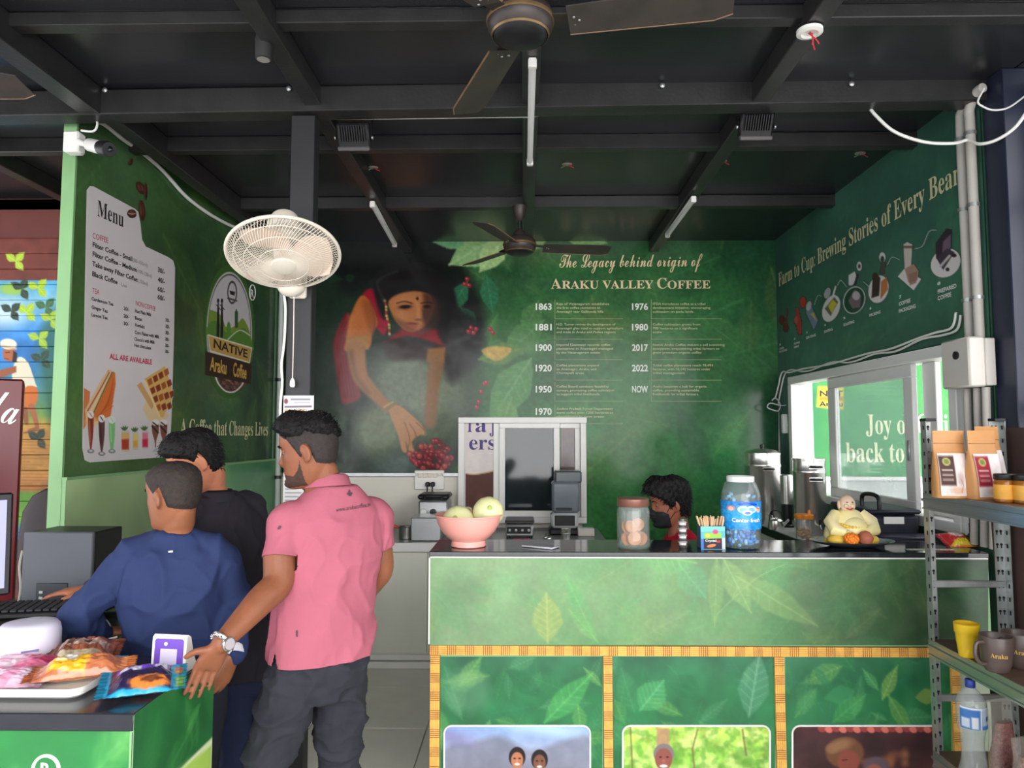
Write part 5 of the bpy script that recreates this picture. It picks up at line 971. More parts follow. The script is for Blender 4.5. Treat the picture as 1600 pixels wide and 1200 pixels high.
# small stack of lids, stirrers box, sweets jar
c = P(1067, 861, 3.2); c.z = zc; t = thing('foil_cup_stack', 'narrow stack of silver foil cups before the boy in red', 'cup', tuple(c))
for k in range(9): obj('foil_cup', MB().lathe([(.016, k * .0145 + .001), (.019 - (.003 if k % 2 else 0), k * .0145 + .008), (.021, k * .0145 + .013), (.014, k * .0145 + .0142)], c, 18), (M_steel, mat('white_foil', (226, 222, 226), .35))[k % 2], t)
c = P(1111, 860, 3.2); c.z = zc; t = thing('stirrer_box', 'small printed card box full of wooden stirrers', 'box', tuple(c))
obj('card_box', MB().box(c.x - .053, c.x + .053, c.y - .035, c.y + .035, zc + .001, zc + .1, .002), mat('blue_card', (56, 74, 110), .5), t)
g = Canvas(0, 0, 106, 100, 1.5, (92, 180, 190)); g.poly([(0, 0), (106, 0), (106, 20), (0, 24)], (120, 200, 190), 1); g.poly([(16, 28), (90, 26), (90, 52), (16, 54)], (150, 196, 80), 1); g.ell(64, 24, 12, 10, (230, 60, 130), .9, 0, 2); g.ell(30, 40, 10, 8, (230, 200, 90), .8, 0, 2); g.poly([(12, 54), (92, 52), (92, 98), (12, 98)], (34, 36, 58), 1); g.ell(46, 84, 20, 7, (232, 130, 70), 1, -.2, 1); g.poly([(66, 62), (86, 60), (84, 70), (66, 70)], (206, 40, 50), 1); g.poly([(0, 54), (12, 54), (12, 98), (0, 98)], (60, 120, 190), 1); g.poly([(92, 50), (106, 50), (106, 100), (92, 100)], (200, 206, 216), 1)
printed('box_print', g, lambda x, y: V(c.x - .053 + x * .001, c.y - .0362, zc + .1 - y * .001), M_flat, t); k1 = MB(); k1.fit('Crystal', V(c.x - .034, c.y - .0366, zc + .034), V(c.x + .014, c.y - .0366, zc + .034), .009, NF, 'bold'); obj('lettering', k1, M_txtw, t, 0)
M_wood = mat('pale_wood_stick', (226, 190, 150), .6, 0, .1, 30); st = MB()
for k in range(60):
    x, y = rnd.uniform(-.045, .045), rnd.uniform(-.028, .028); st.bar(c + V(x * .9, y, .06), c + V(x * 1.35 + rnd.uniform(-.006, .006), y * 1.2, .135 + rnd.uniform(-.012, .008)), .0042, .0042)
obj('stirrers', st, M_wood, t, 0, kind='stuff')
c = P(1159, 859, 3.22); c.z = zc; t = thing('sweets_jar', 'big clear plastic jar of blue sweets with a bright blue label', 'jar', tuple(c))
obj('jar_wall', MB().lathe([(.06, .002), (.076, .006), (.081, .02), (.083, .06), (.085, .2), (.0855, .222), (.083, .24), (.068, .285), (.056, .298), (.055, .308), (.052, .306), (.053, .295), (.065, .283), (.08, .238), (.082, .2), (.08, .06), (.076, .02), (.055, .006)], c, 48, None, False, 1, 1, lambda a, r, z: r * (1 + (.012 * math.cos(18 * a) if .235 < z < .29 else 0))), M_clear, t)
obj('neck_ring', MB().lathe([(.054, .29), (.0595, .292), (.06, .314), (.056, .317), (.051, .314), (.052, .292)], c, 40), mat('frosted_white_ring', (226, 230, 228), .4), t)
obj('base', MB().lathe([(.06, .001), (.074, .004), (.002, .006)], c, 32), M_clear, t)
NLA = 110; g = Canvas(0, 0, 220, 122, 1.6, (22, 140, 216)); g.grady([(0, (20, 120, 206)), (60, (30, 160, 230)), (122, (24, 130, 214))]); g.noise(14, .12, 3); g.noise(6, .3, 4, (120, 206, 240), 2)
g.ell(64, 30, 14, 12, (226, 120, 100), .9); g.ell(64, 32, 9, 9, (240, 200, 190), .9)
g.ell(100, 34, 16, 15, (236, 244, 250), 1); g.ell(124, 34, 16, 15, (236, 244, 250), 1); g.ell(100, 36, 11, 10, (120, 190, 240), 1); g.ell(124, 36, 11, 10, (120, 190, 240), 1); g.ell(112, 48, 15, 11, (236, 244, 250), 1); g.ell(112, 49, 9, 6, (90, 120, 220), 1); g.line([(90, 12), (112, 8), (140, 14)], 8, (40, 60, 190), .9, 1, 4); g.ell(150, 36, 9, 13, (238, 190, 170), 1); g.ell(152, 32, 4, 4, (226, 120, 110), .8); g.ell(147, 30, 2, 2, (60, 40, 40), 1)
def lab(x, y): a = -PI / 2 - 1.92 + x / 220 * 3.84; z = .21 - y / 122 * .122; r = .0862 + (z - .1) * .01; return c + V(r * math.cos(a), r * math.sin(a), z)
printed('label', g, lab, printmat('label_film', .25, .5), t, None, None, 'bright blue label'); 
def wrap(mb, c, r, a0): # bend flat lettering (x along arc, y up) round the jar
    for i, q in enumerate(mb.v): a = a0 + q[0] / r; mb.v[i] = (c.x + r * math.cos(a), c.y + r * math.sin(a), c.z + q[2])
k1 = MB(); k1.fit('Center fresh', V(-.066, 0, .122), V(.066, 0, .122), .017, NF, 'bold', 0); wrap(k1, c, .0885, -PI / 2); obj('lettering', k1, M_txtw, t, 0)
M_cd = [mat('blue_sweet', (10, 104, 206), .25, 0, .3, 30), mat('light_blue_sweet', (40, 150, 226), .25, 0, .2, 30), mat('white_blue_sweet', (130, 196, 232), .3, 0, .2, 30)]
base = [MB().sphere((0, 0, 0), (.014, .009, .008), 6, 4), MB().sphere((0, 0, 0), (.014, .009, .008), 6, 4), MB().sphere((0, 0, 0), (.014, .009, .008), 6, 4)]; protos = []
for k in range(150):
    a, q, z = rnd.uniform(0, 6.28), .066 * math.sqrt(rnd.random()), .014 + rnd.random() * .085
    if k > 125: z = rnd.uniform(.1, .235); q = .064
    i = k % 3 if k <= 125 else 2; p = c + V(q * math.cos(a), q * math.sin(a), z)
    if k < 3: o = obj('sweet', base[i], M_cd[i], None, 60, None, None, tuple(p)); protos.append(o)
    else: o = protos[i].copy(); C.objects.link(o); o.location = p
    o.rotation_euler = (rnd.uniform(0, 3), rnd.uniform(0, 3), rnd.uniform(0, 3)); tag(o, 'small wrapped blue and white sweet inside the big jar', 'sweet', 'sweets in the big clear jar')
# laughing statue on a plate, flower heads
c = P(1331, 857, 3.26); c.z = zc; t = thing('plate', 'dark oval plate under the smiling statue', 'plate', tuple(c))
obj('dish', MB().lathe([(.09, 0), (.1, .003), (.15, .014), (.182, .024), (.186, .028), (.18, .028), (.148, .019), (.1, .009), (.002, .008)], c, 48, None, True, 1, .62), mat('dark_grey_plate', (58, 58, 62), .25, 0, .2, 20), t)
s0 = c + V(-.005, .02, .009); M_st = mat('cream_ceramic', (232, 218, 176), .35, 0, .1, 14, 0, 80, .5, 0, 1.45, 0, None, (240, 226, 150)); M_sty = mat('yellow_ceramic', (230, 190, 74), .35, 0, .15, 24, .2, 60)
t = thing('laughing_statue', 'seated smiling ceramic statue in cream and yellow robes on the plate', 'statue', tuple(s0))
b = MB(); b.lathe([(.075, 0), (.102, .01), (.108, .035), (.1, .07), (.085, .105), (.068, .13), (.05, .146), (.03, .155)], s0, 28, None, True, 1, .72); obj('robe', b, M_st, t, 60)
obj('belly', MB().sphere(s0 + V(.008, -.045, .07), (.06, .045, .055), 20, 14), M_st, t)
for s in (-1, 1):
    obj('sleeve', MB().tube([s0 + V(s * .055, -.005, .135), s0 + V(s * .088, -.03, .1), s0 + V(s * .085, -.06, .07), s0 + V(s * .045, -.08, .06)], [.026, .032, .03, .02], 12), M_st, t); obj('hand', MB().sphere(s0 + V(s * .036, -.086, .058), (.016, .014, .013), 10, 8), M_st, t)
    obj('knee', MB().sphere(s0 + V(s * .068, -.045, .024), (.046, .04, .026), 16, 10), M_sty, t)
hd = obj('head', MB().sphere(s0 + V(-.012, -.02, .182), (.034, .034, .038), 20, 14), mat('cream_face', (226, 196, 166), .4), t)
for s in (-1, 1): obj('ear', MB().sphere(s0 + V(-.012 + s * .034, -.016, .176), (.006, .01, .02), 10, 8), mat('cream_face', (226, 196, 166), .4), hd); obj('cheek', MB().sphere(s0 + V(-.012 + s * .014, -.049, .174), (.011, .008, .01), 10, 8), mat('cream_face', (226, 196, 166), .4), hd); obj('eye', MB().sphere(s0 + V(-.012 + s * .012, -.0515, .19), (.006, .003, .002), 8, 6), M_black, hd)
obj('mouth', MB().tube(catmull([s0 + V(-.028, -.049, .166), s0 + V(-.012, -.054, .158), s0 + V(.004, -.049, .166)], 4), .0032, 6), mat('red_lips', (176, 70, 60), .5), hd)
gl = MB()
for k in range(26): u = k / 25; a = -2.5 + 5.0 * u - PI / 2; gl.sphere(s0 + V(.072 * math.cos(a) * .8 + .002, -.03 + .052 * math.sin(a), .132 - .05 * math.cos((u - .5) * 2.6)), .0085, 7, 5)
obj('bead_garland', gl, M_sty, t, 60, 'yellow bead garland', 'stuff')
fo = MB()
for k in range(26):
    a = -PI / 2 + (k / 25 - .5) * 3.6; fo.tube([s0 + V(.1 * math.cos(a), .078 * math.sin(a) - .004, .006), s0 + V(.1 * math.cos(a), .08 * math.sin(a) - .004, .045 + .02 * math.sin(k * 2.1))], [.008, .004], 5)
obj('robe_fold', fo, M_sty, t, 60, 'yellow robe folds', 'stuff')
def flower(lb, px, py, m_, r):
    q = P(px, py, 3.17); q.z = zc + .024 + r * .7; mb = MB()
    for k in range(46): z = 1 - 2 * (k + .5) / 46; a = k * 2.4; s = math.sqrt(1 - z * z); mb.sphere(q + V(s * math.cos(a), s * math.sin(a), z * .75) * r * .72, r * .34, 5, 4)
    o = obj('flower_head', mb, m_, None, 60); o['kind'] = 'thing'; del o['kind']; return tag(o, lb, 'flower')
flower('orange marigold head on the plate before the statue', 1331, 852, mat('marigold_orange', (238, 130, 30), .6, 0, .2, 40), .032)
q = P(1353, 851, 3.17); o = obj('sweet_ball', MB().sphere((q.x, q.y, zc + .05), .031, 16, 12, None, lambda d: 1 + .03 * math.sin(9 * d.x + 7 * d.z)), mat('brown_sweet_ball', (168, 96, 72), .6, 0, .2, 30, .3, 60)); tag(o, 'brown round sweet beside the marigold on the plate', 'sweet')

# ---- side counter: urns, jar, bags
zs = .94
def urn(lb, px, Y, r, h, taps, lid=True):
    b = P(px, 800, Y); b.z = zs; t = thing('steel_urn', lb, 'urn', tuple(b))
    obj('drum', MB().lathe([(r * .98, 0), (r, .006), (r, h * .82), (r * 1.03, h * .83), (r * 1.03, h * .86), (r, h * .87), (r, h)] , b, 40), M_steel, t)
    if lid: l_ = obj('lid', MB().lathe([(r * 1.02, h), (r * 1.02, h + .012), (r * .8, h + .03), (r * .3, h + .045), (.003, h + .048)], b, 36), M_steel, t); obj('knob', MB().lathe([(.01, h + .046), (.016, h + .06), (.014, h + .072), (.002, h + .075)], b, 14), M_black, l_)
    else: obj('rim', MB().lathe([(r * .99, h - .002), (r * 1.05, h), (r * 1.05, h + .012), (r * .98, h + .012), (r * .96, h - .02)], b, 36), M_steel, t)
    for z in taps:
        hd_ = obj('side_handle', MB().tube(catmull([b + V(-.03, -r * .97, z), b + V(-.028, -r - .03, z), b + V(.028, -r - .03, z), b + V(.03, -r * .97, z)], 4), .0075, 8), M_black, t); obj('handle_plate', MB().obox(b + V(0, -r - .001, z), (.085, .004, .03), None, .002), M_steel, hd_)
    tp = obj('tap', MB().tube([b + V(0, -r + .005, .07), b + V(0, -r - .05, .07), b + V(0, -r - .06, .05)], .009, 10), M_steel, t); obj('tap_lever', MB().tube([b + V(0, -r - .045, .075), b + V(0, -r - .05, .11)], .006, 8), M_black, tp)
    for a in (.5, 2.1, 3.7, 5.2): obj('foot', MB().lathe([(.012, -.0), (.012, .001)], b + V(r * .8 * math.cos(a), r * .8 * math.sin(a), 0), 10), M_black, t)
urn('tall steel urn with domed lid in the rear right corner', 1193, 5.28, .125, .5, (.4,)); urn('steel urn without lid, standing against the serving window', 1266, 4.72, .1, .48, (.44, .36), False)
b = P(1230, 800, 5.08); b.z = zs; t = thing('cup_dispenser', 'slim steel and black dispenser between the two steel urns', 'dispenser', tuple(b)); obj('tube', MB().lathe([(.042, .16), (.042, .36), (.036, .365)], b, 20), M_steel, t); obj('stem', MB().lathe([(.05, 0), (.05, .012), (.03, .02), (.03, .16)], b, 18), M_black, t)
b = P(1212, 800, 4.95); b.z = zs; t = thing('hose_kettle', 'small steel kettle with a looped wire handle beside the urn taps', 'kettle', tuple(b)); obj('body', MB().lathe([(.05, 0), (.054, .02), (.048, .06), (.03, .075), (.002, .08)], b, 24), M_steel, t); obj('spout', MB().tube([b + V(.04, -.02, .03), b + V(.075, -.04, .07)], [.012, .006], 8), M_steel, t); obj('bail', MB().tube(catmull([b + V(-.045, 0, .06), b + V(-.03, 0, .12), b + V(.03, 0, .12), b + V(.045, 0, .06)], 6), .004, 6), M_black, t)
b = V(1.83, 4.33, zs); t = thing('chopping_board', 'small wooden board under the orange-lidded jar', 'board', tuple(b)); obj('plank', MB().obox(b + V(0, 0, .014), (.21, .24, .024), None, .006), mat('pink_brown_wood', (200, 160, 130), .5, 0, .1, 12), t)
b = P(1256, 800, 4.3); b.z = zs + .0265; t = thing('spice_jar', 'clear jar of pale snacks with an orange star lid', 'jar', tuple(b)); obj('jar_wall', MB().lathe([(.04, .001), (.047, .006), (.047, .11), (.042, .125), (.04, .125), (.044, .108), (.044, .01)], b, 28, None, False), M_clear, t)
obj('lid', MB().lathe([(.046, .122), (.052, .124), (.053, .145), (.045, .15), (.002, .151)], b, 40, None, True, 1, 1, lambda a, r, z: r * (1 + .08 * math.cos(7 * a))), mat('orange_lid', (240, 140, 40), .4), t); obj('knob', MB().lathe([(.01, .15), (.008, .17), (.002, .176)], b + V(.03, 0, 0), 10), mat('orange_lid', (240, 140, 40), .4), t)
sn = MB(); 
for k in range(40): sn.sphere(b + V(rnd.uniform(-.027, .027), rnd.uniform(-.027, .027), .012 + rnd.random() * .06), (.012, .009, .008), 6, 4)
obj('snacks', sn, mat('pale_snack', (226, 184, 126), .6, 0, .15, 30), t, 60, None, 'stuff')
M_bag = mat('black_nylon', (34, 36, 48), .55, 0, .2, 30, .2, 90)
b = V(1.86, 3.86, zs); t = thing('insulated_bag', 'black insulated bag with a looped handle and white sticker by the window', 'bag', tuple(b)); obj('body', MB().obox(b + V(0, 0, .125), (.26, .44, .25), None, .02), M_bag, t); obj('lid_flap', MB().obox(b + V(0, -.004, .262), (.27, .45, .022), None, .01), M_bag, t)
hx = P(1389, 790, 3.8); obj('handle', MB().tube(catmull([V(1.80, 3.85, zs + .262), V(1.80, 3.85, zs + .32), V(1.80, 3.8, zs + .34), V(1.80, 3.71, zs + .34), V(1.80, 3.67, zs + .32), V(1.80, 3.67, zs + .262)], 5), .011, 8), M_black, t)
f_ = P(1409, 817, 3.62); obj('sticker', MB().obox(V(f_.x - .03, 3.636, f_.z + .01), (.1, .003, .035)), M_whitep, t)
lt = MB(); lt.fit('KEEP UPRIGHT', V(f_.x - .07, 3.634, f_.z + .006), V(f_.x + .01, 3.634, f_.z + .006), .008, NF, 'bold') if 0 else None
b = V(1.86, 3.545, zs); t = thing('cash_box', 'dark navy box before the insulated bag, behind the rack', 'box', tuple(b)); obj('body', MB().obox(b + V(0, 0, .08), (.3, .14, .16), None, .006), mat('navy_box', (38, 38, 58), .45, 0, .2, 8), t); obj('handle', MB().tube(catmull([b + V(-.06, -.071, .06), b + V(-.05, -.085, .075), b + V(-.03, -.085, .1), b + V(-.02, -.071, .105)], 4), .004, 6), mat('pale_handle', (190, 190, 200), .4), t)
b = P(1294, 832, 3.5); b.z = zs; t = thing('receipt_printer', 'small black box left of the statue on the side counter', 'box', (1.60, 3.5, zc)) if 0 else None
# packet and strip beside the rack on the service counter
def pillow(name, lb, cat, c, L, W, H, rz, cv, tilt=0, roll=0, group=None, m_=None, crimp=.09):
    """sealed foil packet: two bulging sheets with flat crimped ends; canvas covers the top side"""
    c = Vector(c); nu, nv = 64, 40; R = Matrix.Rotation(rz, 3, 'Z') @ Matrix.Rotation(tilt, 3, 'Y') @ Matrix.Rotation(roll, 3, 'X'); vs = []; fs = []; col = []; sd = rnd.randint(0, 999); nz_ = vnoise(nv + 1, nu + 1, 3.2, sd)
    for side in (1, -1):
        for j in range(nv + 1):
            for i in range(nu + 1):
                u, v = i / nu, j / nv; e = min(u, 1 - u); k = min(max((e - crimp) / .22, 0), 1); k = k * k * (3 - 2 * k); h = k * (1 - abs(2 * v - 1) ** 2.6) ** .7; h *= 1 + .25 * (nz_[j, i] - .5); crk = .0035 * math.sin(v * 46) * (1 if e < crimp else .25) * (1 if h < .9 else .3)
                zz = side * (h * H / 2 * (1.25 if side > 0 else .75)) + crk * .4 + (nz_[j, i] - .5) * H * .1; zag = .006 * (1 if i in (0, nu) and j % 2 else 0)
                vs.append(c + R @ V((u - .5) * L - zag * (1 if i == 0 else -1 if i == nu else 0), (v - .5) * W * (1 - .07 * h), zz)); ci = cv.a[min(int(v * (cv.h - 1)), cv.h - 1), min(int(u * (cv.w - 1)), cv.w - 1)]; col.append(ci)
    n = (nu + 1) * (nv + 1)
    for s in range(2):
        for j in range(nv):
            for i in range(nu): a = s * n + j * (nu + 1) + i; fs.append((a, a + 1, a + nu + 2, a + nu + 1))
    mb = MB().add(vs, fs); mb.c = np.array(col); o = obj(name, mb, m_ or printmat('foil_packet', .28, .6), None, 180); return tag(o, lb, cat, group)
def pc(c, *ops):
    g = Canvas(0, 0, 100, 60, 2, c)
    for o in ops: getattr(g, o[0])(*o[1:])
    return g
q = P(1494, 841, 3.3); pillow('snack_packet', 'red and yellow snack packet on the counter behind the rack', 'packet', (q.x, q.y, zc + .022), .14, .1, .04, .1, pc((206, 60, 60), ('poly', [(0, 0), (100, 0), (100, 22), (40, 20)], (232, 200, 60), 1), ('ell', 55, 40, 24, 12, (236, 222, 216), .9), ('poly', [(70, 36), (100, 30), (100, 60), (74, 60)], (236, 206, 70), 1)), 0, .5)
q = on(1470, 861, zc); st = MB(); t = thing('label_strip', 'white strip of tape lettering along the counter behind the rack', 'strip', tuple(q)); obj('tape', MB().box(q.x - .13, q.x + .1, q.y + .02, q.y + .05, zc, zc + .0015), mat('grey_tape', (130, 150, 150), .4), t)
for k in range(9): obj('mark', MB().box(q.x - .12 + k * .022, q.x - .105 + k * .022, q.y + .026, q.y + .044, zc + .0015, zc + .003), M_txtc, t)

# ---- back counter
zb_ = .845
def bp(px, Y): p = P(px, 800, Y); p.z = zb_; return p
b = bp(636, 5.12); t = thing('saucepan', 'small steel saucepan with a red handle on the back counter', 'pan', tuple(b)); obj('pan', MB().lathe([(.05, 0), (.056, .004), (.058, .085), (.061, .088), (.055, .086), (.052, .008), (.002, .006)], b, 28), mat('dull_steel', (150, 146, 142), .3, .85), t); obj('handle', MB().tube([b + V(-.055, 0, .075), b + V(-.1, -.01, .095), b + V(-.15, -.02, .115)], [.008, .011, .01], 10), mat('red_handle', (206, 70, 46), .4), t)
a = bp(668, 5.08); t = thing('steel_box', 'flat fronted steel griddle box behind the pink bowl', 'griddle', tuple(a)); obj('body', MB().obox(a + V(0, .05, .082), (.21, .26, .16), None, .006), mat('satin_steel', (186, 188, 190), .3, .75), t)
for s in (-1, 1): obj('foot', MB().lathe([(.012, 0), (.012, .004)], a + V(s * .08, 0, 0), 10), M_black, t)
a = bp(680, 5.46); t = thing('sandwich_maker', 'steel sandwich grill with black lid under the switchboard', 'grill', tuple(a)); obj('base', MB().obox(a + V(0, 0, .13), (.225, .25, .24), None, .015), mat('satin_steel', (186, 188, 190), .3, .75), t); l_ = obj('lid', MB().obox(a + V(0, 0, .275), (.235, .26, .04), None, .014), M_black, t); obj('handle', MB().tube(catmull([a + V(-.06, -.125, .27), a + V(-.06, -.17, .285), a + V(.06, -.17, .285), a + V(.06, -.125, .27)], 4), .011, 8), M_black, l_)
for k, dx in enumerate((-.07, .0)): obj('dial', MB().lathe([(.025, 0), (.022, .02), (.003, .022)], a + V(dx, -.125, .165), 16, Matrix.Rotation(PI / 2, 3, 'X')), (M_white, M_black)[k], t)
a = P(812, 800, 5.25); a.z = zb_; t = thing('gas_stove', 'low steel and black stove beside the melons on the back counter', 'stove', tuple(a)); obj('body', MB().obox(a + V(.0, 0, .06), (.2, .26, .085), None, .01), mat('satin_steel', (186, 188, 190), .3, .75), t); obj('top_plate', MB().obox(a + V(0, 0, .118), (.21, .27, .022), None, .008), mat('stove_top', (96, 92, 88), .3, .6), t); obj('front_panel', MB().obox(a + V(-.005, -.132, .062), (.17, .006, .05), None, .002), M_black, t)
for k in range(4): obj('knob', MB().lathe([(.011, 0), (.009, .012), (.002, .013)], a + V(-.07 + k * .045, -.135, .062), 12, Matrix.Rotation(PI / 2, 3, 'X')), M_galv, t)
for s in (-1, 1): obj('foot', MB().lathe([(.013, 0), (.013, .02)], a + V(s * .08, -.1, 0), 10), M_black, t)
a = P(881, 800, 5.42); a.z = zb_; t = thing('coffee_machine', 'tall grey appliance with smoky hood before the rear window', 'machine', tuple(a)); M_sm = mat('smoky_grey_plastic', (112, 120, 128), .18, 0, .1, 5)
obj('base', MB().obox(a + V(0, -.01, .025), (.225, .22, .05), None, .012), M_black, t); fr_ = obj('front', MB().obox(a + V(0, -.02, .105), (.2, .2, .11), None, .02), mat('silver_plastic', (196, 198, 198), .35), t); obj('window', MB().obox(a + V(0, -.122, .108), (.15, .006, .075), None, .014), M_black, fr_)
obj('hood', MB().obox(a + V(.01, 0, .275), (.205, .21, .23), None, .018), M_sm, t); obj('top_box', MB().obox(a + V(.03, .01, .425), (.2, .19, .09), None, .012), mat('smoky_dark_plastic', (78, 88, 92), .25), t); obj('slot', MB().obox(a + V(-.005, -.106, .19), (.12, .006, .02), None, .004), M_black, t)
b = bp(884, 5.02); t = thing('steel_tumbler', 'small steel tumbler before the grey appliance', 'cup', tuple(b)); obj('cup', MB().lathe([(.028, 0), (.031, .003), (.034, .085), (.036, .088), (.033, .086), (.028, .006), (.002, .005)], b, 24), M_steel, t); obj('band', MB().lathe([(.0345, .05), (.0355, .052), (.0355, .058), (.0345, .06)], b, 24, None, False), M_galv, t)
for k, (px, Y) in enumerate(((853, 5.06), (858, 5.0))):
    b = bp(px, Y); t = thing('steel_ball_whisk', ('round steel shaker lying on the back counter, rear of two', 'round steel shaker lying on the back counter, front of two')[k], 'shaker', tuple(b)); obj('ball', MB().sphere(b + V(0, 0, .02), .02, 14, 10), M_steel, t); obj('cap', MB().lathe([(.01, .036), (.009, .044), (.002, .045)], b, 10), M_black, t)
for k, px in enumerate((808, 822)):
    b = bp(px, 5.0); o = obj('pink_scoop', MB().lathe([(.004, .001), (.024, .004), (.03, .014), (.026, .018), (.003, .016)], b, 18), mat('hot_pink_plastic', (236, 76, 116), .35)); tag(o, ('hot pink plastic lid on the back counter, left of two', 'hot pink plastic lid on the back counter, right of two')[k], 'lid')
a = P(915, 800, 5.3); a.z = zb_; t = thing('napkin_box', 'small cream box at the right end of the back counter', 'box', (a.x, a.y, zb_)); obj('carton', MB().obox(a + V(0, 0, .026), (.12, .1, .05), None, .004), mat('cream_card', (206, 200, 192), .6), t); obj('flap', MB().obox(a + V(0, 0, .0525), (.116, .096, .003)), M_whitep, t)
# patterned jar half hidden behind the man in pink
b = bp(590, 5.35); t = thing('canister', 'pale patterned canister behind the sleeve of the man in pink', 'canister', tuple(b)); obj('tin', MB().lathe([(.06, 0), (.062, .003), (.062, .2), (.058, .204)], b, 28), mat('speckled_tin', (176, 176, 170), .4, 0, .3, 40), t); obj('lid', MB().lathe([(.063, .2), (.064, .225), (.06, .23), (.002, .231)], b, 28), M_galv, t)

# ---- near display table: tray, packets, stand, speaker
zt_ = .88
def tp(px, py): return PZ(px, py, zt_)
f0, f1_ = tp(146, 1093), tp(160, 1046); X1 = f1_.x + .03; X1 = (tp(143, 1093).x + tp(163, 1046).x) / 2 + .02; X0 = -1.62; Y0, Y1 = tp(100, 1094).y, tp(100, 1044).y
t = thing('serving_tray', 'white plastic tray of packets on the near black table', 'tray', ((X0 + X1) / 2, (Y0 + Y1) / 2, zt_))
def rrect(x0, x1, y0, y1, r, z, n=6): return [V(cx + r * math.cos(a), cy + r * math.sin(a), z) for cx, cy, a0 in ((x1 - r, y1 - r, 0), (x0 + r, y1 - r, PI / 2), (x0 + r, y0 + r, PI), (x1 - r, y0 + r, 1.5 * PI)) for a in [a0 + PI / 2 * k / n for k in range(n + 1)]]
obj('tray', MB().rings([rrect(X0 + .01, X1 - .01, Y0 + .01, Y1 - .01, .03, zt_ + .0005), rrect(X0, X1, Y0, Y1, .035, zt_ + .008), rrect(X0 - .004, X1 + .004, Y0 - .004, Y1 + .004, .038, zt_ + .03), rrect(X0 - .008, X1 + .008, Y0 - .008, Y1 + .008, .04, zt_ + .031), rrect(X0 - .002, X1 + .002, Y0 - .002, Y1 + .002, .036, zt_ + .028), rrect(X0 + .006, X1 - .006, Y0 + .006, Y1 - .006, .03, zt_ + .008)]), M_whitep, t, 30)
wy = [('ell', 40, 30, 26, 16, (244, 226, 230), .9), ('poly', [(20, 14), (34, 10), (30, 44), (18, 48)], (238, 232, 232), .9), ('ell', 70, 22, 16, 12, (240, 130, 166), .8), ('ell', 74, 42, 18, 8, (160, 40, 70), .6), ('line', [(10, 30), (90, 36)], 4, (210, 60, 110), .5)]
q = tp(60, 1056); pillow('snack_packet', 'pink and white wafer packet at the back of the white tray', 'packet', (q.x - .05, q.y - .025, zt_ + .03), .26, .14, .04, .08, pc((226, 96, 140), *wy), 0, .2)
q = tp(20, 1074); pillow('snack_packet', 'pale pink packet lying in front on the white tray, at the picture edge', 'packet', (q.x, q.y - .03, zt_ + .034), .22, .09, .035, .1, pc((226, 150, 176), ('ell', 30, 30, 20, 14, (240, 220, 228), .9), ('poly', [(60, 0), (100, 0), (100, 60), (74, 60)], (206, 190, 206), .8), ('ell', 14, 20, 12, 8, (90, 40, 60), .7)), 0, .25)
q = tp(128, 1056); pillow('snack_packet', 'flat blue and white packet under the bun on the tray', 'packet', (q.x, q.y + .05, zt_ + .022), .16, .1, .02, .05, pc((96, 170, 206), ('ell', 30, 30, 22, 18, (226, 232, 236), .9), ('poly', [(60, 20), (100, 10), (100, 40)], (40, 110, 180), .9)), 0, .1)
q = tp(128, 1070); pillow('bun_packet', 'orange wrapped bun with yellow print lying across the tray', 'packet', (q.x, q.y - .005, zt_ + .046), .27, .09, .06, .42, pc((190, 112, 74), ('poly', [(20, 10), (54, 0), (58, 40), (44, 60), (18, 60)], (236, 176, 40), .95), ('poly', [(26, 26), (44, 22), (48, 50), (28, 54)], (224, 220, 216), .95), ('ell', 34, 48, 9, 5, (60, 140, 60), .9), ('ell', 30, 36, 5, 5, (240, 210, 60), .9), ('poly', [(84, 0), (100, 0), (100, 60), (86, 60)], (240, 150, 90), .9), ('noise', 8, .2, 3)), 0, .2, None, printmat('clear_wrap', .2, .7))
q = tp(214, 1086); pillow('cake_packet', 'purple and turquoise cake packet at the table corner', 'packet', (q.x, q.y + .03, zt_ + .028), .215, .15, .05, .42, pc((44, 160, 200), ('poly', [(12, 4), (84, 2), (80, 58), (10, 60)], (44, 34, 70), 1), ('poly', [(18, 36), (76, 34), (74, 58), (16, 60)], (112, 70, 190), 1, 1), ('ell', 58, 10, 24, 9, (226, 130, 60), 1, 0, 1), ('ell', 60, 12, 12, 5, (120, 66, 40), 1), ('poly', [(20, 36), (46, 32), (46, 44), (22, 48)], (226, 222, 236), .95), ('poly', [(62, 36), (78, 34), (78, 54), (64, 54)], (230, 232, 236), .95), ('poly', [(88, 6), (98, 6), (98, 30), (88, 30)], (170, 200, 80), .8), ('ell', 90, 44, 6, 8, (230, 130, 60), .8)), 0, .16)
q = tp(130, 1040); b_ = pc((130, 76, 54), ('poly', [(0, 0), (100, 0), (100, 14), (0, 16)], (176, 166, 140), .9), ('poly', [(16, 26), (84, 24), (82, 40), (18, 42)], (216, 206, 200), .6), ('poly', [(30, 28), (38, 28), (36, 38), (30, 38)], (60, 40, 36), .8), ('poly', [(50, 28), (64, 28), (62, 38), (50, 38)], (70, 44, 40), .8), ('noise', 10, .4, 6))
for k in range(9): b_.line([(4 + k * 11, 16), (2 + k * 11, 60)], 1.6, (92, 50, 38), .8)
pillow('rusk_packet', 'clear packet of brown rusks behind the white tray', 'packet', (q.x - .01, q.y + .01, zt_ + .035), .21, .13, .06, .3, b_, 0, .3, None, printmat('clear_wrap', .2, .7))
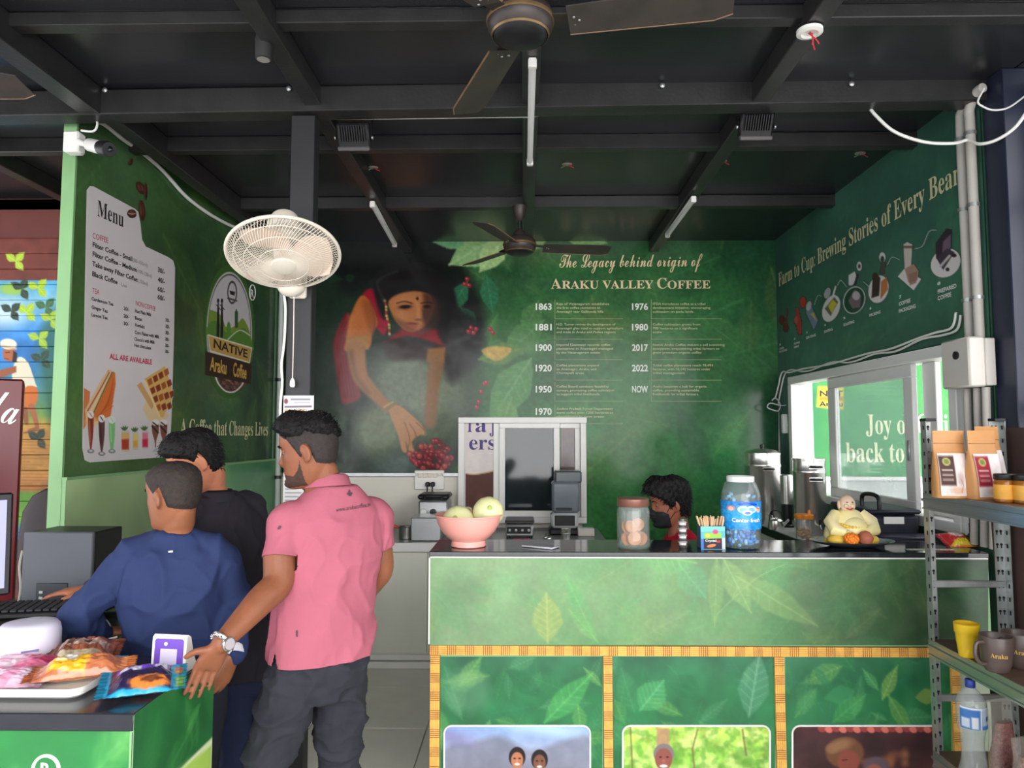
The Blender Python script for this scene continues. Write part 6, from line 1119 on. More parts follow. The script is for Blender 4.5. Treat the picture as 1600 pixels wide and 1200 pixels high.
# payment stand (its square code left out)
q = tp(252, 1058); t = thing('payment_stand', 'white wedge payment stand with a purple face on the table', 'stand', (q.x, q.y + .05, zt_)); R = Matrix.Rotation(-.12, 3, 'Z'); o_ = V(q.x, q.y + .05, zt_)
def stp(x, y, z): return o_ + R @ V(x * .9, y * .9, z * .88)
prof = [(-.012, .0), (-.004, .115), (.006, .122), (.02, .112), (.034, .06), (.06, 0)]
mb = MB(); mb.rings([[stp(x, y, z + .001) for y, z in prof] for x in (-.062, -.058, .058, .062)]); obj('body', mb, M_whitep, t, 35)
fp = [stp(x, -.012 + .008 * z / .115 - .002, z) for x, z in ((-.052, .006), (.052, .006), (.052, .105), (.046, .111), (-.046, .111), (-.052, .105))]; obj('face', MB().slab(fp, R @ V(0, -1, 0), .0015), mat('purple_face', (110, 74, 180), .4), t, 0)
obj('blank_patch', MB().slab([stp(x, -.012 + .008 * z / .115 - .0028, z) for x, z in ((-.03, .012), (.03, .012), (.03, .078), (-.03, .078))], R @ V(0, -1, 0), .0008), mat('lilac_patch', (206, 196, 222), .5), t, 0)
obj('emblem', MB().sphere(stp(-.012, -.0075, .094), (.006, .002, .006), 10, 6), M_whitep, t)
# round white speaker with a wooden foot
q = tp(17, 1048); c = V(q.x, q.y + .075, zt_); t = thing('smart_speaker', 'round white table speaker with a wooden foot, at the left edge', 'speaker', tuple(c))
obj('foot_band', MB().lathe([(.078, .001), (.085, .006), (.087, .03), (.086, .034)], c, 40), mat('pale_cork', (200, 150, 112), .6, 0, .2, 30), t); obj('shell', MB().lathe([(.086, .034), (.0875, .04), (.087, .096), (.083, .114), (.074, .124), (.05, .128), (.002, .129)], c, 44), mat('lilac_white_plastic', (224, 220, 236), .35, 0, .02), t, 60)
lg = MB(); lg.fit('Tosheba', V(.004, 0, .05), V(.05, 0, .05), .007, NF, 'bold', 0) if 0 else None
obj('badge_line', MB().obox(c + V(.052, -.0695, .056), (.045, .002, .006), Matrix.Rotation(.64, 3, 'Z')), mat('grey_violet_mark', (130, 120, 170), .5), t)
tag(obj('power_cable', MB().tube(catmull([c + V(.08, -.02, .02), tp(80, 1030) + V(0, 0, .006), tp(98, 1022) + V(0, 0, .006), tp(120, 1013) + V(0, .02, .006), tp(150, 1008) + V(0, .03, .006), tp(175, 1002) + V(0, .03, .006)], 6), .004, 6), M_whitep), 'thin white power lead running from the round speaker behind the rusks', 'cable')

# ---- billing desk: computer box, keyboard, monitor
zd = .86
a = P(35, 938, 2.82); b = P(143, 938, 2.82); zt3 = P(90, 832, 2.82).z; t = thing('computer_box', 'grey fronted black computer box on the billing desk', 'computer', ((a.x + b.x) / 2, 2.9, zd))
obj('case', MB().box(a.x, b.x, 2.83, 3.02, zd + .012, zt3, .004), M_black, t); obj('front_panel', MB().box(a.x - .002, b.x + .002, 2.81, 2.83, zd + .012, zt3 + .003, .005), mat('slate_grey_plastic', (92, 94, 102), .45, 0, .06, 4), t); obj('port_panel', MB().box(a.x + .06, b.x - .09, 2.806, 2.811, zd + .03, zd + .15, .002), mat('dark_slate_plastic', (62, 64, 70), .5), t)
for s in (a.x + .03, b.x - .03): obj('foot', MB().lathe([(.014, 0), (.014, .013)], (s, 2.9, zd), 10), M_black, t)
for k in range(2): obj('port', MB().box(a.x + .075, a.x + .09, 2.804, 2.807, zd + .11 - k * .022, zd + .12 - k * .022), M_galv, t)
# cash drawer with keyboard at a slant
c = V(-1.79, 2.53, zd); Rk = Matrix.Rotation(.2, 3, 'Z'); t = thing('cash_till', 'black cash till under the keyboard on the billing desk', 'till', tuple(c)); obj('case', MB().obox(c + V(0, 0, .05), (.42, .2, .098), Rk, .006), M_black, t); obj('front', MB().obox(c + Rk @ V(0, -.103, .05), (.41, .008, .085), Rk, .003), mat('black_steel_front', (36, 38, 46), .4), t)
kc = c + V(0, 0, .101); t = thing('keyboard', 'black keyboard lying on the cash till', 'keyboard', tuple(kc)); Rk2 = Rk @ Matrix.Rotation(.06, 3, 'X'); obj('tray', MB().obox(kc + V(0, 0, .014), (.43, .15, .02), Rk2, .005), M_black, t); mk_ = mat('key_cap', (48, 50, 54), .5)
ks = MB()
for i in range(16):
    for j in range(5): ks.obox(kc + Rk2 @ V(-.195 + i * .026, -.055 + j * .026, .028), (.021, .021, .008), Rk2, .002)
obj('keys', ks, mk_, t, 0, None, 'stuff')
e = P(13, 800, 2.3); c = V(-1.86, 2.44, 0); t = thing('monitor', 'black edged monitor with a lilac screen at the left picture edge', 'monitor', (-1.86, 2.2, zt_)); n_ = V(.72, -.69, .06).normalized(); u_ = V(0, 0, 1).cross(n_).normalized(); v_ = n_.cross(u_); RM = Matrix((u_, v_, n_)).transposed(); hc = P(17, 858, 2.28); ctr = hc - u_ * .26 + V(0, 0, .02)
obj('bezel', MB().obox(ctr, (.52, .32, .03), RM, .006), M_black, t); obj('screen', MB().obox(ctr + n_ * .0155, (.485, .275, .002), RM), emimat('lilac_screen', (150, 150, 196), .25), t); obj('neck', MB().tube([ctr - n_ * .02 - V(0, 0, .1), V(ctr.x, ctr.y, zt_ + .01) - n_ * .06], .02, 10), M_black, t); obj('foot', MB().lathe([(.1, 0), (.1, .01), (.03, .016)], (ctr.x - n_.x * .06, ctr.y - n_.y * .06, zt_), 24), M_black, t)
tag(obj('lead', MB().tube(catmull([P(36, 860, 2.95), P(31, 885, 2.95), P(33, 915, 2.93), P(30, 940, 2.9), V(P(30, 940, 2.9).x, 2.88, zd + .006)], 5), .006, 6), mat('grey_lead', (170, 166, 156), .5)), 'grey lead hanging down beside the computer box', 'cable')
# chair behind, red drinks fridge
c = V(P(58, 800, 4.3).x, 4.25, 0); t = thing('office_chair', 'dark brown chair with a rounded back beyond the left wall', 'chair', tuple(c)); mc = mat('dark_brown_leather', (46, 30, 32), .5, 0, .15, 12)
obj('backrest', MB().loft([(c + V(0, .2, .62), V(.2, 0, 0), V(0, .03, 0)), (c + V(0, .22, .9), V(.23, 0, 0), V(0, .04, 0)), (c + V(0, .24, 1.1), V(.22, 0, 0), V(0, .04, 0)), (c + V(0, .25, 1.2), V(.17, 0, 0), V(0, .035, 0)), (c + V(0, .255, 1.245), V(.09, 0, 0), V(0, .02, 0))], 24, 2.6), mc, t, 60); obj('seat', MB().obox(c + V(0, 0, .46), (.46, .46, .08), None, .03), mc, t); obj('column', MB().tube([c + V(0, 0, .06), c + V(0, 0, .43)], .03, 12), M_black, t); obj('back_bar', MB().tube([c + V(0, .1, .44), c + V(0, .24, .5), c + V(0, .24, .7)], .02, 8), M_black, t)
for k in range(5): a = k * 2 * PI / 5; obj('leg', MB().tube([c + V(0, 0, .08), c + V(.27 * math.cos(a), .27 * math.sin(a), .05)], [.025, .016], 8), M_black, t); obj('caster', MB().sphere(c + V(.27 * math.cos(a), .27 * math.sin(a), .025), .025, 10, 8), M_black, t)
mr = mat('deep_red_panel', (96, 12, 26), .3, 0, .15, 3); a = P(38, 592, 3.45); az = a.z; fz = Matrix.Rotation(.61, 3, 'Z'); a.z = 0
t = thing('drinks_fridge', 'dark red drinks fridge with white script at the left edge', 'fridge', tuple(a + fz @ V(-.34, .3, 0))); FN = fz @ V(0, -1, 0)
def fb(x0, x1, y0, y1, z0, z1, b=.008): return MB().obox(a + fz @ V((x0 + x1) / 2, (y0 + y1) / 2, 0) + V(0, 0, (z0 + z1) / 2), (x1 - x0, y1 - y0, z1 - z0), fz, b)
obj('cabinet', fb(-.68, 0, .03, .42, .05, az, .01), mr, t); dr = obj('door', fb(-.68, 0, 0, .028, .12, az - .004), mr, t); obj('plinth', fb(-.66, -.02, .05, .4, 0, .05), M_black, t); obj('handle', fb(-.64, -.61, -.04, 0, .9, 1.4), M_black, dr)
FPL = (a + FN * .002, FN); k1 = MB(); k1.fit('Cola', hit(-78, 645, FPL), hit(23, 664, FPL), .16, FN, 'script'); obj('lettering', k1, M_txtw, dr, 0, 'white script lettering')
g = Canvas(0, 0, 40, 120, 1.5, (112, 14, 30)); g.m[:] = False; g.ell(4, 60, 10, 40, (130, 90, 36), .8, 0, 3); g.ell(2, 40, 6, 20, (170, 120, 50), .7, 0, 2); g.ell(4, 80, 8, 12, (70, 80, 30), .7, 0, 3)
printed('door_print', g, lambda x, y: hit(x - 16, 690 + y, FPL), M_flat, dr, g.m)

# ---- galvanised rack at the right
xr0, xr1, yr0, yr1 = P(1451, 800, 2.9).x - .02, P(1562, 800, 2.9).x + .012, 1.85, 2.9; zr = 1.645
t = thing('storage_rack', 'galvanised slotted rack with brown shelves at the right edge', 'rack', ((xr0 + xr1) / 2, 2.4, 0)); M_shelf = mat('brown_shelf_board', (112, 88, 72), .5, 0, .12, 6, 0, 80, .5, 0, 1.45, 0, (1, 6, 1)); M_slot = mat('dark_slot', (30, 30, 32), .8)
for x, sx in ((xr0, 1), (xr1, -1)):
    for y, sy in ((yr0, 1), (yr1, -1)):
        p_ = obj('post', MB().box(x, x + sx * .04, y - sy * .0, y + sy * .002, .0, zr).box(x, x + sx * .002, y, y + sy * .04, 0, zr), M_galv, t, 0); sl = MB()
        for k in range(31):
            z = .06 + k * .052; yy = y - sy * .0 - (.0008 if sy < 0 else .0008); yq = y + (.0012 if sy < 0 else -.0012)
            for dx in (.013, .029): sl.lathe([(.0052, -.0006), (.0052, .0006)], (x + sx * dx, yq if sy > 0 else y - .003, z + .004), 8, Matrix.Rotation(PI / 2, 3, 'X')); sl.box(x + sx * dx - .002, x + sx * dx + .002, (yq if sy > 0 else y - .003) - .0006, (yq if sy > 0 else y - .003) + .0006, z - .01, z + .002)
            sl.box(x - sx * .0008, x + sx * .0026, y + sy * .018, y + sy * .026, z - .008, z + .008)
        obj('slot', sl, M_slot, p_, 0, None, 'stuff'); obj('cap', MB().box(x - sx * .002, x + sx * .042, y - sy * .003, y + sy * .042, zr, zr + .012, .002), M_black, p_)
M_lip = mat('shelf_lip_steel', (164, 172, 168), .25, .8, .12, 8, 0, 80, .5, 0, 1.45, 0, (3, .6, 20))
for z in (1.358, .786, .36):
    s = obj('shelf', MB().box(xr0 + .004, xr1 - .004, yr0 + .004, yr1 - .006, z - .016, z), M_shelf, t); lp = MB()
    lp.box(xr0 - .001, xr0 + .004, yr0, yr1, z - .062, z + .001).box(xr0 - .008, xr0 - .001, yr0, yr1, z - .03, z - .02).box(xr0 - .006, xr0 - .001, yr0, yr1, z - .062, z - .055).box(xr0, xr1, yr1 - .006, yr1 - .003, z - .06, z - .001).box(xr1 - .004, xr1, yr0, yr1, z - .06, z + .001); obj('lip', lp, M_lip, s, 0)
for z in (1.51, 1.0, .56): obj('cross_bar', MB().box(xr0 + .002, xr1 - .002, yr1 - .004, yr1 + .008, z - .014, z + .014, .003), M_galv, t)
bs = MB().slab([V(xr1 + .02, 1.9, 1.62), V(xr1 + .02, 2.97, 1.62), V(xr1 + .02, 3.02, 1.5), V(xr1 + .02, 2.99, .9), V(xr1 + .02, 2.97, .4), V(xr1 + .02, 2.95, .02), V(xr1 + .02, 1.9, .02)], V(-1, 0, 0), .012); tag(obj('backing_board', bs, mat('dark_brown_board', (84, 62, 60), .55, 0, .08, 3)), 'dark brown board standing behind the storage rack', 'board')
bx_ = obj('brown_carton', MB().box(xr1 - .06, xr1 + .005, 2.2, 2.78, 1.34, 1.58, .004), mat('brown_carton', (100, 74, 70), .6)) if 0 else None
M_kr = mat('kraft_paper', (206, 148, 92), .5, 0, .1, 8, .15, 30)
def coffee_bag(lb, x, y, rz, badge, h=.235, w_=.115):
    t = thing('coffee_bag', lb, 'bag', (x, y, 1.358), 'kraft coffee bags on the top shelf'); R = Matrix.Rotation(rz, 3, 'Z'); o = V(x, y, 1.3585); secs = []
    for z, hw, hd_ in ((0, .5, .30), (.02, .5, .33), (.3, .5, .3), (.55, .49, .2), (.72, .485, .1), (.8, .48, .035), (1.0, .475, .012), (1.06, .475, .008)): secs.append((o + V(0, 0, z * h), R @ V(hw * w_, 0, 0), R @ V(0, hd_ * w_, 0)))
    obj('pouch', MB().loft(secs, 24, 4.5), M_kr, t, 50)
    def face(u, v, off=.0015):
        z = v; k = np.interp(z, [0, .02, .3, .55, .72, .8, 1.06], [.30, .33, .3, .2, .1, .035, .008]); return o + R @ V(u * w_, -k * w_ * 1.0 - off - .001, z * h)
    g = Canvas(-.42, -.7, .42, -.03, .02, (226, 216, 212)); g.noise(.2, .12, 7); g.ell(.1, -.12, .2, .06, (200, 140, 100), .5, 0, .02); g.ell(.2, -.3, .1, .1, (170, 150, 150), .5, 0, .03); g.line([(.2, -.1), (.26, -.2), (.2, -.3)], .03, (180, 130, 100), .7, .01)
    g.poly([(-.4, -.66), (.06, -.66), (.06, -.2), (-.4, -.2)], badge, 1); g.ell(-.17, -.57, .12, .06, (214, 200, 120), 1); g.ell(-.17, -.57, .09, .045, (120, 130, 60), 1)
    for k in range(3): g.line([(-.33, -.44 + k * .075), (-.02, -.44 + k * .075)], .022, (226, 206, 196), .8, .008)
    printed('front_label', g, lambda a, b: face(a, -b), M_flat, t); obj('seal_band', MB().tube([face(-.46, .86, -.002), face(.46, .86, -.002)], .0018, 5), mat('dark_kraft', (150, 100, 60), .6), t)
bx0 = P(1485, 776, 2.7); bx1 = P(1527, 778, 2.68); bx2 = P(1566, 779, 2.66)
coffee_bag('kraft coffee bag with a dark brown badge, leftmost on the rack', bx0.x, 2.7, -.12, (72, 44, 40)); coffee_bag('kraft coffee bag with a red badge, middle of the rack', bx1.x + .005, 2.65, .12, (150, 34, 50)); coffee_bag('kraft coffee bag with a near black badge, behind the honey jars', bx2.x + .008, 2.745, .25, (60, 40, 44), .25)
for k, (px, Y) in enumerate(((1570, 2.52), (1600, 2.48))):
    b = P(px, 780, Y); b.z = 1.3585; t = thing('honey_jar', ('small amber jar with black lid, nearest the coffee bags', 'small amber jar with black lid, at the right picture edge')[k], 'jar', tuple(b)); obj('glass', MB().lathe([(.027, 0), (.031, .004), (.032, .07), (.028, .078)], b, 24), mat('amber_honey', (150, 90, 30), .12, 0, .1, 8), t); obj('label', MB().lathe([(.0325, .012), (.0327, .014), (.0327, .06), (.0325, .062)], b, 28, None, False), mat('orange_label', (226, 164, 60), .5, 0, .1, 20), t); obj('lid', MB().lathe([(.03, .078), (.0315, .08), (.0315, .096), (.028, .099), (.002, .1)], b, 28), M_black, t)
b = P(1511, 1000, 2.68); b.z = .786; t = thing('tumbler', 'yellow fluted tea tumbler on the middle shelf', 'cup', tuple(b)); obj('cup', MB().lathe([(.026, 0), (.029, .003), (.034, .06), (.038, .085), (.0405, .087), (.042, .118), (.039, .118), (.037, .088), (.03, .02), (.002, .012)], b, 40, None, True, 1, 1, lambda a, r, z: r * (1 + (.045 * abs(math.cos(6 * a)) if .004 < z < .084 and r > .028 else 0))), mat('yellow_ceramic_glaze', (226, 186, 40), .25), t, 50); obj('rim', MB().lathe([(.039, .117), (.0425, .119), (.039, .121)], b, 36, None, False), mat('yellow_ceramic_glaze', (226, 186, 40), .25), t)
M_mug = mat('dark_brown_mug', (86, 72, 68), .35, 0, .1, 12)
for k, (px, Y) in enumerate(((1556, 2.52), (1592, 2.56))):
    b = P(px, 1000, Y); b.z = .786; t = thing('mug', ('dark brown mug with gold lettering, front of the middle shelf', 'dark brown mug half cut by the right picture edge')[k], 'mug', tuple(b)); obj('body', MB().lathe([(.03, 0), (.036, .004), (.045, .03), (.049, .07), (.052, .118), (.05, .121), (.047, .117), (.044, .07), (.038, .02), (.002, .012)], b, 36), M_mug, t); obj('handle', MB().tube(catmull([b + V(-.046, -.01, .1), b + V(-.075, -.014, .098), b + V(-.082, -.016, .06), b + V(-.066, -.014, .032), b + V(-.04, -.01, .028)], 5), .0065, 8), M_mug, t)
    k1 = MB(); k1.fit('Araku', V(-.026, 0, .055), V(.026, 0, .055), .014, NF, 'serif', 0); wrap(k1, b, .0495, -PI / 2 - .4); obj('lettering', k1, mat('gold_print', (206, 160, 70), .4), t, 0)
b = P(1517, 1100, 2.66); b.z = .3605; t = thing('water_bottle', 'crumpled empty plastic water bottle with a blue cap', 'bottle', tuple(b))
prof = [(.036, .001), (.044, .008), (.045, .03), (.041, .06), (.037, .1), (.036, .13), (.04, .16), (.046, .185), (.048, .2), (.048, .26), (.047, .275), (.04, .295), (.026, .312), (.016, .322), (.014, .328)]
obj('bottle_wall', MB().lathe(prof, b, 32, None, False, 1, 1, lambda a, r, z: r * (1 + (.09 * math.sin(3 * a + z * 40) if z < .16 else .015 * math.sin(8 * a) if z > .27 else .012 * math.sin(z * 300)))), glassmat('crumpled_pet', (220, 226, 226), .08, .28), t, 60); obj('cap', MB().lathe([(.0155, .324), (.0165, .326), (.0165, .35), (.014, .353), (.002, .354)], b, 24), mat('blue_cap', (40, 56, 140), .4), t)
g = Canvas(0, 0, 100, 60, 2, (70, 120, 190)); g.poly([(0, 0), (100, 0), (100, 6), (0, 6)], (226, 230, 236), 1); g.poly([(4, 30), (24, 30), (24, 56), (4, 56)], (220, 226, 232), .9); g.poly([(28, 26), (44, 26), (44, 58), (28, 58)], (226, 230, 234), 1); g.line([(52, 4), (50, 60)], 4, (236, 238, 240), 1); g.poly([(54, 0), (100, 0), (100, 60), (54, 60)], (196, 206, 216), .9); g.poly([(66, 26), (96, 24), (96, 36), (66, 38)], (50, 70, 130), .9); g.poly([(54, 50), (100, 46), (100, 60), (54, 60)], (60, 120, 190), .9)
printed('label', g, lambda x, y: b + V(.0492 * math.cos(-2.9 + x / 100 * 2.8), .0492 * math.sin(-2.9 + x / 100 * 2.8), .266 - y / 60 * .075), M_flat, t)
M_bean = mat('coffee_beans', (84, 48, 44), .4, 0, .4, 120, .4, 160, .5, 0, 1.45, 0, None, (130, 92, 84))
for k, (px, Y, h, lb) in enumerate(((1566, 2.42, .37, 'tall clear bag half full of dark coffee beans'), (1602, 2.3, .3, 'clear bag of coffee beans at the lower right picture corner'))):
    o = P(px, 1150, Y); o.z = .3605; t = thing('bean_bag', lb, 'bag', tuple(o)); R = Matrix.Rotation(.3, 3, 'Z')
    obj('beans', MB().loft([(o + V(0, 0, .004), R @ V(.042, 0, 0), R @ V(0, .032, 0)), (o + V(0, 0, .05), R @ V(.05, 0, 0), R @ V(0, .036, 0)), (o + V(0, 0, h * .5), R @ V(.046, 0, 0), R @ V(0, .028, 0)), (o + V(.008, 0, h * .8), R @ V(.03, 0, 0), R @ V(0, .012, 0))], 20, 2.6), M_bean, t, 60, None, 'stuff')
    obj('clear_film', MB().loft([(o + V(0, 0, .001), R @ V(.046, 0, 0), R @ V(0, .036, 0)), (o + V(0, 0, .05), R @ V(.054, 0, 0), R @ V(0, .04, 0)), (o + V(0, 0, .15), R @ V(.051, 0, 0), R @ V(0, .03, 0)), (o + V(.0, 0, h * .8), R @ V(.05, 0, 0), R @ V(0, .01, 0)), (o + V(-.006, 0, h), R @ V(.052, 0, 0), R @ V(0, .003, 0))], 24, 3), glassmat('bag_film', (196, 188, 176), .15, .12), t, 60)
# ================================================================== people
from mathutils import noise as mnoise
from mathutils.bvhtree import BVHTree
def frame(fwd, pitch=0, roll=0):
    """columns: forward, left, up"""
    f = Vector(fwd).normalized(); u = V(0, 0, 1); l = u.cross(f).normalized(); u = f.cross(l)
    R = Matrix((f, l, u)).transposed(); return R @ Matrix.Rotation(pitch, 3, 'Y') @ Matrix.Rotation(roll, 3, 'X')
HZ = [-.122, -.118, -.108, -.094, -.078, -.062, -.045, -.028, -.010, .008, .026, .044, .062, .080, .096, .108, .116, .121]
HF = [.052, .076, .0905, .093, .0885, .0905, .0905, .089, .0885, .0885, .0915, .0950, .0925, .085, .071, .053, .033, .008]
HB = [-.03, -.01, .018, .042, .058, .070, .079, .086, .092, .096, .099, .100, .099, .093, .080, .062, .040, .010]
HW = [.016, .030, .042, .051, .0575, .062, .066, .0690, .0715, .073, .0745, .0760, .0755, .071, .060, .046, .029, .008]
def hsurf(ph, z, off=0, k=1.0):
    f, b, w_ = np.interp(z, HZ, HF), np.interp(z, HZ, HB), np.interp(z, HZ, HW); c, s = math.cos(ph), math.sin(ph); ax = f if c > 0 else max(b, .004); e = 2.25
    r = (abs(c / ax) ** e + abs(s / w_) ** e) ** (-1 / e); g = lambda q, c0, sg: math.exp(-((q - c0) / sg) ** 2); y = r * s; ap = abs(ph)
    if ap < 1.2:
        nz = np.interp(z, [-.044, -.036, -.024, -.012, .012, .034], [0, .014, .0255, .018, .007, 0]); r += nz * math.exp(-(y / np.interp(z, [-.03, .03], [.0125, .008])) ** 2)
        r += .006 * g(z, -.026, .009) * (g(y, .015, .007) + g(y, -.015, .007))          # nostrils
        r += (.0065 * g(z, -.055, .006) + .006 * g(z, -.069, .0065) - .003 * g(z, -.0615, .0035)) * math.exp(-(y / .021) ** 2)   # lips
        r -= .0075 * g(z, .012, .011) * (g(y, .033, .014) + g(y, -.033, .014))          # eye sockets
        r += .004 * g(z, .030, .007) * g(abs(y), .03, .018)                              # brow
        r += .004 * g(z, -.098, .012) * math.exp(-(y / .018) ** 2)                        # chin
        r += .003 * g(z, -.012, .015) * g(abs(y), .046, .014)                            # cheek bone
    r += off; return V(r * c, r * s, z) * k
def headmb(O, R, k=1.0):
    rings = []; n = 72; zs = [-.1215 + .2425 * (.5 - .5 * math.cos(PI * i / 58)) for i in range(59)]
    for z in zs: rings.append([O + R @ hsurf(-PI + 2 * PI * j / n, z, 0, k) for j in range(n)])
    mb = MB().rings(rings)
    for s in (-1, 1):                                                                       # ears
        c = O + R @ (V(-.012, s * .0735, -.004) * k); RE = R @ Matrix.Rotation(s * -.35, 3, 'Z') @ Matrix.Rotation(.18, 3, 'Y')
        mb.sphere(c + RE @ V(-.004, s * .006, 0), (.018 * k, .008 * k, .031 * k), 16, 12, RE)
        mb.tube([c + RE @ (V(.008 * math.cos(a) * 1.9 - .003, s * .012, .028 * math.sin(a)) * k) for a in [.2 + 4.4 * q / 12 for q in range(13)]], .0048 * k, 6)
        mb.sphere(c + RE @ (V(.004, s * .006, -.025) * k), (.009 * k, .006 * k, .01 * k), 10, 8, RE)
    return mb
def remesh(mb, vox, it=6, fac=.5):
    me = bpy.data.meshes.new('r'); me.from_pydata(mb.v, [], mb.f); bm = bmesh.new(); bm.from_mesh(me); bmesh.ops.recalc_face_normals(bm, faces=bm.faces); bm.to_mesh(me); bm.free()
    o = bpy.data.objects.new('r', me); C.objects.link(o); md = o.modifiers.new('m', 'REMESH'); md.mode = 'VOXEL'; md.voxel_size = vox; md.adaptivity = 0
    if it: sm = o.modifiers.new('s', 'SMOOTH'); sm.iterations = it; sm.factor = fac
    dg = bpy.context.evaluated_depsgraph_get(); out = bpy.data.meshes.new_from_object(o.evaluated_get(dg)); bpy.data.objects.remove(o); bpy.data.meshes.remove(me); return out
def wrinkle(me, amp, sc, seed=0, ax=(1, 1, 1), where=None, fine=.35):
    n = len(me.vertices); co = np.zeros(n * 3); nm = np.zeros(n * 3); me.vertices.foreach_get('co', co); me.vertices.foreach_get('normal', nm); co = co.reshape(-1, 3); nm = nm.reshape(-1, 3); d = np.zeros(n)
    A = np.array(ax) * sc
    for i in range(n):
        q = Vector(co[i] * A); q.x += seed * 3.7; a = max(0, 1 - abs(mnoise.noise(q)) * 2.6); b = max(0, 1 - abs(mnoise.noise(q * 2.1)) * 2.6); d[i] = a * a - .35 + fine * (b * b - .35)
    if where is not None: d *= where(co)
    co += nm * (d * amp)[:, None]; me.vertices.foreach_set('co', co.ravel()); me.update(); return me
def cut(me, keep):
    bm = bmesh.new(); bm.from_mesh(me); bmesh.ops.delete(bm, geom=[v for v in bm.verts if not keep(v.co)], context='VERTS'); bm.to_mesh(me); bm.free(); return me
def hand(mb, W, F, N, T, k=1.0, curl=(.35, .35, .35), spread=.05, L0=.088, thumb=.6):
    """palm from wrist W along F (palm faces N, thumb side T), four unequal bent fingers and a thumb"""
    W = Vector(W); F = Vector(F).normalized(); N = Vector(N); N = (N - F * N.dot(F)).normalized(); T = N.cross(F) * (1 if N.cross(F).dot(Vector(T)) > 0 else -1)
    secs = [(W - F * .02, T * .026, N * .019), (W, T * .027, N * .018), (W + F * .03, T * .036, N * .017), (W + F * .062, T * .042, N * .0145), (W + F * L0, T * .042, N * .012)]
    mb.loft([(c, r * k, f * k) for c, r, f in secs], 18, 2.5)
    for i, (L, r, o) in enumerate(((.07, .0088, .0305), (.079, .009, .0105), (.073, .0086, -.0105), (.056, .0076, -.0295))):
        d = (F + T * (spread * (1.5 - i))).normalized(); p = W + F * (L0 - .008 - (.006 if i == 3 else 0)) * k + T * o * k; pts = [p, p + d * .012 * k]; q = pts[-1]; ang = 0
        for j, sg in enumerate((.45, .31, .24)):
            ang += curl[j]; dd = d * math.cos(ang) + N * math.sin(ang); q = q + dd * (L * sg * k); pts.append(q)
        mb.tube(catmull(pts, 3), [r * k * (1.02 - .28 * t / (len(pts) * 3 - 3)) for t in range(len(pts) * 3 - 2)], 10); mb.sphere(pts[-1], r * k * .74, 8, 6)
    b = W + F * .022 * k + T * .024 * k; d1 = (F * thumb + T * (1 - thumb * .4) + N * .25).normalized(); d2 = (F * (thumb + .35) + T * .45 + N * .3).normalized(); pts = [W + F * .012 * k + T * .008 * k, b, b + d1 * .036 * k, b + d1 * .036 * k + d2 * .03 * k]
    mb.tube(catmull(pts, 3), [(.0145 - .0062 * t / 9) * k for t in range(10)], 10); mb.sphere(pts[-1], .0082 * k, 8, 6)
def limb(mb, pts, rad, n=16):
    q = catmull([(p[0], p[1], p[2]) for p in pts], 5); r = [v.x for v in catmull([(x, 0, 0) for x in rad], 5)]; mb.tube(q, r, n); mb.sphere(q[0], r[0] * .98, n, 10); mb.sphere(q[-1], r[-1] * .98, n, 10)
def cap(name, O, R, k, off, keep, m_, parent, nz=.003, seed=0, zmax=.1212, n=96, mrows=64, label=None):
    """hair or beard: the head surface again, lifted by off(phi, z), kept where keep(phi, z) > 0"""
    vs = []; fs = []; idx = {}
    zs = [-.12 + (zmax + .12) * i / mrows for i in range(mrows + 1)]; r_ = np.random.RandomState(seed)
    for i, z in enumerate(zs):
        for j in range(n):
            ph = -PI + 2 * PI * j / n; kk = keep(ph, z)
            if kk > -.012:
                t = min(max((kk + .004) / .02, 0), 1); jit = (mnoise.noise(V(math.cos(ph) * 9, math.sin(ph) * 9, z * 60) + V(seed, 0, 0))) * nz + (r_.rand() - .5) * nz * .8
                o = -.002 + (off(ph, z) + .002 + jit) * t; p = hsurf(ph, z, o, 1.0); p.z += max(0, (z - .05) / .07) * o * .9; idx[(i, j)] = len(vs); vs.append(O + R @ (p * k))
    for i in range(mrows):
        for j in range(n):
            q = [(i, j), (i, (j + 1) % n), (i + 1, (j + 1) % n), (i + 1, j)]
            if all(a in idx for a in q): fs.append(tuple(idx[a] for a in q))
    mb = MB().add(vs, fs); top = [idx[(mrows, j)] for j in range(n) if (mrows, j) in idx]
    if len(top) == n: mb.f.append(tuple(top))
    return mb
def tufts(mb, O, R, k, off, keep, count, L, w_, seed, flow):
    r = random.Random(seed); made = 0
    while made < count:
        ph = r.uniform(-PI, PI); z = r.uniform(-.11, .12)
        if keep(ph, z) < .004: continue
        made += 1; a = hsurf(ph, z, off(ph, z) * .75 - .001); a.z += max(0, (z - .05) / .07) * off(ph, z) * .8; nn = V(math.cos(ph), math.sin(ph), max(0, (z - .03) * 14)).normalized(); fl = flow(ph, z); d = (nn * .35 + fl + V(r.uniform(-.35, .35), r.uniform(-.35, .35), r.uniform(-.25, .25))).normalized(); ll = L * r.uniform(.6, 1.3)
        b = a + d * ll * .55 + nn * .002; c = a + d * ll - nn * ll * .18; s = d.cross(nn).normalized() * w_ * r.uniform(.6, 1.2)
        P0 = [O + R @ (q * k) for q in (a - s, a + s, a + nn * w_ * 1.2, b - s * .8, b + s * .8, b + nn * w_, c)]; mb.add(P0, [(0, 1, 4, 3), (1, 2, 5, 4), (2, 0, 3, 5), (3, 4, 6), (4, 5, 6), (5, 3, 6)])
def hairline(front, side, back, burn=.0):
    """how far (in z) a point lies above the hair edge"""
    def f(ph, z):
        a = abs(ph); e = np.interp(a, [0, .55, .95, 1.2, 1.42, 1.62, 1.75, 2.1, PI], [front, front - .004, front - .022, side, side - burn, side - burn, side + .012, back + .02, back]); return z - e
    return f
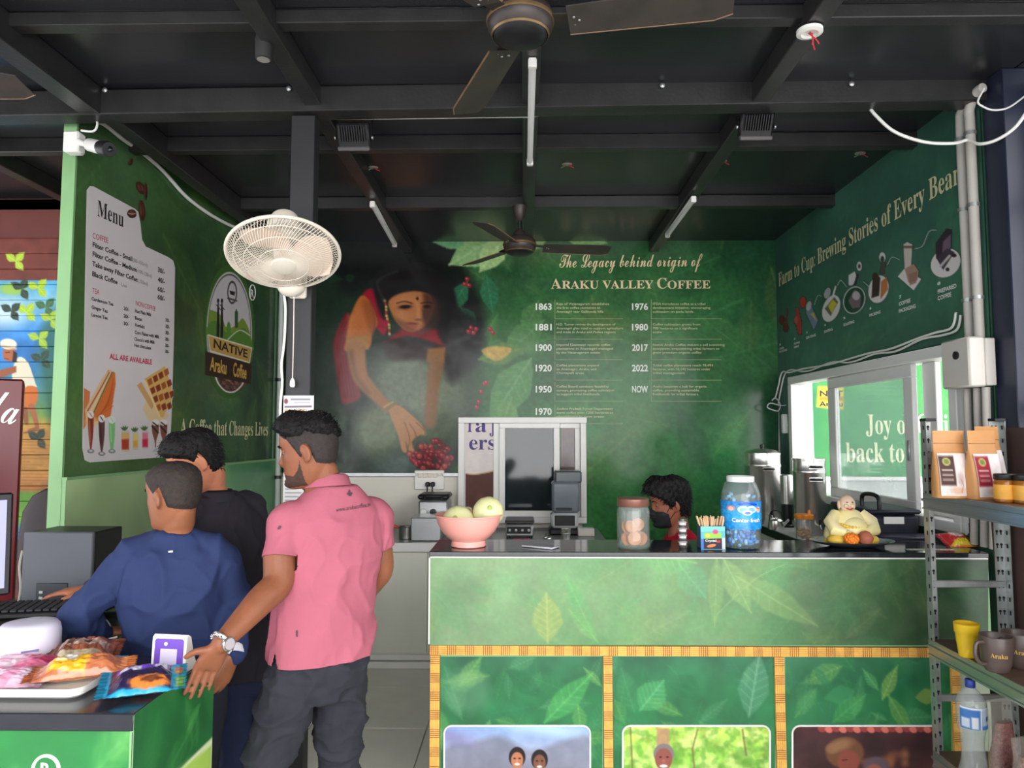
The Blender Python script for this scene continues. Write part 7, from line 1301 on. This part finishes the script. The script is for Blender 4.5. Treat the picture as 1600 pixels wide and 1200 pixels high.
M_hair = mat('black_hair', (20, 18, 19), .62, 0, .3, 60, .3, 220, .25); M_fade = mat('short_clipped_hair', (44, 36, 34), .7, 0, .3, 90, .35, 260); M_beard = mat('beard_stubble', (62, 42, 34), .75, 0, .3, 120, .3, 300)
def skin(name, c): return mat(name, c, .45, 0, .09, 18, .08, 160, .4, 0, 1.45, 0, None, tuple(min(255, int(q * 1.1)) for q in c))
M_eye = mat('eye_white', (150, 138, 130), .4); M_iris = mat('dark_iris', (30, 20, 18), .15)
def cloth(name, c, var=.07, bs=260, rough=.8): return mat(name, c, rough, 0, var, 7, .12, bs, .25)
def face_parts(O, R, k, par, sk, lid=.5):
    for s in (-1, 1):
        e = O + R @ (V(.0695, s * .0325, .011) * k); eb = obj('eye', MB().sphere(e, .0115 * k, 14, 10), M_eye, par); fw = R @ Matrix.Rotation(.5, 3, 'Y') @ V(1, 0, 0)
        obj('iris', MB().sphere(e + fw * .0075 * k, .0062 * k, 10, 8), M_iris, eb); 
        li = MB(); li.sphere(e + R @ (V(-.0006, 0, .0028) * k), (.0128 * k, .014 * k, .0115 * k), 14, 8, R); obj('eyelid', li, sk, eb)
        pts = [O + R @ hsurf(s * a, z, .0022, k) for a, z in ((.14, .028), (.27, .033), (.42, .034), (.55, .027))]; obj('eyebrow', MB().tube(catmull(pts, 4), [.0028 * k] * 3 + [.0036 * k] * 6 + [.0022 * k] * 4, 6, True, False, .7), M_hair, par)
def shoe(par, A, fwd, m_):
    f = Vector(fwd).normalized(); l = V(-f.y, f.x, 0); z = V(0, 0, 1); A = V(A[0], A[1], 0)
    up = obj('shoe', MB().loft([(A - f * .07 + z * .03, l * .03, z * .028), (A - f * .03 + z * .045, l * .038, z * .042), (A + f * .03 + z * .042, l * .04, z * .038), (A + f * .1 + z * .03, l * .046, z * .027), (A + f * .16 + z * .024, l * .038, z * .02), (A + f * .185 + z * .02, l * .018, z * .012)], 18), m_, par); obj('sole', MB().loft([(A - f * .078 + z * .007, l * .03, z * .006), (A + z * .007, l * .038, z * .006), (A + f * .1 + z * .007, l * .047, z * .006), (A + f * .188 + z * .007, l * .022, z * .006)], 14, 3), M_black, up)
def solid_color(me, m_): me.materials.clear(); me.materials.append(m_); return me
def person(label, O, loc): return thing('person', label, 'person', loc)

# ---------------------------------------------------------------- the man in pink
f_ = V(-.62, .78, 0).normalized(); rt = V(f_.y, -f_.x, 0); lf_ = -rt
px_ = P(500, 1020, 2.5); pc_ = V(px_.x, 2.5, 0); sc_ = V(P(520, 775, 2.5).x, 2.5, 1.345)
SL, SR = sc_ + lf_ * .165, sc_ + rt * .165; SL.z = SR.z = 1.30
EL, WL = P(434, 910, 2.33), P(345, 1006, 2.14); KL = P(322, 1045, 2.14); ER, WR = P(597, 888, 2.63), P(566, 938, 2.70)
HO = P(483, 706, 2.46); HR = frame((-1, -.02, 0), .16, .0); HK = 1.0
NB = P(512, 752, 2.49)
hipL, hipR = V(pc_.x, 2.5, .8) + lf_ * .085, V(pc_.x, 2.5, .8) + rt * .085; kneeL, ankL = P(416, 1196, 2.4), V(-.9, 2.4, .09); kneeR, ankR = P(529, 1196, 2.6), V(-.675, 2.62, .09)
PM_ = person('person in a pink polo shirt leaning a hand on the near table', HO, (pc_.x, pc_.y, 0)); SK = skin('warm_brown_skin', (128, 78, 54))
b = headmb(HO, HR, HK)
nk = HO + HR @ V(-.028, 0, -.085); b.loft([(nk + V(0, 0, .03), HR @ V(0, .05, 0), HR @ V(.052, 0, 0)), (nk.lerp(NB, .5), HR @ V(0, .056, 0), HR @ V(.056, 0, 0)), (NB + V(0, 0, -.01), lf_ * .068, f_ * .062), (NB + V(0, 0, -.07), lf_ * .1, f_ * .07)], 20)
tors = [(.80, .150, .10), (.92, .138, .095), (1.08, .148, .10), (1.22, .158, .1), (1.32, .150, .085), (1.39, .075, .06)]
def tsec(z, w_, d_, P0, P1, z0, z1): t = (z - z0) / (z1 - z0); c = P0.lerp(P1, t); return (V(c.x, c.y, z), lf_ * w_, f_ * d_)
b.loft([tsec(z, w_, d_, pc_, sc_, .8, 1.345) for z, w_, d_ in tors], 22)
limb(b, [SL, SL.lerp(EL, .5) + V(-.006, 0, 0), EL, EL.lerp(WL, .35) + V(0, -.004, .0), WL], [.05, .053, .05, .046, .0285]); limb(b, [SR, SR.lerp(ER, .5), ER, ER.lerp(WR, .4), WR], [.047, .047, .042, .041, .028])
hand(b, WL, KL - WL, V(-.72, .66, .1), V(-.7, -.7, 0), 1.02, (-.34, .03, .04), .03, .082, .5)
hand(b, WR, V(-.75, .35, -.5), V(.2, -.8, -.2), V(-.2, .1, .9), 1.0, (.5, .5, .4))
for h_, k_, a_ in ((hipL, kneeL, ankL), (hipR, kneeR, ankR)): limb(b, [h_, h_.lerp(k_, .5), k_, k_.lerp(a_, .4), a_], [.075, .065, .048, .045, .034])
obj('body', solid_color(remesh(b, .0046, 4), SK), None, PM_, 180)
face_parts(HO, HR, HK, PM_, SK)
top = hairline(.078, .052, .03); side = hairline(.07, .012, -.062, .03)
offt = lambda ph, z: .012 + .016 * max(0, math.cos(ph)) + .008 * max(0, (z - .07) / .05); fs_ = lambda ph, z: V(.5, 0, .3) if abs(ph) < 1.2 else V(-.4, 0, .2)
h = cap('hair', HO, HR, HK, lambda p, z: .006, side, M_fade, PM_, .002, 2); obj('clipped_hair', h, M_fade, PM_, 180, 'short clipped dark brown sides')
h = cap('hair', HO, HR, HK, offt, top, M_hair, PM_, .004, 3); tufts(h, HO, HR, HK, offt, top, 460, .015, .0026, 5, fs_); obj('hair', h, M_hair, PM_, 60, 'fuller black hair on top')
bd = lambda ph, z: min(z + .116, np.interp(abs(ph), [0, .28, .34, .8, 1.15, 1.42], [-.076, -.072, -.062, -.07, -.05, .0]) - z, (1.42 - abs(ph)) * .05); h = cap('beard', HO, HR, HK, lambda p, z: .0025, bd, M_beard, PM_, .0015, 4, .02)
mu = lambda ph, z: min(z + .053, -.04 - z, (.32 - abs(ph)) * .05); h2 = cap('beard', HO, HR, HK, lambda p, z: .005, lambda p, z: mu(p, z) + .002, M_beard, PM_, .0015, 6, .0, 160, 90); h.add(h2.v, h2.f); obj('beard', h, M_beard, PM_, 180)
# polo shirt: torso, sleeves, collar, placket side vents
s = MB(); st_ = [(.822, .180, .128), (.86, .180, .130), (.95, .176, .128), (1.06, .178, .130), (1.17, .186, .132), (1.27, .186, .122), (1.325, .165, .1), (1.375, .118, .083), (1.415, .078, .07)]
s.loft([tsec(z, w_, d_, pc_ + V(.004, 0, 0), sc_, .82, 1.345) for z, w_, d_ in st_], 28, 2.3)
HL, HRr = SL.lerp(EL, .62), SR.lerp(ER, .60); limb(s, [SL + rt * .1 + V(0, 0, .036), SL + rt * .05 + V(0, 0, .018), SL, SL.lerp(EL, .32), HL], [.045, .055, .061, .061, .066]); limb(s, [SR + lf_ * .1 + V(0, 0, .036), SR + lf_ * .05 + V(0, 0, .018), SR, SR.lerp(ER, .32), HRr], [.045, .055, .06, .06, .061])
me = remesh(s, .0066, 8)
dl = (EL - SL).normalized(); dr_ = (ER - SR).normalized()
def keepf(c):
    q = c - V(pc_.x, pc_.y, 0)
    if q.dot(lf_) > .11 and abs(q.dot(f_) + .035) < (.875 - c.z) * .42: return False
    return True
wrinkle(me, .013, 7, 1, (1, 1, .62), lambda co: np.clip((1.36 - co[:, 2]) / .1, .15, 1)); cut(me, keepf); bm = bmesh.new(); bm.from_mesh(me)
def trim(co, no, test):
    fs = [f for f in bm.faces if test(f.calc_center_median())]; gs = set(fs)
    for f in fs: gs.update(f.edges); gs.update(f.verts)
    bmesh.ops.bisect_plane(bm, geom=list(gs), plane_co=co, plane_no=no, clear_outer=True)
trim(V(0, 0, .834), V(0, 0, -1), lambda c: True)
def clear(c):
    q = c - pc_.lerp(sc_, (c.z - .82) / .525); return (q.dot(lf_) / .192) ** 2 + (q.dot(f_) / .145) ** 2 > 1
trim(HL - dl * .004, dl, lambda c: (c - HL).length < .13 and (c - HL).dot(lf_) > -.03 and clear(c)); trim(HRr - dr_ * .004, dr_, lambda c: (c - HRr).length < .13 and (c - HRr).dot(rt) > -.03 and clear(c))
bm.to_mesh(me); bm.free(); shirt = obj('polo_shirt', solid_color(me, cloth('pink_pique', (172, 94, 110))), None, PM_, 180)
mod = shirt.modifiers.new('thickness', 'SOLIDIFY'); mod.thickness = .0025; mod.offset = 1
cl = MB(); rings = []
for z, w_, d_, tl_ in ((-.012, .074, .07, 0), (.012, .068, .064, 0), (.03, .064, .06, 0), (.026, .072, .068, 0), (-.004, .085, .08, -.006)):
    rings.append([NB + V(0, 0, -.012 + z - .012 * math.cos(a) + tl_) + lf_ * (w_ * math.sin(a)) + f_ * (d_ * math.cos(a) + .004) for a in [2 * PI * q / 28 for q in range(28)]])
cl.rings(rings, False); obj('collar', cl, cloth('pink_pique', (172, 94, 110)), shirt, 180)
for HH, dd, rr2 in ((HL, dl, .0635), (HRr, dr_, .0605)): obj('sleeve_hem', MB().tube([HH - dd * .022, HH - dd * .012, HH - dd * .002], [rr2 + .002, rr2 + .0035, rr2 + .003], 28, False), cloth('pink_pique_dark', (226, 116, 146)), shirt, 180) if 0 else None
tree = BVHTree.FromPolygons([shirt.matrix_world @ v.co + Vector(PM_.location) for v in shirt.data.vertices], [tuple(p.vertices) for p in shirt.data.polygons])
def project(mb2d, off=.008):
    """lettering laid out in picture units is dropped onto the cloth along the line of sight"""
    out = []
    for (x, y, _) in mb2d.v:
        d = ray(x, y).normalized(); hp, n_, i_, ds = tree.ray_cast(CAM, d); out.append(tuple((hp if hp else P(x, y, 2.4)) - d * off))
    mb2d.v = out; return mb2d
def text2d(s, x0, y0, x1, y1, h, sty='sans'):
    a, f = textmesh(s, sty); k = h / capheight(sty); xm, xM = a[:, 0].min(), a[:, 0].max(); t = (a[:, 0] - xm) / (xM - xm); return MB().add([(x0 + (x1 - x0) * tt, y0 + (y1 - y0) * tt - q[1] * k, 0) for tt, q in zip(t, a)], f)
obj('lettering', project(text2d('www.arakucoffee.in', 525, 800, 579, 791, 6.5)), mat('charcoal_print', (70, 52, 60), .6), shirt, 0, 'dark web address across the back')
e = MB().add([(547 + 5 * math.cos(a) * (1 if math.sin(a) > 0 else .6), 772 - 3.2 * math.sin(a), 0) for a in [2 * PI * q / 14 for q in range(14)]], [tuple(range(14))]).add([(544, 769, 0), (546, 764, 0), (548, 768, 0)], [(0, 1, 2)]); obj('emblem', project(e), mat('charcoal_print', (70, 52, 60), .6), shirt, 0, 'small dark emblem')
e = MB().add([(433, 827, 0), (436, 821, 0), (440, 822, 0), (437, 827, 0)], [(0, 1, 2, 3)]); obj('emblem', project(e), mat('charcoal_print', (70, 52, 60), .6), shirt, 0)
e = MB().add([(462.5, 985, 0), (465, 985, 0), (465, 995, 0), (462.5, 995, 0)], [(0, 1, 2, 3)]); obj('side_tag', project(e), mat('charcoal_print', (70, 52, 60), .6), shirt, 0, 'tiny dark side tag')
# trousers
s = MB(); s.loft([(V(pc_.x, 2.5, .90), lf_ * .155, f_ * .11), (V(pc_.x, 2.5, .82), lf_ * .168, f_ * .122), (V(pc_.x, 2.5, .74), lf_ * .16, f_ * .118), (V(pc_.x, 2.5, .70), lf_ * .1, f_ * .09)], 24)
for h_, k_, a_ in ((hipL, kneeL, ankL), (hipR, kneeR, ankR)): limb(s, [h_ + V(0, 0, .0), h_.lerp(k_, .5), k_, k_.lerp(a_, .45), a_ + V(0, 0, -.01)], [.095, .092, .078, .07, .062])
me = remesh(s, .0075, 6); wrinkle(me, .015, 8, 5, (.8, .8, 1.3)); obj('trousers', solid_color(me, cloth('charcoal_denim', (46, 47, 54), .12, 300)), None, PM_, 180)
shoe(PM_, ankL, (-.8, .5, 0), M_black); shoe(PM_, ankR, (-.7, .7, 0), M_black)
# watch on the left wrist
wd = (WL - EL).normalized(); wp = WL - wd * .004; u_ = wd.cross(V(-.72, .66, .1)).normalized(); back_ = -V(-.72, .66, .1).normalized(); back_ = (back_ - wd * back_.dot(wd)).normalized(); u_ = wd.cross(back_)
wt = obj('watch', MB().tube([wp + (u_ * math.cos(a) * .0345 + back_ * math.sin(a) * .0285) for a in [2 * PI * q / 36 for q in range(36)]], .0042, 8, False, True, 2.3), mat('watch_steel', (196, 188, 186), .25, .85, .2, 60), PM_, 60, 'steel wristwatch'); 
RWm = Matrix((u_, wd, back_)).transposed(); obj('case', MB().lathe([(.014, .026), (.0205, .027), (.0215, .033), (.019, .037), (.002, .037)], wp, 28, RWm), mat('watch_steel', (196, 188, 186), .25, .85, .2, 60), wt); dl_ = obj('dial', MB().lathe([(.0165, .0372), (.0165, .0376), (.002, .0376)], wp, 24, RWm), mat('pale_dial', (176, 168, 172), .3), wt)
lk = MB()
for q in range(18): a = 2 * PI * q / 18; lk.obox(wp + u_ * math.cos(a) * .0385 + back_ * math.sin(a) * .0325, (.006, .014, .004), RWm @ Matrix.Rotation(-(PI / 2 - a), 3, 'Y'), .001)
obj('link', lk, M_steel, wt, 0, None, 'stuff')

# ---------------------------------------------------------------- the young man in the navy sweatshirt
def standing(label, skn, headO, headR, hk, NBp, shc, shw, pel, fw, arms, hz, topm, topname, topcol, tsecs, legm, legs, sleeve, vox=.0062, amp=.012, seed=3, handk=1.0, facek=True, collar=True, hands=None):
    fw = Vector(fw).normalized(); l = V(-fw.y, fw.x, 0); T = person(label, headO, (pel.x, pel.y, 0)); b = headmb(headO, headR, hk); nk = headO + headR @ V(-.028, 0, -.085)
    b.loft([(nk + V(0, 0, .03), headR @ V(0, .048, 0), headR @ V(.05, 0, 0)), (nk.lerp(NBp, .5), headR @ V(0, .052, 0), headR @ V(.052, 0, 0)), (NBp + V(0, 0, -.01), l * .062, fw * .058), (NBp + V(0, 0, -.06), l * .085, fw * .06)], 18)
    def sec(t, w_, d_): c = pel.lerp(shc, t); ax = (shc - pel).normalized(); ff = (fw - ax * fw.dot(ax)).normalized(); return (c, l * w_, ff * d_)
    b.loft([sec(t, w_ - .03, d_ - .028) for t, w_, d_ in tsecs], 20)
    for (S, E, W_), (hF, hN, hT, cu) in zip(arms, hands): limb(b, [S, S.lerp(E, .5), E, E.lerp(W_, .4), W_], [.042, .042, .037, .036, .026], 14); hand(b, W_, hF, hN, hT, handk, cu)
    for h_, k_, a_ in legs: limb(b, [h_, h_.lerp(k_, .5), k_, k_.lerp(a_, .4), a_], [.068, .06, .045, .042, .032], 14)
    obj('body', solid_color(remesh(b, vox * .92, 3), skn), None, T, 180)
    if facek: face_parts(headO, headR, hk, T, skn)
    s = MB(); s.loft([sec(*q) for q in tsecs], 26, 2.3)
    for i, (S, E, W_) in enumerate(arms):
        md_ = S.lerp(shc + (shc - pel).normalized() * .05, .62)
        if sleeve == 'long': limb(s, [md_, S, S.lerp(E, .5), E, E.lerp(W_, .5), W_.lerp(E, .06)], [.05, .064, .063, .058, .053, .043])
        else: limb(s, [md_, S, S.lerp(E, .3), S.lerp(E, .6)], [.05, .063, .06, .06])
    me = remesh(s, vox + .001, 7); wrinkle(me, amp, 6.5, seed, (1, 1, .75)); sh = obj(topname, solid_color(me, topm), None, T, 180)
    if collar: obj('collar', MB().tube([NBp + V(0, 0, -.022 - .012 * math.cos(a)) + l * (.067 * math.sin(a)) + fw * (.063 * math.cos(a)) for a in [2 * PI * q / 28 for q in range(28)]], .0085, 8, False, True, 1.3), topm, sh, 180)
    if legm:
        s = MB(); p0 = V(pel.x, pel.y, pel.z); hz_ = p0.z; s.loft([(V(p0.x, p0.y, hz_ + .1), l * .14, fw * .1), (p0, l * .16, fw * .115), (V(p0.x, p0.y, hz_ - .08), l * .155, fw * .112), (V(p0.x, p0.y, hz_ - .12), l * .1, fw * .085)], 22)
        for h_, k_, a_ in legs: limb(s, [h_, h_.lerp(k_, .5), k_, k_.lerp(a_, .45), a_], [.09, .085, .07, .064, .056])
        me = remesh(s, .0085, 6); wrinkle(me, .009, 6, seed + 2); obj('trousers', solid_color(me, legm), None, T, 180)
    return T, sh, l, fw
O2 = P(271, 776, 2.5); R2 = frame((-.936, .346, 0), .1); NB2 = P(277, 832, 2.51); sh2 = V(P(276, 846, 2.51).x, 2.51, 1.205); pel2 = V(P(272, 1100, 2.53).x, 2.53, .74); fw2 = V(-.22, .97, 0).normalized(); l2 = V(-fw2.y, fw2.x, 0)
SLn, SRn = sh2 + l2 * .15 + V(0, 0, -.045), sh2 - l2 * .15 + V(0, 0, -.045); ELn, WLn = P(122, 962, 2.40), P(156, 993, 2.53); ERn, WRn = P(366, 945, 2.57), P(364, 1022, 2.46)
WLn.z = max(WLn.z, .9)
M_navyc = cloth('navy_jersey', (42, 54, 92), .08)
T2, s2, l_, f2_ = standing('person in a navy sweatshirt with clipped hair, seen from behind', skin('brown_skin', (134, 84, 58)), O2, R2, .98, NB2, sh2, .16, pel2, fw2, [(SLn, ELn, WLn), (SRn, ERn, WRn)], 0, M_navyc, 'sweatshirt', None,
    [(-.02, .168, .115), (.1, .168, .118), (.3, .165, .118), (.5, .172, .122), (.7, .184, .122), (.86, .182, .112), (.96, .158, .092), (1.02, .112, .078), (1.07, .082, .07), (1.105, .07, .064)], cloth('dark_trousers', (40, 42, 52), .1), [(V(pel2.x, pel2.y, .7) + l2 * .085, V(pel2.x - .09, 2.5, .4), V(pel2.x - .09, 2.54, .08)), (V(pel2.x, pel2.y, .7) - l2 * .085, V(pel2.x + .09, 2.52, .4), V(pel2.x + .09, 2.56, .08))], 'long', .0062, .016, 9, .95, True, True,
    [(V(.75, .6, -.1), V(0, 0, -1), V(0, 1, 0), (.3, .3, .3)), (V(-.3, -.35, -.85), V(-.6, .4, .1), V(-.3, -.7, 0), (.3, .3, .25))])
ck = hairline(.074, .03, -.055, .02); h = cap('hair', O2, R2, .98, lambda p, z: .0065, ck, None, T2, .0022, 12); obj('hair', h, mat('buzzed_hair', (56, 44, 38), .75, 0, .3, 70, .4, 240, .5, 0, 1.45, 0, None, (36, 32, 30)), T2, 180, 'short clipped hair')
for W_, E_ in ((WLn, ELn), (WRn, ERn)): d = (W_ - E_).normalized(); obj('cuff', MB().tube([W_ - d * .035, W_ - d * .015, W_ + d * .004], [.041, .042, .039], 22), cloth('white_cuff', (206, 206, 210)), s2, 180, 'white cuff')
for x in (sh2.x - .1, sh2.x + .08): pass
shoe(T2, (pel2.x - .09, 2.54, 0), (-.2, 1, 0), M_black); shoe(T2, (pel2.x + .09, 2.56, 0), (-.2, 1, 0), M_black)
tree = BVHTree.FromPolygons([Vector(v.co) + Vector(T2.location) for v in s2.data.vertices], [tuple(p.vertices) for p in s2.data.polygons])
e = MB().add([(263, 861, 0), (270, 860, 0), (270, 863, 0), (263, 863.5, 0)], [(0, 1, 2, 3)]); obj('emblem', project(e), M_whitep, s2, 0, 'tiny pale mark')

# ---------------------------------------------------------------- the man in the black shirt, leaning
O3 = P(306, 722, 2.8); R3 = frame((-.84, -.5, 0), .42, .0); NB3 = P(336, 766, 2.86); sh3 = P(346, 792, 2.88); pel3 = P(384, 1040, 2.97); fw3 = V(-.85, .5, 0).normalized(); l3 = V(-fw3.y, fw3.x, 0)
SL3, SR3 = sh3 + l3 * .15 + V(0, 0, -.03), sh3 - l3 * .15 + V(0, 0, -.03); EL3, WL3 = P(236, 905, 2.74), P(140, 921, 2.68); ER3, WR3 = P(400, 905, 3.06), P(352, 975, 3.0)
M_blk = cloth('black_cotton', (46, 42, 50), .1)
T3, s3, l_, f3_ = standing('person in a black shirt bending over behind the one in navy', skin('light_brown_skin', (176, 112, 84)), O3, R3, .99, NB3, sh3, .16, pel3, fw3, [(SL3, EL3, WL3), (SR3, ER3, WR3)], 0, M_blk, 'shirt', None,
    [(-.06, .172, .13), (.1, .168, .128), (.3, .164, .125), (.5, .172, .13), (.7, .184, .132), (.86, .18, .12), (.96, .155, .1), (1.03, .108, .08), (1.08, .076, .066)], cloth('deep_navy_trousers', (36, 44, 72), .1), [(V(pel3.x, pel3.y, pel3.z - .02) + l3 * .085, V(pel3.x - .02, 2.92, .4), V(pel3.x - .0, 2.9, .08)), (V(pel3.x, pel3.y, pel3.z - .02) - l3 * .085, V(pel3.x + .06, 3.06, .4), V(pel3.x + .06, 3.1, .08))], 'long', .0066, .012, 21, 1.0, True, False,
    [(V(-.9, -.2, -.05), V(0, 0, -1), V(.1, -.9, 0), (.2, .25, .2)), (V(-.7, .2, -.4), V(0, 0, -1), V(.1, -.9, 0), (.3, .3, .3))])
ck3 = hairline(.062, .03, -.075, .025); o3 = lambda p, z: .011 + .012 * max(0, math.cos(p)) + .004 * max(0, (z - .05) / .07); h = cap('hair', O3, R3, .99, o3, ck3, None, T3, .0035, 31); tufts(h, O3, R3, .99, o3, ck3, 420, .02, .0026, 32, lambda p, z: V(.55, 0, -.1) if abs(p) < 1.5 else V(-.1, 0, -.7)); obj('hair', h, M_hair, T3, 60)
cl = MB().rings([[NB3 + V(0, 0, -.03 + z) + l3 * (w_ * math.sin(a)) + fw3 * (w_ * math.cos(a) + .0) for a in [2 * PI * q / 24 for q in range(24)]] for z, w_ in ((-.02, .076), (.02, .066), (.034, .063), (.02, .075), (-.012, .086))], False); obj('collar', cl, M_blk, s3, 180)
shoe(T3, (pel3.x, 2.9, 0), (-.8, .3, 0), M_black); shoe(T3, (pel3.x + .06, 3.1, 0), (-.8, .3, 0), M_black)

# ---------------------------------------------------------------- the boy in red behind the counter, seated on a stool
O4 = P(1046, 788, 3.74); R4 = frame((-1, -.08, 0), .16); NB4 = P(1062, 834, 3.74); sh4 = V(NB4.x + .015, 3.74, 1.04); pel4 = V(NB4.x + .06, 3.76, .56); fw4 = V(-1, .05, 0); l4 = V(-fw4.y, fw4.x, 0)
SL4, SR4 = sh4 + V(0, -.15, -.02), sh4 + V(0, .15, -.02); EL4, WL4 = sh4 + V(-.06, -.17, -.25), sh4 + V(-.26, -.1, -.3); ER4, WR4 = sh4 + V(-.06, .17, -.25), sh4 + V(-.26, .1, -.3)
lg = []
for y in (-.08, .08): lg.append((pel4 + V(-.02, y, -.02), pel4 + V(-.4, y, -.03), V(pel4.x - .4, pel4.y + y, .09)))
T4, s4, l_, f4_ = standing('person in a red shirt and black face mask seated behind the counter', skin('dark_brown_skin', (144, 88, 66)), O4, R4, .97, NB4, sh4, .15, pel4, fw4, [(SL4, EL4, WL4), (SR4, ER4, WR4)], 0, cloth('red_cotton', (200, 26, 52), .08), 'shirt', None,
    [(-.05, .16, .12), (.15, .155, .118), (.4, .155, .118), (.65, .168, .118), (.85, .168, .108), (.96, .14, .09), (1.03, .1, .075), (1.08, .07, .06)], cloth('grey_trousers', (70, 72, 80), .1), lg, 'short', .007, .006, 41, .95, True, True,
    [(V(-.9, .2, -.2), V(0, 0, -1), V(0, .9, 0), (.4, .4, .3)), (V(-.9, -.2, -.2), V(0, 0, -1), V(0, -.9, 0), (.4, .4, .3))])
for a_ in lg: shoe(T4, (a_[2].x, a_[2].y, 0), (-1, 0, 0), M_black)
ck4 = lambda p, z: hairline(.062, .012, -.082, .02)(p, z); o4 = lambda p, z: .02 + .016 * max(0, math.cos(p - .2)) + .012 * max(0, (z - .02) / .1); h = cap('hair', O4, R4, .97, o4, ck4, None, T4, .009, 51); tufts(h, O4, R4, .97, o4, ck4, 800, .028, .003, 52, lambda p, z: V(.6, 0, -.35) if abs(p) < 1.3 else V(-.15, 0, -.8)); obj('hair', h, M_hair, T4, 60, 'thick ruffled black hair')
mkf = lambda p, z: min(z + .117, np.interp(abs(p), [0, .3, .8, 1.2], [-.004, -.022, -.024, -.045]) - z, (1.15 - abs(p)) * .06); h = cap('mask', O4, R4, .97, lambda p, z: .009 + .012 * math.exp(-(p / .3) ** 2) * math.exp(-((z + .045) / .03) ** 2), mkf, None, T4, 0, 61, .01, 120, 70); mk4 = obj('face_mask', h, mat('black_mask_fabric', (26, 26, 32), .7, 0, .1, 30), T4, 180, 'black face mask')
for sg in (-1, 1):
    pts = [O4 + R4 @ hsurf(sg * a, z, .003, .97) for a, z in ((1.05, -.03), (1.25, -.012), (1.45, .006), (1.62, .02))]; obj('ear_loop', MB().tube(catmull(pts, 4), .0016, 5), M_black, mk4); pts = [O4 + R4 @ hsurf(sg * a, z, .003, .97) for a, z in ((1.0, -.08), (1.3, -.06), (1.55, -.042), (1.68, -.03))]; obj('ear_loop', MB().tube(catmull(pts, 4), .0016, 5), M_black, mk4)
t = thing('stool', 'dark round stool under the boy behind the counter', 'stool', (pel4.x + .01, pel4.y, 0)); c = V(pel4.x + .01, pel4.y, 0); obj('seat', MB().lathe([(.14, .425), (.155, .43), (.155, .455), (.14, .462), (.002, .462)], c, 28), M_black, t)
for k in range(4): a = PI / 4 + k * PI / 2; obj('leg', MB().tube([c + V(.11 * math.cos(a), .11 * math.sin(a), .43), c + V(.16 * math.cos(a), .16 * math.sin(a), .0)], .012, 8), M_galv, t)
